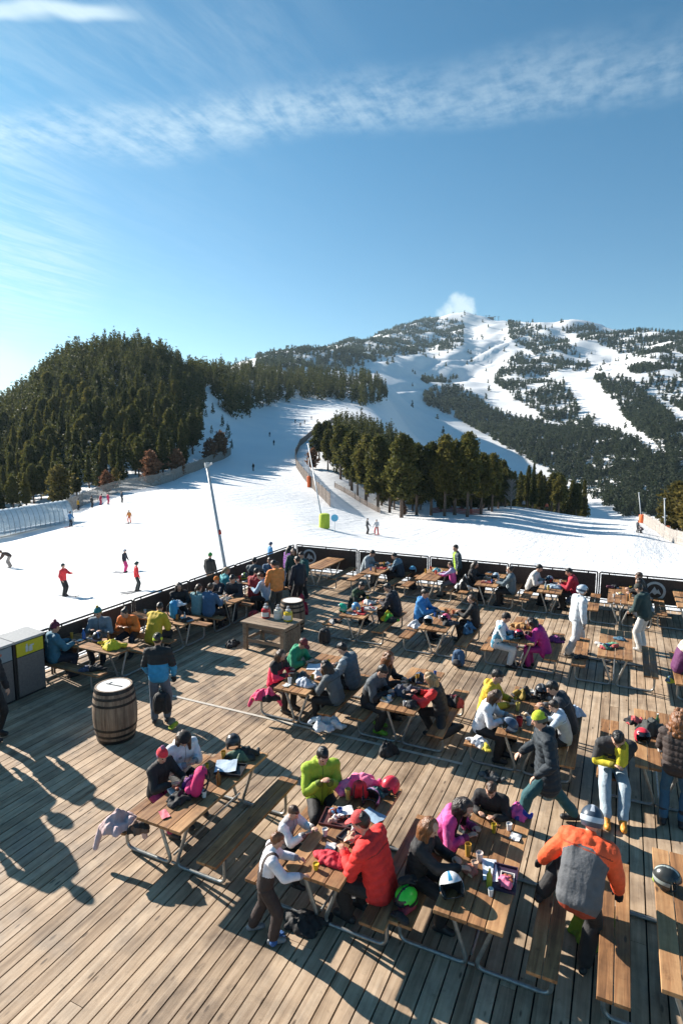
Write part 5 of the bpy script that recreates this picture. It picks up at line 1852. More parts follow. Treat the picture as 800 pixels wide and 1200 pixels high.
def gloves(x, y, z, cols, label, n=3, seed=3, name='gloves', sp=0.09):
    g = random.Random(seed)
    for i in range(n):
        mb = MB()
        a = g.uniform(0, 6.28)
        M = Matrix.Rotation(a, 3, 'Z')
        P_ = lambda p: M @ Vector(p)
        mb.cap(P_((0, -0.09, 0.045)), P_((0, 0.0, 0.04)), 0.042, 0.047, 10)
        for j in range(4):
            mb.cap(P_((-0.036 + j * 0.024, 0.03, 0.035)), P_((-0.040 + j * 0.027, 0.105 - abs(j - 1.4) * 0.012, 0.025)), 0.017, 0.014, 8)
        mb.cap(P_((0.035, -0.02, 0.035)), P_((0.078, 0.04, 0.028)), 0.018, 0.014, 8)
        c = cols[i % len(cols)]
        o = blob(mb, 'glove', [fabric(c)], None, 0.008, wrinkle(0.003, 50, seed + i, None, (1, 1, 1), 0.001), 1, (x + g.uniform(-sp, sp), y + g.uniform(-sp, sp) * 1.4, z + 0.0), 0)
        tag(o, label[i % len(label)] if isinstance(label, (list, tuple)) else label, 'glove', 'ski gloves left on tables and benches')

def cup(x, y, z, c, label, r=0.042, h=0.11, name='paper_cup', drink=(0.12, 0.05, 0.02)):
    mb = MB()
    mb.lathe([(0.0, 0.0), (r * 0.72, 0.0), (r, h), (r * 0.93, h), (r * 0.88, h * 0.85), (0, h * 0.85)], 16)
    o = mb.build(name, [plain(c, 0.4, 0, 'cup')], None, True, (x, y, z))
    tag(o, label, 'cup', 'cups and glasses on the tables')
def glass_bottle(x, y, z, c, label, h=0.23, r=0.032):
    root = empty('bottle', (x, y, z), 0, label, 'bottle', 'bottles on the tables')
    mb = MB(); mb.lathe([(0, 0), (r, 0.004), (r, h * 0.58), (r * 0.4, h * 0.76), (r * 0.38, h * 0.94), (0, h * 0.945)], 16); mb.build('body', plain(c, 0.15, 0, 'bottle_glass'), root, True)
    mb = MB(); mb.lathe([(0, h * 0.946), (r * 0.45, h * 0.947), (r * 0.45, h), (0, h)], 12); mb.build('cap', WHITE, root, True)
def tray(x, y, z, rot, c, label, foods, w=0.20, l=0.15):
    root = empty('food_tray', (x, y, z), R(rot), label, 'tray', 'food trays and baskets on the tables')
    mb = MB()
    mb.box((-w, -l, 0), (w, l, 0.006))
    for a_, b_ in (((-w, -l, 0.006), (w, -l + 0.012, 0.028)), ((-w, l - 0.012, 0.006), (w, l, 0.028)), ((-w, -l + 0.012, 0.006), (-w + 0.012, l - 0.012, 0.028)), ((w - 0.012, -l + 0.012, 0.006), (w, l - 0.012, 0.028))):
        mb.box(a_, b_)
    rim = mb.build('rim', plain(c, 0.5, 0, 'tray'), root)
    g = random.Random(int(abs(x * 100 + y * 37)))
    for i, fcol in enumerate(foods):
        mb = MB()
        cx, cy = g.uniform(-w * .6, w * .6), g.uniform(-l * .5, l * .5)
        for k in range(5):
            mb.ell((cx + g.uniform(-.04, .04), cy + g.uniform(-.035, .035), 0.03 + g.uniform(0, .025)), (g.uniform(.02, .04), g.uniform(.02, .035), g.uniform(.014, .026)), 8, 6)
        blob(mb, 'food', [fabric(fcol, 0.6, 0.25, 30)], rim, 0.008, wrinkle(0.003, 70, i), 1)
def paper(x, y, z, rot, c, label, w=0.11, l=0.15, seed=1):
    n = 7
    g = random.Random(seed)
    v, f = [], []
    for s_ in (0, 1):
        for i in range(n):
            for j in range(n):
                v.append(((i / (n - 1) - 0.5) * 2 * w, (j / (n - 1) - 0.5) * 2 * l, 0.012 + 0.010 * math.sin(i * 1.3 + seed) * math.cos(j * 0.9 + seed) + 0.0025 * s_))
    for i in range(n - 1):
        for j in range(n - 1):
            q = (i * n + j, (i + 1) * n + j, (i + 1) * n + j + 1, i * n + j + 1)
            f.append(tuple(e + n * n for e in q)); f.append(q[::-1])
    o = MB().add(v, f).build('paper_sheet', [fabric(c, 0.8, 0.05, 10)], None, 'all', (x, y, z), R(rot))
    tag(o, label, 'paper', 'papers on the tables')
def phone(x, y, z, rot, label, c=(0.01, 0.01, 0.012)):
    root = empty('phone', (x, y, z), R(rot), label, 'phone')
    mb = MB(); mb.box((-0.037, -0.075, 0), (0.037, 0.075, 0.009), 0, 0.003); mb.build('body', plain(c, 0.3, 0, 'phone'), root)
    mb = MB(); mb.box((-0.034, -0.071, 0.0095), (0.034, 0.071, 0.0105)); mb.build('screen', plain((0.01, 0.012, 0.016), 0.08, 0, 'screen'), root)

W_, PNK, RD, LIM = (0.78, 0.78, 0.78), (0.78, 0.06, 0.19), (0.60, 0.03, 0.03), (0.40, 0.52, 0.03)
YL, BL, TL, NV = (0.72, 0.48, 0.02), (0.05, 0.20, 0.46), (0.04, 0.22, 0.30), (0.012, 0.016, 0.03)
BK, GR, OR, MG = (0.014, 0.014, 0.016), (0.11, 0.12, 0.125), (0.86, 0.13, 0.035), (0.42, 0.02, 0.20)
LB, GN, PU, BE = (0.32, 0.48, 0.66), (0.02, 0.24, 0.11), (0.13, 0.022, 0.11), (0.55, 0.49, 0.42)
STONE, DKG = (0.36, 0.40, 0.42), (0.02, 0.045, 0.04)

# ---- table 1 (pink rucksack)
person('girl in a black jacket and red patterned earflap hat beside the pink rucksack', -5.74, 6.08, 0, h=1.52, top=BK, bot=(0.35, 0.02, 0.10), hat='pom', hatc=((0.70, 0.04, 0.06), (0.30, 0.12, 0.22)), look=(-25, -18), lean=12, hands=((-0.10, 0.40, 0.80), (0.14, 0.36, 0.80)))
person('woman in a white printed hoodie and black beanie looking down at her hands', -5.78, 6.60, -20, h=1.68, top=(0.70, 0.72, 0.76), top2=(0.30, 0.16, 0.22), zone=None, hat='beanie', hatc=((0.012, 0.012, 0.014), (0.014, 0.014, 0.016)), look=(-20, -38), lean=16, hood=True, style='long', hair='brown', hands=((-0.05, 0.36, 0.84), (0.10, 0.34, 0.82)))
rucksack(-4.98, 5.98, TZ, 0.85, (0.60, 0.02, 0.14), (0.72, 0.03, 0.19), 'bright pink rucksack standing on the table nearest the barrel', 120, 12)
heap(-5.10, 5.75, TZ, (0.16, 0.17, 0.11), [BK], 'crumpled black bag beside the pink rucksack', 20, 1, 5, 'shoulder_bag', 'bag')
heap(-5.16, 6.10, TZ, (0.13, 0.12, 0.13), [(0.12, 0.02, 0.16)], 'small dark purple bag left of the pink rucksack', 0, 0, 6, 'pouch_bag', 'bag')
paper(-4.94, 6.62, TZ + 0.062, 30, (0.42, 0.52, 0.62), 'pale blue crumpled papers behind the pink rucksack', 0.15, 0.16, 3)
tray(-4.86, 6.62, TZ + 0.03, 15, BK, 'black tray under the pale blue papers', [], 0.20, 0.15)
heap(-4.93, 7.02, TZ, (0.22, 0.20, 0.18), [BK, (0.03, 0.04, 0.04), (0.10, 0.16, 0.10)], 'heap of black ski gear at the far end of the pink rucksack table', 40, 2, 9, 'gear_heap', 'gear')
helm(-5.12, 7.06, TZ + 0.08, 40, BK, (0.05, 0.05, 0.055), 'black helmet with a pink patch lying on the gear heap', -40)
cup(-5.20, 6.42, TZ, (0.62, 0.50, 0.36), 'beige paper cup between the two girls and the pink rucksack')
paper(-5.05, 5.45, TZ + 0.001, 60, (0.75, 0.18, 0.22), 'small pink paper near the front corner of the pink rucksack table', 0.05, 0.09, 5)
heap(-5.72, 5.36, BZ, (0.27, 0.24, 0.22), [(0.60, 0.44, 0.44), (0.48, 0.34, 0.34)], 'pale pink jacket with a trailing sleeve hanging off the end of the bench', 200, 2, 12, drop=0.30)
heap(-5.44, 5.40, BZ, (0.15, 0.16, 0.16), [BK, (0.16, 0.09, 0.06)], 'dark brown and black bag beside the pale pink jacket', 0, 0, 13, 'shoulder_bag', 'bag')
# ---- table 2 (red jacket, children)
person('dark haired man in a lime green jacket holding food at the table end', -3.60, 6.95, -48, h=1.76, top=(0.33, 0.46, 0.03), bot=BK, hair='black', look=(5, -25), lean=10, hands=((-0.05, 0.33, 0.93), (0.08, 0.31, 0.93)), hood=True, bulk=1.05)
person('small blond child in a grey vest eating at the table', -3.54, 5.86, 0, h=1.22, top=(0.35, 0.33, 0.33), top2=W_, zone='sleeves', bot=BK, hair='brown', look=(-10, -22), seat=0.50, lean=18, hands=((-0.09, 0.36, 0.82), (0.10, 0.34, 0.84)), feet=((-0.1, 0.25, 0.1), (0.1, 0.25, 0.1)))
person('child in dark brown dungarees and white top standing at the bench end', -3.30, 5.10, 35, 'stand', h=1.28, top=(0.70, 0.68, 0.72), top2=(0.035, 0.022, 0.020), zone='straps', bot=(0.035, 0.022, 0.020), boot=(0.22, 0.22, 0.23), hair='auburn', style='short', look=(5, -16), lean=16, hands=((-0.14, 0.34, 0.82), (0.15, 0.36, 0.82)), feet=((-0.13, -0.14, 0.0), (0.10, 0.08, 0.0)), trouser_w=1.15)
person('man in a bright red jacket and red cap, back half turned, leaning in', -2.20, 5.74, 172, h=1.82, top=(0.78, 0.028, 0.022), top2=BK, bot=BK, hat='cap', hatc=((0.62, 0.06, 0.06), BK), hair='dark', look=(8, -22), lean=22, hands=((-0.08, 0.46, 0.80), (0.20, 0.44, 0.80)), hood=False, bulk=1.12, skirt=0.06)
tray(-2.98, 6.32, TZ, 10, (0.10, 0.03, 0.03), 'tray heaped with food and wrappers in the middle of the children\'s table', [(0.5, 0.3, 0.25), (0.7, 0.68, 0.66), (0.3, 0.08, 0.06), (0.15, 0.35, 0.55), (0.55, 0.4, 0.3)], 0.24, 0.17)
tray(-2.72, 6.12, TZ, 80, (0.05, 0.04, 0.04), 'second dark food tray beside the red jacket', [(0.45, 0.28, 0.18), (0.6, 0.58, 0.55)], 0.17, 0.13)
paper(-2.95, 6.42, TZ + 0.06, 35, (0.72, 0.74, 0.76), 'white crumpled wrapper on top of the food tray', 0.09, 0.09, 8)
heap(-2.78, 5.62, TZ, (0.24, 0.16, 0.07), [(0.55, 0.02, 0.04)], 'flat red scarf lying on the table before the man in red', 12, 1, 22, 'scarf', 'scarf')
cup(-2.86, 5.42, TZ, (0.72, 0.50, 0.03), 'yellow cup at the front edge of the children\'s table', 0.035, 0.07)
heap(-3.10, 7.05, TZ, (0.30, 0.24, 0.26), [(0.82, 0.10, 0.28), (0.85, 0.20, 0.36), (0.80, 0.62, 0.06)], 'heap of bright pink children\'s clothes with yellow patches at the far end of the table', 25, 2, 25)
rucksack(-2.94, 6.84, TZ, 0.62, (0.50, 0.02, 0.03), (0.04, 0.10, 0.22), 'little red and blue children\'s rucksack in front of the pink clothes', 15, 8)
helm(-2.76, 6.74, TZ + 0.02, 190, (0.72, 0.45, 0.62), (0.55, 0.30, 0.50), 'pale pink helmet lying with its dark opening up, on the children\'s table', 70, 0, 1.0, False)
helm(-2.60, 7.14, TZ + 0.02, 150, (0.60, 0.03, 0.05), (0.75, 0.04, 0.08), 'red helmet with dark goggles at the far right corner of the children\'s table', -20)
heap(-2.76, 7.02, TZ, (0.12, 0.11, 0.09), [(0.03, 0.13, 0.12)], 'dark teal mitten pile between the pink and red helmets', 0, 1, 27, 'mitten', 'mitten')
paper(-2.64, 6.55, TZ + 0.001, 70, (0.28, 0.40, 0.52), 'blue grey sheet lying under the pink helmet', 0.10, 0.15, 9)
heap(-3.04, 5.42, 0.003, (0.30, 0.20, 0.13), [BK, (0.03, 0.03, 0.03)], 'black bag on the deck under the table behind the child in dungarees', 20, 1, 29, 'shoulder_bag', 'bag')
gloves(-3.12, 5.14, 0.003, [(0.03, 0.10, 0.28)], 'blue glove dropped on the deck beside the child in dungarees', 1, 31)
# ---- table 3 (white and blue helmet)
person('girl with long auburn hair and black jacket stretching out her arm', -1.92, 6.12, -2, h=1.62, top=BK, top2=(0.50, 0.03, 0.26), zone=None, bot=BK, hair='auburn', style='long', hairvol=1.35, look=(-12, -18), lean=14, hands=((-0.10, 0.40, 0.80), (0.10, 0.52, 0.84)))
person('woman with long dark hair in a pink and purple ski jacket bending over the table', -1.86, 6.78, -5, h=1.66, top=(0.60, 0.05, 0.26), top2=(0.74, 0.12, 0.34), zone='pattern', bot=BK, hair='dark', style='long', hairvol=1.3, look=(-16, -34), lean=34, hands=((-0.08, 0.44, 0.80), (0.16, 0.42, 0.80)), hood=True)
person('boy with short brown hair in black at the far end of the helmet table', -1.30, 7.44, -92, h=1.45, top=BK, bot=BK, hair='brown', look=(10, -28), lean=24, seat=0.50, hands=((-0.10, 0.32, 0.80), (0.12, 0.30, 0.80)), feet=((-0.1, 0.12, 0), (0.1, 0.12, 0)))
heap(-0.98, 7.34, TZ, (0.15, 0.13, 0.17), [(0.72, 0.10, 0.34), (0.03, 0.05, 0.30)], 'pink and royal blue balled up jacket beside the boy', 0, 1, 41)
heap(-1.62, 7.26, BZ, (0.2, 0.16, 0.30), [(0.03, 0.05, 0.06)], 'dark jacket behind the boy at the far end of the helmet table', 0, 0, 42)
heap(-1.52, 6.02, TZ - 0.15, (0.12, 0.15, 0.20), [(0.18, 0.50, 0.02)], 'bright green cloth bag on the lap of the girl with auburn hair', 20, 0, 43, 'cloth_bag', 'bag', flat=False)
helm(-1.36, 5.66, TZ + 0.015, 205, (0.74, 0.76, 0.78), (0.03, 0.22, 0.40), 'white helmet with a blue stripe lying on the table in front', 35, 12, 1.08, False)
helm(-1.88, 5.70, BZ + 0.01, 150, (0.05, 0.62, 0.05), BK, 'neon green helmet with black goggles on the bench', -15)
gloves(-1.86, 5.54, BZ, [(0.28, 0.03, 0.05), BK], ['dark red glove lying before the neon green helmet', 'black glove lying before the neon green helmet'], 2, 44, 'gloves', 0.05)
gloves(-1.90, 5.78, BZ + 0.20, [BK], 'black glove resting on top of the neon green helmet', 1, 46, 'gloves', 0.02)
glass_bottle(-1.06, 5.98, TZ, (0.32, 0.34, 0.04), 'small olive yellow drink bottle on the helmet table')
cup(-1.24, 6.32, TZ, (0.66, 0.55, 0.50), 'pale plastic cup on the helmet table beside the food')
cup(-1.26, 6.18, TZ, (0.62, 0.42, 0.30), 'pinkish cup in front of the pale plastic cup', 0.04, 0.09)
cup(-1.02, 5.86, TZ, (0.64, 0.66, 0.66), 'clear tumbler in front of the olive bottle', 0.03, 0.08)
paper(-1.10, 6.22, TZ + 0.001, 15, (0.68, 0.74, 0.80), 'white and blue wrapper between cups and the pink tray', 0.08, 0.17, 12)
tray(-0.93, 6.16, TZ, 5, (0.04, 0.02, 0.05), 'dark purple tray at the right edge of the helmet table', [(0.62, 0.12, 0.24)], 0.13, 0.20)
heap(-0.90, 6.04, TZ + 0.035, (0.09, 0.08, 0.05), [(0.70, 0.16, 0.28)], 'pink woollen hat on the purple tray', 0, 0, 47, 'woollen_hat', 'hat')
heap(-1.30, 6.12, TZ, (0.12, 0.1, 0.05), [(0.35, 0.12, 0.08), (0.6, 0.4, 0.25)], 'half eaten snack on a napkin by the cups', 0, 0, 48, 'snack', 'food')
person('man in an orange and grey jacket and helmet, one foot on the bench', -0.14, 6.20, 82, 'stand', h=1.78, top=(0.90, 0.11, 0.03), top2=(0.10, 0.105, 0.115), zone='back', bot=(0.014, 0.014, 0.016), boot=BK, hat='helmet', hatc=((0.04, 0.06, 0.09), (0.45, 0.5, 0.56)), look=(8, -20), lean=34, side=4, pelvis=(-0.02, -0.10, 0.89), hands=((-0.52, 0.24, 0.82), (0.30, 0.30, 0.78)), feet=((-0.44, 0.16, 0.45), (0.06, -0.02, 0.0)), hood=True, bulk=1.22, glove=BK, skirt=0.05)
heap(-0.04, 6.72, 0.003, (0.32, 0.28, 0.36), [(0.22, 0.30, 0.02), (0.16, 0.22, 0.02)], 'big olive lime rucksack on the deck behind the man in orange', 30, 1, 50, 'rucksack', 'backpack')
helm(0.66, 6.78, TZ + 0.02, 260, (0.03, 0.035, 0.035), (0.32, 0.36, 0.34), 'black and white helmet with a lime strap on the empty corner table', 0, 0)
heap(0.58, 6.86, TZ, (0.06, 0.09, 0.09), [(0.30, 0.45, 0.04)], 'lime goggles strap beside the black helmet on the corner table', 0, 0, 51, 'goggles', 'goggles')
# ---- table 5 (red cup)
person('woman in a white sweater with brown hair bending over her plate', -2.02, 9.92, 0, h=1.66, top=(0.72, 0.74, 0.78), bot=BK, hair='brown', style='long', look=(-8, -32), lean=24, hands=((-0.08, 0.44, 0.80), (0.14, 0.42, 0.80)))
person('man in a mustard yellow jacket with short dark hair and beard', -2.06, 10.55, -5, h=1.80, top=(0.70, 0.45, 0.03), bot=GR, hair='black', look=(-5, -20), lean=16, hood=True, hands=((-0.12, 0.44, 0.80), (0.12, 0.44, 0.80)))
person('man in a black and pale grey jacket right of the red cup table', -0.60, 10.55, 180, h=1.80, top=(0.02, 0.025, 0.035), top2=(0.32, 0.34, 0.36), zone='front', bot=BK, hair='black', look=(5, -30), lean=26, hands=((-0.1, 0.46, 0.80), (0.12, 0.44, 0.80)), bulk=1.08)
person('dark haired child in a grey top beside the man with the black and grey jacket', -0.62, 10.02, 180, h=1.42, top=(0.40, 0.43, 0.46), top2=(0.45, 0.55, 0.66), zone='yoke', bot=BK, hair='dark', look=(0, -26), lean=22, seat=0.5, hands=((-0.08, 0.40, 0.80), (0.12, 0.40, 0.80)))
person('man in a long dark coat and green trousers walking past with a lime green beanie', -0.74, 8.44, 200, 'stand', h=1.80, top=(0.014, 0.024, 0.034), bot=(0.015, 0.085, 0.10), boot=BK, hat='beanie', hatc=((0.42, 0.52, 0.03), (0.10, 0.11, 0.09)), look=(-10, -14), lean=10, hands=((-0.30, 0.22, 0.92), (0.28, 0.30, 0.95)), feet=((-0.10, 0.42, 0.0), (0.12, -0.42, 0.0)), pelvis=(0, 0, 0.87), skirt=0.22, bulk=1.08, hood=True)
cup(-1.34, 9.78, TZ, (0.45, 0.02, 0.03), 'bright red tumbler on the table in front of the white sweater', 0.055, 0.15, 'tumbler')
cup(-1.20, 9.88, TZ, (0.45, 0.50, 0.55), 'clear bluish glass beside the red tumbler', 0.05, 0.13, 'tumbler')
helm(-1.50, 9.55, TZ + 0.01, 100, (0.05, 0.08, 0.14), (0.30, 0.36, 0.42), 'dark blue helmet lying at the front left corner of the red cup table', 30, 0, 1.0, False)
tray(-1.20, 10.15, TZ, 5, (0.12, 0.10, 0.08), 'tray of food in the middle of the red cup table', [(0.5, 0.34, 0.2), (0.62, 0.6, 0.55), (0.35, 0.12, 0.06)], 0.2, 0.15)
heap(-1.46, 10.95, TZ, (0.20, 0.18, 0.26), [BK, (0.03, 0.03, 0.032), (0.28, 0.19, 0.03)], 'black jacket heap at the far end of the red cup table', 0, 2, 55)
heap(-1.10, 11.10, TZ, (0.22, 0.18, 0.20), [BK, (0.22, 0.23, 0.24)], 'black and grey ski gear heap right of the black jacket', 0, 1, 56, 'gear_heap', 'gear')
helm(-1.12, 10.85, TZ + 0.12, 200, BK, (0.20, 0.21, 0.22), 'black helmet set on the grey gear heap', 10)
heap(-0.58, 11.22, BZ, (0.20, 0.18, 0.24), [(0.46, 0.58, 0.74)], 'pale blue carrier bag on the bench behind the man in black and grey', 0, 0, 57, 'carrier_bag', 'bag')
gloves(-1.72, 9.30, 0.45, [(0.55, 0.45, 0.04)], 'yellow glove hanging under the red cup table', 1, 58)
heap(-1.70, 9.30, 0.004, (0.2, 0.14, 0.1), [BK, GR], 'dark bag on the deck under the bench of the white sweater', 0, 1, 59, 'shoulder_bag', 'bag')
# ---- table 6
person('man in a dark grey fleece with neon green boots at the table', -4.14, 10.00, -4, h=1.80, top=(0.075, 0.088, 0.10), top2=BK, zone='lower', bot=BK, boot=(0.16, 0.38, 0.02), hair='black', look=(-10, -34), lean=24, hands=((-0.06, 0.42, 0.82), (0.10, 0.42, 0.82)), feet=((-0.16, 0.16, 0), (0.14, 0.30, 0)))
person('woman with big curly auburn hair and black jacket behind the man in grey fleece', -4.14, 10.62, 0, h=1.68, top=BK, bot=BK, hair='auburn', style='curly', hairvol=1.15, look=(-15, -20), lean=16, hands=((-0.1, 0.42, 0.80), (0.14, 0.44, 0.80)))
person('woman with red sleeves, black vest and light brown hair kneeling on the bench', -2.74, 10.10, 185, h=1.70, top=(0.014, 0.014, 0.016), top2=(0.72, 0.03, 0.03), zone='sleeves', bot=BK, boot=BK, hair='blond', style='long', look=(5, -26), lean=20, hands=((-0.12, 0.52, 0.82), (0.10, 0.46, 0.84)), feet=((-0.14, -0.30, 0.30), (0.12, 0.2, 0.0)))
heap(-3.45, 10.15, TZ, (0.26, 0.26, 0.22), [BK, (0.05, 0.06, 0.09)], 'black jacket piled up in the middle of the table between grey fleece and red sleeves', 30, 2, 61)
heap(-3.20, 9.72, TZ, (0.16, 0.14, 0.12), [BK, (0.04, 0.04, 0.045)], 'dark gloves and bag heap at the front of the red sleeved woman\'s table', 30, 1, 62, 'gear_heap', 'gear')
cup(-3.62, 9.74, TZ, (0.70, 0.72, 0.72), 'white cup in front of the man in grey fleece', 0.04, 0.10)
heap(-3.45, 9.30, 0.004, (0.18, 0.22, 0.24), [BK, (0.03, 0.03, 0.03)], 'black boot bag on the deck under the red sleeved woman\'s table', 0, 0, 63, 'boot_bag', 'bag')
heap(-3.46, 11.02, TZ, (0.10, 0.10, 0.08), [BK], 'small black glove bundle at the far end of the red sleeved woman\'s table', 0, 1, 64, 'glove', 'glove')
# ---- table 7
person('woman with brown hair in a pink red jacket with black shoulders', -6.20, 9.98, -4, h=1.64, top=(0.76, 0.035, 0.10), top2=BK, zone='yoke', bot=BK, hair='brown', style='long', look=(-15, -22), lean=18, hands=((-0.10, 0.38, 0.84), (0.12, 0.40, 0.82)))
person('person in an emerald green jacket and dark red cap bowing over the table', -6.24, 10.78, -5, h=1.72, top=(0.015, 0.26, 0.13), bot=BK, hat='cap', hatc=((0.20, 0.035, 0.035), BK), hair='dark', look=(-10, -34), lean=26, hood=True, hands=((-0.06, 0.46, 0.80), (0.16, 0.44, 0.80)))
person('woman with dark hair in a charcoal sweater with her back to the right', -4.70, 9.82, 176, h=1.66, top=(0.10, 0.115, 0.125), bot=BK, hair='dark', style='long', look=(15, -24), lean=22, hands=((-0.12, 0.46, 0.80), (0.18, 0.42, 0.80)))
person('man with short hair in a slate grey top and pale sleeve', -4.72, 10.62, 178, h=1.82, top=(0.09, 0.12, 0.145), top2=(0.30, 0.33, 0.35), zone='sleeves', bot=BK, hair='dark', look=(5, -30), lean=18, hands=((-0.12, 0.46, 0.80), (0.14, 0.44, 0.80)), bulk=1.08)
heap(-6.06, 9.42, BZ, (0.27, 0.24, 0.24), [(0.80, 0.05, 0.17), (0.85, 0.14, 0.26), BK], 'bright pink jacket hanging over the end of the bench', 190, 2, 71, drop=0.22)
heap(-5.36, 9.72, TZ, (0.22, 0.20, 0.17), [(0.42, 0.46, 0.54)], 'pale grey fur trimmed jacket lying on the pink jacket table', 0, 1, 72)
heap(-5.30, 10.12, TZ, (0.16, 0.14, 0.12), [(0.62, 0.60, 0.60), (0.5, 0.25, 0.2)], 'white and brown scarf in the middle of the pink jacket table', 0, 1, 73, 'scarf', 'scarf')
paper(-5.56, 10.55, TZ + 0.001, 20, (0.60, 0.66, 0.74), 'white paper bag spread on the pink jacket table', 0.16, 0.16, 14)
heap(-5.05, 11.05, TZ, (0.2, 0.16, 0.2), [BK], 'black jacket heap at the far end of the pink jacket table', 0, 1, 74)
heap(-4.75, 9.48, 0.12, (0.30, 0.24, 0.34), [(0.62, 0.68, 0.74), (0.52, 0.58, 0.66)], 'pale blue white jacket slung low over the bench end behind the charcoal sweater', 0, 2, 75, flat=False)
heap(-4.30, 10.78, 0.30, (0.22, 0.26, 0.28), [(0.02, 0.02, 0.03)], 'dark jacket hung behind the man in slate grey', 0, 1, 76, flat=False)
cup(-5.62, 9.62, TZ, (0.70, 0.70, 0.70), 'white cup near the pink red jacket woman', 0.038, 0.12)
# ---- table 24: yellow and black jacket, curly woman
person('man in a yellow and black jacket and pale jeans resting his face in his hand', 0.08, 9.56, -80, h=1.80, top=(0.03, 0.032, 0.035), top2=(0.66, 0.56, 0.03), zone='lower', bot=(0.34, 0.42, 0.48), boot=(0.75, 0.28, 0.03), hair='black', look=(-8, -34), lean=36, hands=((-0.06, 0.34, 1.02), (0.06, 0.38, 0.74)), feet=((-0.06, 0.74, 0.0), (0.16, 0.74, 0.0)), bulk=1.06, pelvis=(0, 0, 0.56), hood=True)
person('woman with very long curly ginger hair, brown top and blue jeans, seen from behind', 0.90, 9.20, 80, 'stand', h=1.70, top=(0.045, 0.030, 0.026), bot=(0.03, 0.10, 0.17), boot=BK, hair='auburn', style='curly', hairvol=1.6, look=(0, -20), lean=12, hands=((-0.16, 0.34, 0.95), (0.18, 0.34, 0.95)), trouser_w=0.86)
heap(0.62, 10.45, TZ, (0.26, 0.22, 0.30), [(0.035, 0.04, 0.038)], 'dark grey jacket bundle on the table beside the seated yellow and black jacket', 0, 1, 81)
helm(0.50, 10.02, TZ + 0.02, 200, (0.62, 0.03, 0.05), (0.70, 0.05, 0.07), 'red helmet in front of the dark grey jacket bundle', 15)
# ---- row three
person('person in black and dark green bowing at the green helmet table', -7.02, 15.75, -5, h=1.70, top=(0.012, 0.02, 0.016), top2=(0.03, 0.07, 0.03), zone='pattern', bot=BK, hair='dark', look=(-10, -34), lean=26)
person('man in a black jacket sitting alone on the right bench of the green helmet table', -5.58, 15.55, 180, h=1.82, top=(0.012, 0.012, 0.02), bot=BK, hair='black', look=(10, -26), lean=22, bulk=1.12)
heap(-5.60, 14.95, BZ, (0.24, 0.26, 0.28), [(0.10, 0.42, 0.03), (0.012, 0.012, 0.014), (0.72, 0.50, 0.02)], 'green, black and yellow jacket on the bench of the green helmet table', 20, 1, 91)
helm(-6.72, 14.30, TZ + 0.02, 100, (0.02, 0.42, 0.24), (0.30, 0.50, 0.45), 'glossy emerald green helmet at the front left of its table', 20)
helm(-6.42, 14.55, TZ + 0.02, 60, (0.10, 0.28, 0.48), (0.2, 0.35, 0.5), 'sky blue helmet right behind the emerald green one', 20)
tray(-6.22, 14.35, TZ, 5, (0.55, 0.05, 0.05), 'red food basket nearest on the green helmet table', [(0.62, 0.12, 0.08), (0.7, 0.66, 0.6)], 0.18, 0.14)
tray(-6.12, 14.85, TZ, 15, (0.60, 0.58, 0.55), 'white tray with red wrappers behind the red basket', [(0.62, 0.06, 0.06), (0.6, 0.6, 0.62), (0.5, 0.1, 0.08)], 0.20, 0.15)
cup(-6.18, 14.50, TZ, (0.62, 0.05, 0.05), 'red cup beside the red food basket', 0.045, 0.13)
heap(-6.90, 14.18, BZ, (0.2, 0.18, 0.14), [BK, (0.3, 0.3, 0.3)], 'black and grey gloves heap on the left bench end of the green helmet table', 0, 1, 92, 'gear_heap', 'gear')
person('man in a bright blue ski jacket with brown hair', -4.84, 15.30, -5, h=1.80, top=(0.03, 0.20, 0.48), bot=NV, hair='dark', look=(-8, -14), lean=12, hood=True, hands=((-0.1, 0.46, 0.82), (0.12, 0.48, 0.84)), bulk=1.08)
person('woman in black with tied hair opposite the bright blue jacket', -3.34, 15.45, 178, h=1.68, top=(0.014, 0.014, 0.015), bot=BK, hair='brown', style='tail', look=(5, -14), lean=10)
heap(-3.42, 14.95, BZ, (0.20, 0.22, 0.30), [(0.03, 0.12, 0.24), BK], 'blue and black jacket on the bench beside the woman in black', 0, 2, 93)
helm(-4.26, 14.20, TZ + 0.02, 190, (0.74, 0.76, 0.80), (0.62, 0.65, 0.70), 'plain white helmet at the front of the bright blue jacket\'s table', 25, 0, 1.0, False)
helm(-3.92, 14.55, TZ + 0.02, 150, (0.70, 0.05, 0.14), (0.8, 0.3, 0.4), 'pink red helmet in the middle of the bright blue jacket\'s table', 15)
heap(-3.78, 14.45, TZ, (0.2, 0.2, 0.18), [BK, (0.03, 0.035, 0.05)], 'black jacket heap right of the pink red helmet', 0, 1, 94)
cup(-4.05, 15.25, TZ, (0.60, 0.10, 0.06), 'red paper cup between the bright blue jacket and the woman in black', 0.045, 0.12)
cup(-3.90, 15.30, TZ, (0.62, 0.18, 0.08), 'orange red paper cup nearer to the woman in black', 0.045, 0.12)
person('person in a white and teal patterned jacket and pale trousers with a dark beanie', -2.56, 14.20, 5, h=1.72, top=(0.62, 0.68, 0.72), top2=(0.06, 0.24, 0.36), zone='pattern', bot=(0.55, 0.58, 0.60), hat='beanie', hatc=(BK, (0.02, 0.02, 0.025)), look=(-5, -18), lean=18, hood=True)
person('woman in a long magenta ski jacket bending over the table', -1.44, 14.38, 182, h=1.70, top=(0.40, 0.015, 0.19), bot=(0.30, 0.012, 0.15), boot=BK, hair='dark', style='long', look=(5, -34), lean=32, hood=True, bulk=1.08, skirt=0.1)
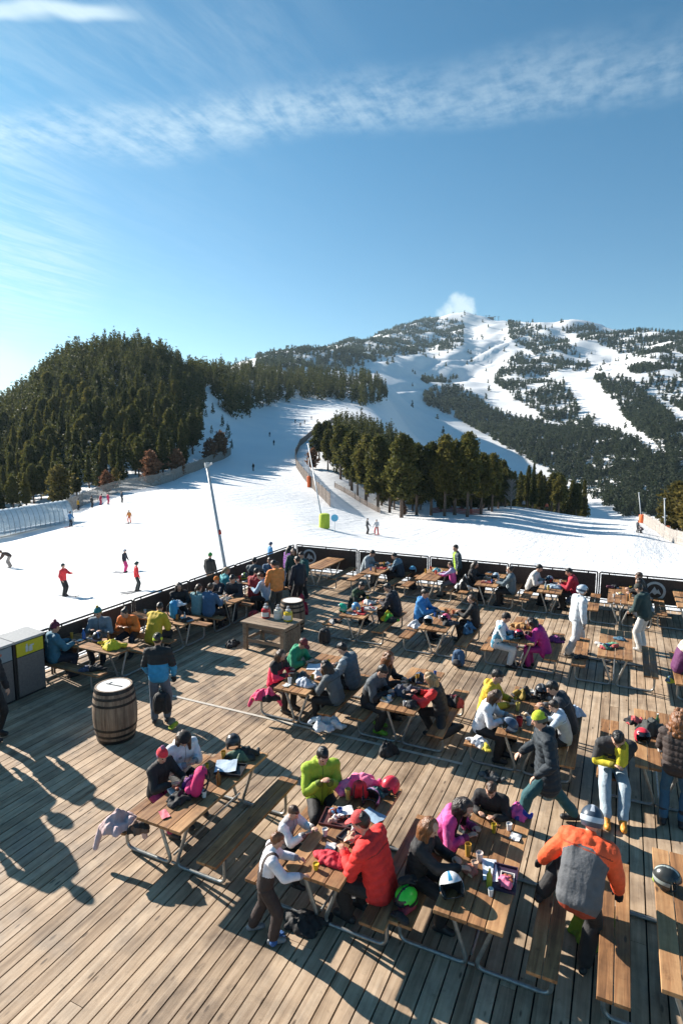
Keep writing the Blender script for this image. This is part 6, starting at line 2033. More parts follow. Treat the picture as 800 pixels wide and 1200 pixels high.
helm(-2.02, 14.10, TZ + 0.02, 200, (0.48, 0.02, 0.06), (0.62, 0.03, 0.09), 'dark red helmet on the table under the magenta jacket\'s arm', 10)
heap(-1.86, 14.45, TZ, (0.18, 0.16, 0.1), [BK], 'black glove heap behind the dark red helmet', 0, 1, 95, 'gear_heap', 'gear')
gloves(-0.12, 14.45, TZ, [(0.45, 0.08, 0.07), (0.10, 0.30, 0.18), (0.55, 0.52, 0.5), (0.05, 0.25, 0.45)], ['red glove in the bright heap on the free standing table', 'green glove in the bright heap on the free standing table', 'pale glove in the bright heap on the free standing table', 'blue glove in the bright heap on the free standing table'], 4, 96, 'gloves', 0.16)
heap(-0.20, 14.30, TZ, (0.14, 0.16, 0.10), [(0.05, 0.14, 0.09), (0.42, 0.4, 0.3), (0.35, 0.05, 0.06)], 'patchwork scarf in front of the bright gloves', 0, 1, 97, 'scarf', 'scarf')
heap(0.12, 15.05, TZ, (0.18, 0.1, 0.05), [(0.05, 0.13, 0.20)], 'flat dark blue hat behind the bright gloves', 0, 0, 98, 'hat', 'hat')
gloves(-0.66, 14.30, BZ, [BK, (0.03, 0.03, 0.03)], ['black glove on the left bench of the free standing table', 'charcoal glove on the left bench of the free standing table'], 2, 99)
person('person in an all white ski suit and white helmet walking between the tables', -0.86, 15.72, 30, 'stand', h=1.80, top=(0.62, 0.65, 0.68), bot=(0.60, 0.62, 0.63), boot=(0.16, 0.15, 0.14), hat='helmet', hatc=((0.60, 0.66, 0.72), (0.05, 0.09, 0.14)), look=(-10, -8), lean=8, feet=((-0.10, 0.24, 0.0), (0.12, -0.24, 0.0)), hands=((-0.28, 0.2, 0.9), (0.28, 0.05, 0.88)), bulk=1.15, trouser_w=1.12, hood=True)
person('man in a purple jacket and beige hood sitting at the right edge', 1.30, 14.35, 10, h=1.80, top=(0.10, 0.016, 0.085), top2=(0.50, 0.42, 0.34), zone='yoke', bot=(0.03, 0.05, 0.07), hat='cap', hatc=((0.45, 0.38, 0.3), BK), look=(0, -16), lean=20, bulk=1.12, hood=True)
heap(1.14, 14.05, BZ - 0.16, (0.12, 0.12, 0.13), [(0.35, 0.42, 0.04), (0.05, 0.12, 0.2)], 'lime and blue glove bundle tied beside the man in purple', 0, 1, 100, 'glove', 'glove', flat=False)
# ---- far row at the railing
person('man in a pale grey jacket leaning over the railing table from the left', -8.44, 19.95, -2, h=1.80, top=(0.25, 0.30, 0.33), bot=GR, hair='dark', look=(-5, -26), lean=28, bulk=1.06)
person('person in a dark navy jacket with pale shoulders opposite the man in pale grey', -6.96, 19.85, 180, h=1.75, top=(0.015, 0.03, 0.05), top2=(0.12, 0.2, 0.26), zone='yoke', bot=BK, hair='black', look=(5, -26), lean=24)
tray(-7.62, 19.55, TZ, 0, (0.5, 0.06, 0.05), 'red basket of food between the two people leaning together', [(0.6, 0.2, 0.1), (0.6, 0.1, 0.08)], 0.16, 0.13)
person('child in a pink and lilac jacket at the railing table', -5.02, 19.55, 182, h=1.45, top=(0.62, 0.08, 0.30), top2=(0.42, 0.36, 0.55), zone='yoke', bot=GR, hair='brown', look=(5, -12), lean=10, seat=0.48)
person('man with a lime green vest front and dark jacket standing behind the child in pink', -5.06, 20.25, 215, 'stand', h=1.72, top=(0.05, 0.075, 0.085), top2=(0.30, 0.48, 0.02), zone='front', bot=BK, hair='dark', look=(10, -10), lean=8)
cup(-5.62, 19.55, TZ, (0.62, 0.10, 0.07), 'red cup before the child in pink and lilac', 0.045, 0.13)
helm(-6.62, 20.05, 0.60, 180, (0.10, 0.32, 0.50), (0.15, 0.4, 0.55), 'round sky blue helmet by the railing right of the navy jacket', 0, 0, 1.1, False)
heap(-6.60, 20.05, 0.003, (0.16, 0.16, 0.60), [(0.02, 0.02, 0.025)], 'dark upright ski bag against the railing under the sky blue helmet', 0, 0, 101, 'ski_bag', 'bag')
heap(-4.60, 19.15, BZ, (0.26, 0.24, 0.52), [(0.66, 0.66, 0.64), (0.02, 0.02, 0.022)], 'white and black fur jacket piled on the bench', 0, 1, 102)
person('woman in black on the left bench beside the white fur jacket', -4.46, 19.65, 0, h=1.68, top=BK, bot=BK, hair='dark', style='long', look=(-12, -18), lean=12)
person('woman in a grey blue jacket with dark hair opposite the woman in black', -3.04, 19.25, 180, h=1.70, top=(0.10, 0.14, 0.165), bot=BK, hair='dark', style='bun', look=(5, -8), lean=6, bulk=1.08)
helm(-3.62, 19.55, TZ + 0.02, 180, (0.48, 0.58, 0.66), (0.6, 0.66, 0.7), 'pale silver helmet standing on the railing table', 0, 0, 1.1)
tray(-3.82, 19.15, TZ, 0, (0.4, 0.1, 0.08), 'basket of snacks in front of the pale silver helmet', [(0.6, 0.25, 0.15), (0.62, 0.55, 0.5)], 0.16, 0.14)
person('man in a cream jacket with dark hair bending forward at the railing', -2.58, 19.95, -4, h=1.80, top=(0.58, 0.56, 0.53), bot=BK, hair='black', look=(-5, -20), lean=24, bulk=1.08)
person('man in a crimson jacket with dark hair at the railing table', -1.16, 19.70, 180, h=1.80, top=(0.42, 0.012, 0.035), bot=BK, hair='black', look=(5, -22), lean=18, bulk=1.1, skirt=0.05)
helm(-1.98, 19.95, TZ + 0.02, 180, (0.48, 0.5, 0.52), BK, 'silver and black helmet between the cream and the crimson jacket', 0, 0)
heap(-1.78, 19.35, TZ, (0.24, 0.2, 0.12), [(0.28, 0.36, 0.44)], 'blue grey jacket lying on the railing table before the crimson jacket', 0, 1, 103)
person('dark haired woman in black leaning on the last railing table', 0.80, 19.45, 180, h=1.70, top=BK, bot=(0.42, 0.46, 0.52), hair='dark', style='long', look=(5, -16), lean=20, feet=((-0.12, 0.1, 0), (0.12, 0.1, 0)))
person('man in dark clothes behind the woman leaning on the last railing table', 0.78, 20.02, 185, h=1.78, top=(0.02, 0.02, 0.022), bot=BK, hair='brown', look=(5, -16), lean=16)
person('person in a dark green anorak and off white trousers standing at the railing tables', 0.66, 16.70, 150, 'stand', h=1.78, top=(0.018, 0.045, 0.045), bot=(0.58, 0.58, 0.56), boot=(0.3, 0.3, 0.3), hair='dark', hat='cap', hatc=((0.03, 0.035, 0.03), BK), look=(10, -26), lean=14, hands=((-0.12, 0.30, 1.0), (0.14, 0.28, 1.0)), hood=True, bulk=1.1)
gloves(-0.10, 20.15, TZ, [BK, (0.03, 0.03, 0.04), (0.12, 0.03, 0.06)], ['black glove on the last railing table', 'dark grey glove on the last railing table', 'dark wine glove on the last railing table'], 3, 104)
# ---- left railing tables
person('person in a teal blue jacket and maroon pom hat sitting by the bins', -11.40, 9.00, 70, h=1.74, top=(0.04, 0.15, 0.22), bot=NV, hat='pom', hatc=((0.12, 0.02, 0.045), (0.16, 0.03, 0.06)), look=(-20, -8), lean=6, bulk=1.12, hood=True)
person('young man in a grey tee shirt and teal beanie facing the camera', -11.42, 10.42, -60, h=1.78, top=(0.16, 0.21, 0.25), bot=NV, hat='pom', hatc=((0.02, 0.18, 0.20), (0.45, 0.35, 0.06)), look=(-5, -16), lean=10, hands=((-0.14, 0.36, 0.84), (0.12, 0.36, 0.86)))
person('person in an orange jacket bending over the table by the railing', -11.08, 11.10, -70, h=1.72, top=(0.80, 0.20, 0.03), bot=NV, hair='dark', style='bun', look=(-10, -30), lean=32)
person('person in a mustard yellow jacket with the back turned, right of the orange jacket', -10.42, 11.12, 92, h=1.78, top=(0.58, 0.40, 0.02), bot=BK, hair='dark', look=(20, -30), lean=30, bulk=1.15, skirt=0.1)
heap(-10.25, 9.62, TZ, (0.34, 0.22, 0.20), [(0.66, 0.55, 0.02), (0.62, 0.48, 0.02), (0.03, 0.05, 0.03)], 'lemon yellow jacket thrown on the table behind the bins', 0, 2, 111)
helm(-10.86, 9.78, TZ + 0.02, 60, BK, (0.1, 0.14, 0.3), 'black helmet lying between the teal beanie and the lemon jacket', 20)
glass_bottle(-11.25, 9.75, TZ, (0.02, 0.12, 0.40), 'blue water bottle on the table behind the bins', 0.26, 0.04)
rucksack(-10.42, 11.94, TZ, 1.05, (0.03, 0.28, 0.52), (0.03, 0.03, 0.04), 'blue, white and black rucksack standing on its table by the left railing', -60)
heap(-10.40, 12.05, TZ + 0.30, (0.18, 0.16, 0.18), [(0.62, 0.68, 0.74), (0.05, 0.12, 0.2)], 'white hooded fleece stuffed on top of the blue rucksack', 0, 1, 112)
person('woman with dark hair in a black coat at the left railing', -11.36, 13.23, -40, h=1.70, top=BK, bot=BK, hair='dark', style='long', look=(-5, -16), lean=6)
person('woman in a pale teal top seen from behind', -10.72, 13.22, 92, h=1.66, top=(0.16, 0.31, 0.33), bot=NV, hair='brown', style='tail', look=(-10, -10), lean=10)
person('person in a denim blue jacket seen from behind, right of the pale teal top', -10.34, 13.25, 88, h=1.76, top=(0.05, 0.12, 0.22), bot=BK, hair='brown', style='short', look=(10, -12), lean=10, bulk=1.05)
person('man in black across the table from the denim jacket', -10.40, 14.66, -80, h=1.80, top=(0.02, 0.022, 0.03), bot=BK, hair='black', look=(-5, -22), lean=16)
tray(-10.35, 13.95, TZ, 80, (0.5, 0.46, 0.40), 'pale tray of food before the denim jacket', [(0.55, 0.4, 0.3), (0.62, 0.6, 0.55)], 0.2, 0.15)
cup(-10.10, 13.80, TZ, (0.68, 0.68, 0.66), 'white cup at the end of the denim jacket\'s table', 0.04, 0.12)
person('person in a light blue ski jacket at the tables by the left railing', -9.72, 15.32, 185, h=1.68, top=(0.30, 0.45, 0.60), bot=BK, hair='brown', look=(10, -20), lean=18, hood=True)
person('man with short hair in a pale grey blue jacket behind the light blue one', -10.10, 16.70, -85, h=1.78, top=(0.20, 0.23, 0.28), bot=BK, hair='brown', look=(-5, -16), lean=12)
person('person in a bright orange jacket with grey panels standing by the left tables', -9.20, 15.05, 150, 'stand', h=1.80, top=(0.80, 0.26, 0.06), top2=(0.28, 0.30, 0.32), zone='front', bot=(0.05, 0.06, 0.055), boot=BK, hair='dark', look=(15, -22), lean=12, hands=((-0.16, 0.32, 1.0), (0.14, 0.30, 1.0)), bulk=1.08, hood=True)
person('person in dark navy standing behind the bright orange jacket', -8.98, 16.00, 160, 'stand', h=1.76, top=(0.014, 0.018, 0.03), bot=BK, hair='dark', look=(10, -10), lean=4)
heap(-8.72, 15.72, 0.003, (0.20, 0.20, 0.85), [(0.36, 0.01, 0.04), (0.28, 0.01, 0.035)], 'long crimson jacket hanging upright beside the person in navy', 0, 1, 113)
person('person in a black jacket with pale hood at the left railing, looking out', -11.10, 16.70, 100, h=1.78, top=(0.02, 0.024, 0.03), top2=(0.10, 0.12, 0.13), zone='yoke', bot=BK, hair='black', look=(10, -10), lean=6, hood=True, bulk=1.1)
person('person in a blue patterned jacket near the railing corner', -10.90, 17.40, -60, 'sit', h=1.66, top=(0.04, 0.10, 0.20), top2=(0.15, 0.22, 0.30), zone='pattern', bot=BK, hair='brown', look=(-5, -16), lean=10)
person('woman with brown hair in dark green near the railing corner', -10.05, 17.6, -70, 'stand', h=1.66, top=(0.02, 0.06, 0.05), bot=BK, hair='brown', style='long', look=(-5, -14), lean=8)
person('person in a teal anorak beside the woman in dark green', -9.55, 17.35, -110, 'stand', h=1.62, top=(0.02, 0.10, 0.10), bot=BK, hair='dark', look=(-5, -14), lean=8)
heap(-9.95, 15.75, TZ, (0.3, 0.2, 0.12), [(0.5, 0.45, 0.40), (0.10, 0.08, 0.07)], 'beige fleece and wrappers on the light blue jacket\'s table', 0, 1, 114)
cup(-11.2, 16.0, TZ, (0.6, 0.04, 0.05), 'red cup on the far left table', 0.05, 0.14)

# ---- more of the crowd along the left and at the back
person('boy in an orange beanie and navy jacket between the left railing tables', -10.95, 14.62, -95, h=1.5, top=NV, bot=BK, hat='beanie', hatc=((0.7, 0.2, 0.03), (0.6, 0.16, 0.03)), look=(-5, -18), lean=12, seat=0.48)
person('woman in a turquoise jacket beside the boy with the orange beanie', -11.35, 15.30, 60, h=1.68, top=(0.04, 0.32, 0.36), bot=BK, hair='blond', style='tail', look=(-10, -16), lean=12)
person('man in a dark red jacket sitting right of the light blue jacket', -10.25, 15.36, 88, h=1.78, top=(0.28, 0.015, 0.02), bot=BK, hair='black', look=(0, -22), lean=16)
person('woman in a violet jacket standing by the railing corner table', -10.60, 18.10, 60, 'stand', h=1.60, top=(0.20, 0.05, 0.30), bot=BK, hair='dark', style='long', look=(-5, -14), lean=8)
heap(-10.30, 15.95, TZ, (0.22, 0.2, 0.2), [(0.55, 0.04, 0.06), BK], 'scarlet and black jacket heap on the dark red jacket\'s table', 10, 1, 131)
heap(-10.75, 13.95, TZ, (0.24, 0.2, 0.16), [(0.5, 0.52, 0.54), (0.05, 0.12, 0.22)], 'grey and blue fleece heap between the pale teal top and the black coat', 10, 1, 132)
helm(-10.60, 13.70, TZ + 0.02, 30, (0.62, 0.64, 0.66), (0.5, 0.05, 0.05), 'white helmet with a red band beside the grey and blue fleece', 15)
helm(-11.1, 16.15, TZ + 0.02, 30, (0.05, 0.05, 0.06), (0.3, 0.5, 0.03), 'black helmet with a lime band on the turquoise jacket\'s table', 15)
rucksack(-9.55, 14.30, 0.003, 0.95, (0.30, 0.03, 0.04), (0.03, 0.03, 0.035), 'dark red rucksack standing on the deck behind the bright orange jacket', 60)
rucksack(-6.95, 13.75, 0.003, 0.95, (0.03, 0.035, 0.04), (0.05, 0.06, 0.065), 'black rucksack on the deck before the green helmet table', 10)
rucksack(-3.35, 13.72, 0.003, 0.9, (0.04, 0.10, 0.20), (0.03, 0.03, 0.035), 'navy rucksack on the deck before the bright blue jacket\'s table', 170)

# ---- more coats, bags and gear lying about
for (x_, y_, z_, dm, cc, lb, sl_, sd_) in (
    (-3.40, 10.85, TZ, (0.22, 0.18, 0.16), [(0.05, 0.09, 0.16), BK], 'navy jacket dumped at the back of the red sleeved woman\'s table', 2, 201),
    (-2.68, 10.75, BZ, (0.20, 0.26, 0.20), [(0.24, 0.03, 0.05), BK], 'maroon jacket on the bench behind the red sleeved woman', 1, 202),
    (-5.55, 10.00, TZ, (0.14, 0.16, 0.10), [(0.04, 0.05, 0.06)], 'dark beanie and gloves in front of the pink red jacket woman', 1, 203),
    (-1.90, 9.45, BZ, (0.20, 0.16, 0.13), [(0.10, 0.14, 0.20), W_], 'blue and white jacket tied round the bench under the white sweater', 1, 204),
    (-6.35, 15.30, TZ, (0.20, 0.22, 0.13), [(0.55, 0.06, 0.06), (0.6, 0.58, 0.55)], 'red and white scarf heap at the back of the green helmet table', 1, 205),
    (-6.98, 15.20, BZ, (0.20, 0.24, 0.22), [(0.03, 0.08, 0.05), BK], 'dark green jacket on the left bench of the green helmet table', 1, 206),
    (-4.76, 14.75, BZ, (0.20, 0.22, 0.20), [(0.62, 0.64, 0.68)], 'white jacket on the bench in front of the bright blue jacket', 1, 207),
    (-4.12, 15.05, TZ, (0.17, 0.15, 0.10), [(0.04, 0.12, 0.28), BK], 'blue glove heap between the two red paper cups', 1, 208),
    (-2.10, 15.00, TZ, (0.22, 0.22, 0.15), [(0.45, 0.24, 0.08), BK], 'tan fleece at the back of the magenta jacket\'s table', 1, 209),
    (-1.30, 15.20, BZ, (0.20, 0.24, 0.18), [(0.20, 0.03, 0.16), BK], 'plum jacket on the bench behind the magenta jacket', 1, 210),
    (-7.62, 20.05, TZ, (0.20, 0.18, 0.14), [(0.10, 0.10, 0.11), W_], 'grey and white jacket at the back of the railing table', 1, 211),
    (-5.70, 19.95, TZ, (0.18, 0.18, 0.12), [(0.10, 0.30, 0.35)], 'turquoise fleece behind the child in pink', 1, 212),
    (-1.20, 19.05, BZ, (0.20, 0.24, 0.20), [(0.04, 0.05, 0.07)], 'dark jacket on the bench before the crimson jacket', 1, 213),
    (0.86, 19.0, BZ, (0.18, 0.22, 0.18), [(0.30, 0.32, 0.34)], 'light grey jacket on the bench of the last railing table', 1, 214),
    (-10.20, 9.00, BZ, (0.28, 0.14, 0.16), [(0.04, 0.06, 0.12), BK], 'dark navy coat lying on the bench behind the bins', 1, 215),
    (-9.95, 11.85, TZ, (0.16, 0.16, 0.14), [BK, (0.1, 0.2, 0.3)], 'black gloves and scarf in front of the blue rucksack', 1, 216),
    (-10.95, 11.75, TZ, (0.22, 0.18, 0.16), [(0.35, 0.37, 0.4), BK], 'grey jacket heap behind the blue rucksack', 1, 217),
    (-10.10, 16.10, TZ, (0.18, 0.16, 0.14), [(0.04, 0.05, 0.08)], 'dark blue hat heap by the scarlet jacket', 1, 218),
    (0.35, 10.72, TZ, (0.16, 0.14, 0.10), [(0.6, 0.1, 0.1), BK], 'red and black gloves at the far end of the yellow and black jacket\'s table', 1, 219),
    (1.18, 6.1, TZ, (0.2, 0.2, 0.12), [(0.05, 0.07, 0.1)], 'dark jacket on the corner table beyond the right edge', 1, 220),
    (-9.05, 12.55, 0.004, (0.24, 0.20, 0.22), [BK, (0.04, 0.04, 0.045)], 'black kit bag on the deck left of the sauce table', 0, 221)):
    heap(x_, y_, z_, dm, cc, lb, sd_ * 37 % 180, sl_, sd_)
# ---- small clutter, one of a kind per table
SHORT = [(-4.99, 6.27, 0, 'pink rucksack table'), (-2.85, 6.27, 0, 'food tray table of the children'), (-1.16, 6.42, 0, 'white and blue helmet table'), (-1.30, 10.37, 0, 'red cup table'), (-3.40, 10.42, 0, 'table of the red sleeved woman'),
         (-5.45, 10.32, 0, 'pink jacket table'), (-6.28, 14.97, 0, 'emerald helmet table'), (-4.07, 14.87, 0, 'table of the bright blue jacket'), (-2.00, 14.87, 0, 'table of the magenta jacket'), (-7.70, 19.65, 0, 'railing table of the pale grey jacket'),
         (-5.72, 19.65, 0, 'railing table of the child in pink'), (-3.77, 19.70, 0, 'railing table with the silver helmet'), (-1.86, 19.70, 0, 'railing table of the crimson jacket'), (0.12, 19.40, 0, 'last railing table'),
         (-10.83, 9.67, 90, 'table behind the bins'), (-10.83, 11.90, 90, 'blue rucksack table'), (-10.83, 13.95, 90, 'table of the denim jacket'), (-10.83, 16.05, 90, 'table of the light blue jacket'), (0.74, 10.30, 0, 'table of the yellow and black jacket')]
cl = random.Random(77)
for (tx, ty, ta, nm) in SHORT:
    spots_ = []
    def put():
        for _ in range(40):
            a, b_ = cl.uniform(-0.27, 0.27), cl.uniform(-0.85, 0.85)
            if all((a - c) ** 2 + (b_ - e) ** 2 > 0.02 for c, e in spots_):
                spots_.append((a, b_))
                break
        return (tx + a, ty + b_) if ta == 0 else (tx - b_, ty + a)
    q = put(); cup(q[0], q[1], TZ, (0.66, 0.66, 0.64), 'small white paper cup on the ' + nm, 0.036, 0.09)
    q = put(); cup(q[0], q[1], TZ, cl.choice([(0.5, 0.28, 0.04), (0.42, 0.2, 0.05), (0.5, 0.4, 0.1)]), 'beer coloured glass on the ' + nm, 0.038, 0.15, 'beer_glass')
    q = put(); paper(q[0], q[1], TZ + 0.001, cl.uniform(0, 180), (0.70, 0.70, 0.68), 'crumpled white napkin on the ' + nm, 0.06, 0.07, cl.randrange(30))
    q = put(); cup(q[0], q[1], TZ, cl.choice([(0.5, 0.02, 0.02), (0.03, 0.12, 0.4), (0.5, 0.36, 0.03)]), 'small drinks can on the ' + nm, 0.031, 0.115, 'drinks_can')
    q = put(); tray(q[0], q[1], TZ, cl.uniform(0, 180), (0.62, 0.61, 0.58), 'little pale food dish on the ' + nm, [cl.choice([(0.5, 0.3, 0.12), (0.4, 0.12, 0.06), (0.55, 0.45, 0.2)])], 0.085, 0.075)
    if cl.random() < 0.7:
        q = put(); glass_bottle(q[0], q[1], TZ, cl.choice([(0.03, 0.10, 0.04), (0.16, 0.07, 0.02), (0.30, 0.36, 0.40)]), 'single slim bottle on the ' + nm)
# ---- standing skier with the lime headband, partly seen people left of the frame
person('skier with a lime and black beanie and black and blue outfit standing beside the barrel', -7.86, 8.50, 120, 'stand', h=1.78, top=(0.012, 0.014, 0.016), top2=(0.03, 0.26, 0.48), zone='lower', bot=(0.10, 0.13, 0.17), boot=(0.03, 0.03, 0.032), hat='beanie', hatc=((0.05, 0.06, 0.02), (0.50, 0.62, 0.03)), look=(10, -12), lean=4, hands=((-0.24, 0.18, 0.92), (0.26, 0.12, 0.90)), glove=BK)
rucksack(-7.66, 8.34, 0.28, 1.0, (0.016, 0.016, 0.018), (0.03, 0.03, 0.033), 'black rucksack held low beside the skier with the lime beanie', 30)
gloves(-7.45, 8.38, 0.02, [(0.42, 0.48, 0.03)], 'lime and black glove dangling by the black rucksack', 1, 120, 'gloves', 0.01)
person('person in black at the left edge of the terrace with hands in pockets', -10.16, 6.72, 20, 'stand', h=1.76, top=(0.014, 0.014, 0.02), bot=BK, hair='dark', lean=2)
person('person in dark blue left of the frame whose shadow falls on the deck', -9.75, 5.62, 30, 'stand', h=1.78, top=NV, bot=BK, hat='beanie', hatc=(BK, NV), lean=3, hands=((-0.3, 0.2, 1.0), (0.28, 0.1, 0.9)))
person('person in brown left of the frame whose shadow falls on the deck', -9.00, 5.30, 0, 'stand', h=1.74, top=(0.08, 0.05, 0.03), bot=BK, hair='brown', lean=4, hands=((-0.25, 0.3, 1.1), (0.28, 0.1, 0.9)))
person('person in grey left of the frame whose shadow falls on the deck', -10.55, 6.20, 10, 'stand', h=1.80, top=GR, bot=NV, hair='dark', lean=3, hat='helmet', hatc=(BK, GR))

# ---- skiers on the snow
def skier(px, py, D, label, fdeg, h, skis=None, sl=1.55, **kw):
    """stands on the snow where the photo shows the feet; D only bounds the search"""
    p = spot(px, py, D[0], D[1])
    o = person(label, p.x, p.y, fdeg, kw.pop('pose', 'stand'), p.z, h, group='skiers out on the snow', **kw)
    if skis:
        f = Vector((math.cos(R(fdeg)), math.sin(R(fdeg)), 0))
        n = Vector((-f.y, f.x, 0))
        for e in (-1, 1):
            b_ = p + n * 0.13 * e
            mb = MB()
            L = sl / 2
            pts = [(-L, 0.0), (-L * 0.5, 0), (0, 0), (L * 0.5, 0.0), (L * 0.85, 0.02), (L, 0.09)]
            v, fc_ = [], []
            for xx, zz in pts:
                for yy in (-0.045, 0.045):
                    v += [(xx, yy, zz + 0.012), (xx, yy, zz - 0.012)]
            for i in range(len(pts) - 1):
                a = i * 4
                fc_ += [(a, a + 4, a + 6, a + 2), (a + 1, a + 3, a + 7, a + 5), (a, a + 1, a + 5, a + 4), (a + 2, a + 6, a + 7, a + 3)]
            fc_ += [(0, 2, 3, 1), (len(v) - 4, len(v) - 3, len(v) - 1, len(v) - 2)]
            o2 = MB().add(v, fc_).build('ski', plain(skis, 0.4, 0, 'ski'), None, False, (b_.x, b_.y, p.z - 0.0), R(fdeg))
            tag(o2, 'ski under the ' + label.split(' out')[0].split(' on')[0], 'ski', 'skis under the skiers')
    return o
FC = 90 + math.degrees(YAW)      # straight away from the camera
skier(76, 699, (24, 45), 'skier in red jacket and black trousers holding up a phone', FC - 100, 1.74, (0.03, 0.03, 0.035), top=(0.70, 0.03, 0.04), bot=BK, hat='beanie', hatc=((0.03, 0.05, 0.05), (0.03, 0.05, 0.05)), hands=((-0.14, 0.42, 1.22), (0.24, 0.1, 0.9)), look=(-5, 0))
skier(147, 671, (24, 60), 'child skier in navy jacket and pink trousers with a pale helmet', FC - 100, 1.42, (0.05, 0.06, 0.1), top=NV, bot=(0.68, 0.05, 0.22), hat='helmet', hatc=((0.5, 0.52, 0.56), (0.4, 0.4, 0.45)))
skier(161, 693, (22, 45), 'young skier in a red jacket beside the child in pink trousers', FC - 60, 1.45, (0.03, 0.03, 0.035), top=(0.72, 0.03, 0.04), bot=(0.02, 0.03, 0.03), hat='helmet', hatc=((0.03, 0.06, 0.05), BK))
skier(247, 694, (20, 45), 'skier in black with a green hat and tan trousers outside the left railing', FC - 20, 1.76, None, top=(0.014, 0.014, 0.014), bot=(0.34, 0.2, 0.12), hat='beanie', hatc=((0.05, 0.28, 0.06), (0.05, 0.28, 0.06)))
skier(317, 668, (24, 45), 'young skier in bright blue outside the railing near the corner', FC - 60, 1.5, None, top=(0.03, 0.20, 0.42), bot=NV, hat='helmet', hatc=((0.04, 0.08, 0.16), BK))
skier(11, 665, (30, 70), 'person in brown and white bending down to the snow at the left edge', FC + 100, 1.7, None, top=(0.08, 0.05, 0.04), bot=(0.35, 0.30, 0.26), hair='dark', lean=78, pelvis=(0, -0.1, 0.84), hands=((-0.2, 0.62, 0.5), (0.2, 0.62, 0.5)), feet=((-0.2, -0.1, 0), (0.2, -0.05, 0)))
skier(83, 617, (50, 110), 'skier in blue near the end of the tunnel', FC - 30, 1.7, (0.3, 0.05, 0.05), top=(0.03, 0.16, 0.36), bot=NV, hat='helmet', hatc=(NV, NV), hands=((-0.5, 0.2, 0.95), (0.5, 0.2, 0.95)))
for px, py, c, lb, hh in ((92, 598, (0.55, 0.30, 0.03), 'first skier of the row, in mustard yellow', 1.6), (108, 595, BK, 'second skier of the row, in black', 1.7), (118, 592, (0.40, 0.02, 0.06), 'third skier of the row, bending in dark red', 1.6), (127, 591, (0.55, 0.02, 0.09), 'fourth skier of the row, in crimson', 1.6), (143, 589, (0.02, 0.03, 0.05), 'last skier of the row, in navy, standing apart', 1.6)):
    skier(px, py, (55, 120), lb, FC - 40, hh, None, top=c, bot=c if c[0] > 0.3 and c[2] > 0.05 else BK, hat='helmet', hatc=(BK, BK), lean=22 if 'bending' in lb else 6)
skier(152, 613, (50, 110), 'small skier in an orange suit alone below the row', FC + 180, 1.4, (0.05, 0.05, 0.05), top=(0.62, 0.22, 0.05), bot=(0.8, 0.10, 0.03), hat='helmet', hatc=((0.03, 0.06, 0.04), BK))
skier(430, 626, (45, 100), 'skier in dark grey of the pair beyond the far railing', FC - 80, 1.74, (0.03, 0.03, 0.03), top=(0.05, 0.055, 0.06), bot=BK, hair='dark', hands=((-0.3, 0.35, 0.9), (0.3, 0.3, 0.9)))
skier(441, 627, (45, 100), 'skier in white with red trousers of the pair beyond the far railing', FC + 160, 1.7, (0.6, 0.05, 0.05), top=(0.62, 0.62, 0.62), bot=(0.62, 0.05, 0.04), hair='dark', hands=((-0.3, 0.35, 0.9), (0.3, 0.3, 0.9)), feet=((-0.2, 0, 0), (0.2, 0, 0)))
skier(746, 624, (50, 110), 'skier in black standing by the snow fence at right', FC - 80, 1.7, (0.03, 0.03, 0.03), top=(0.03, 0.04, 0.05), bot=BK, hair='dark')
skier(751, 625, (50, 110), 'skier in dark maroon crouching by the snow fence at right', FC + 90, 1.6, None, top=(0.06, 0.03, 0.04), bot=BK, hair='dark', lean=60, pelvis=(0, -0.15, 0.55))
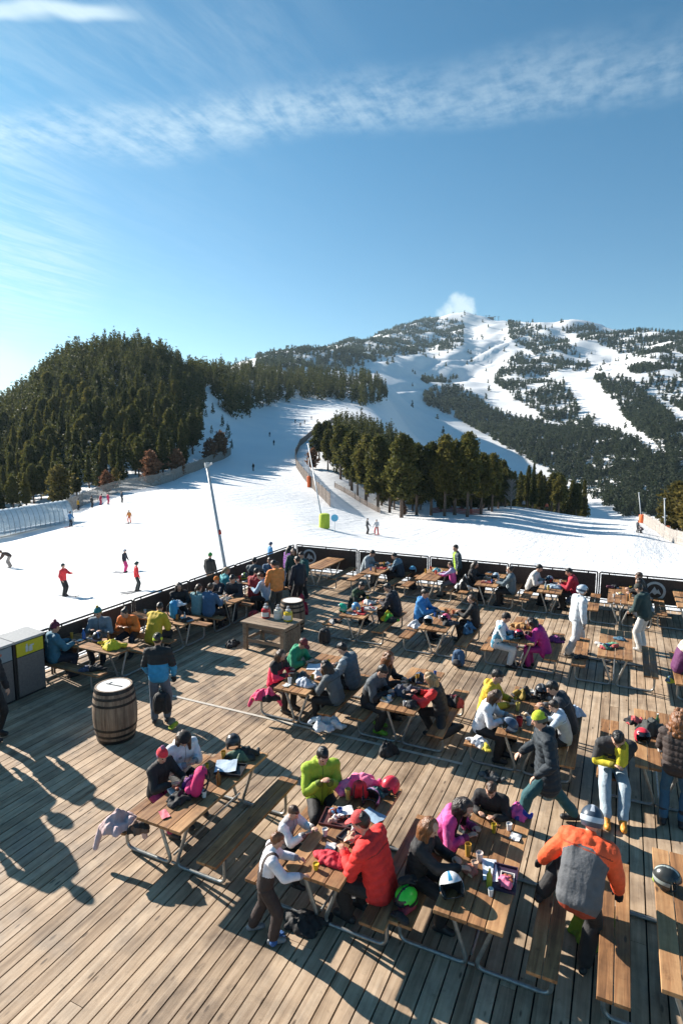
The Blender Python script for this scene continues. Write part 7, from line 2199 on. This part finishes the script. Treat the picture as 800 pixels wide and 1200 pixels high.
for px, py, c, lb in ((297, 552, BK, 'distant skier in black coming down the middle of the piste'), (321, 522, (0.03, 0.04, 0.06), 'distant dark skier standing in the shade of the piste'), (316, 512, (0.05, 0.06, 0.08), 'distant skier in slate above the dark one'), (352, 500, (0.10, 0.04, 0.05), 'distant skier in wine red near the bend of the fence'),
                      (357, 497, (0.04, 0.05, 0.07), 'distant skier in blue black near the bend of the fence'), (346, 496, (0.06, 0.07, 0.09), 'distant skier in slate blue high on the piste'), (365, 492, (0.05, 0.05, 0.05), 'distant skier in charcoal by the upper fence'),
                      (263, 520, (0.04, 0.05, 0.06), 'distant dark skier on the shaded left slope'), (640, 599, (0.5, 0.10, 0.05), 'distant skier in orange red at the crest of the snow field'), (626, 592, (0.62, 0.16, 0.05), 'distant skier in orange by the crest'), (613, 596, (0.3, 0.3, 0.3), 'distant skier in grey on the crest')):
    skier(px, py, (70, 420), lb, FC + 150, 1.72, None, top=c, bot=(0.03, 0.03, 0.035), hair='dark')
skier(8, 612, (45, 100), 'skier in dark blue standing inside the plastic tunnel', FC - 60, 1.7, None, top=(0.03, 0.05, 0.09), bot=BK, hair='dark')
run_batch()

# ================================================================ AIR
cn = (FW * 1)
mb = MB()
lo = float(GZ.min()) - 1.0
mb.box((-4200, -700, lo), (4200, 4200, 520))
mt = bpy.data.materials.new('haze')
mt.use_nodes = True
t = mt.node_tree
t.nodes.clear()
out = nd(t, 'ShaderNodeOutputMaterial')
pv = nd(t, 'ShaderNodeVolumePrincipled')
pv.inputs['Color'].default_value = (0.62, 0.85, 1.0, 1)
pv.inputs['Density'].default_value = 0.00008
pv.inputs['Anisotropy'].default_value = 0.3
t.links.new(pv.outputs[0], out.inputs['Volume'])
hz = mb.build('haze', mt)
tag(hz, kind='stuff')

# ================================================================ RENDER
scene.render.engine = 'CYCLES'
scene.cycles.use_denoising = True
scene.cycles.max_bounces = 6
scene.cycles.diffuse_bounces = 1
scene.cycles.transparent_max_bounces = 8
scene.cycles.volume_bounces = 0
scene.view_settings.view_transform = 'Standard'
scene.view_settings.look = 'None'
scene.view_settings.gamma = 1.0
scene.view_settings.use_curve_mapping = False
scene.view_settings.exposure = 1.24
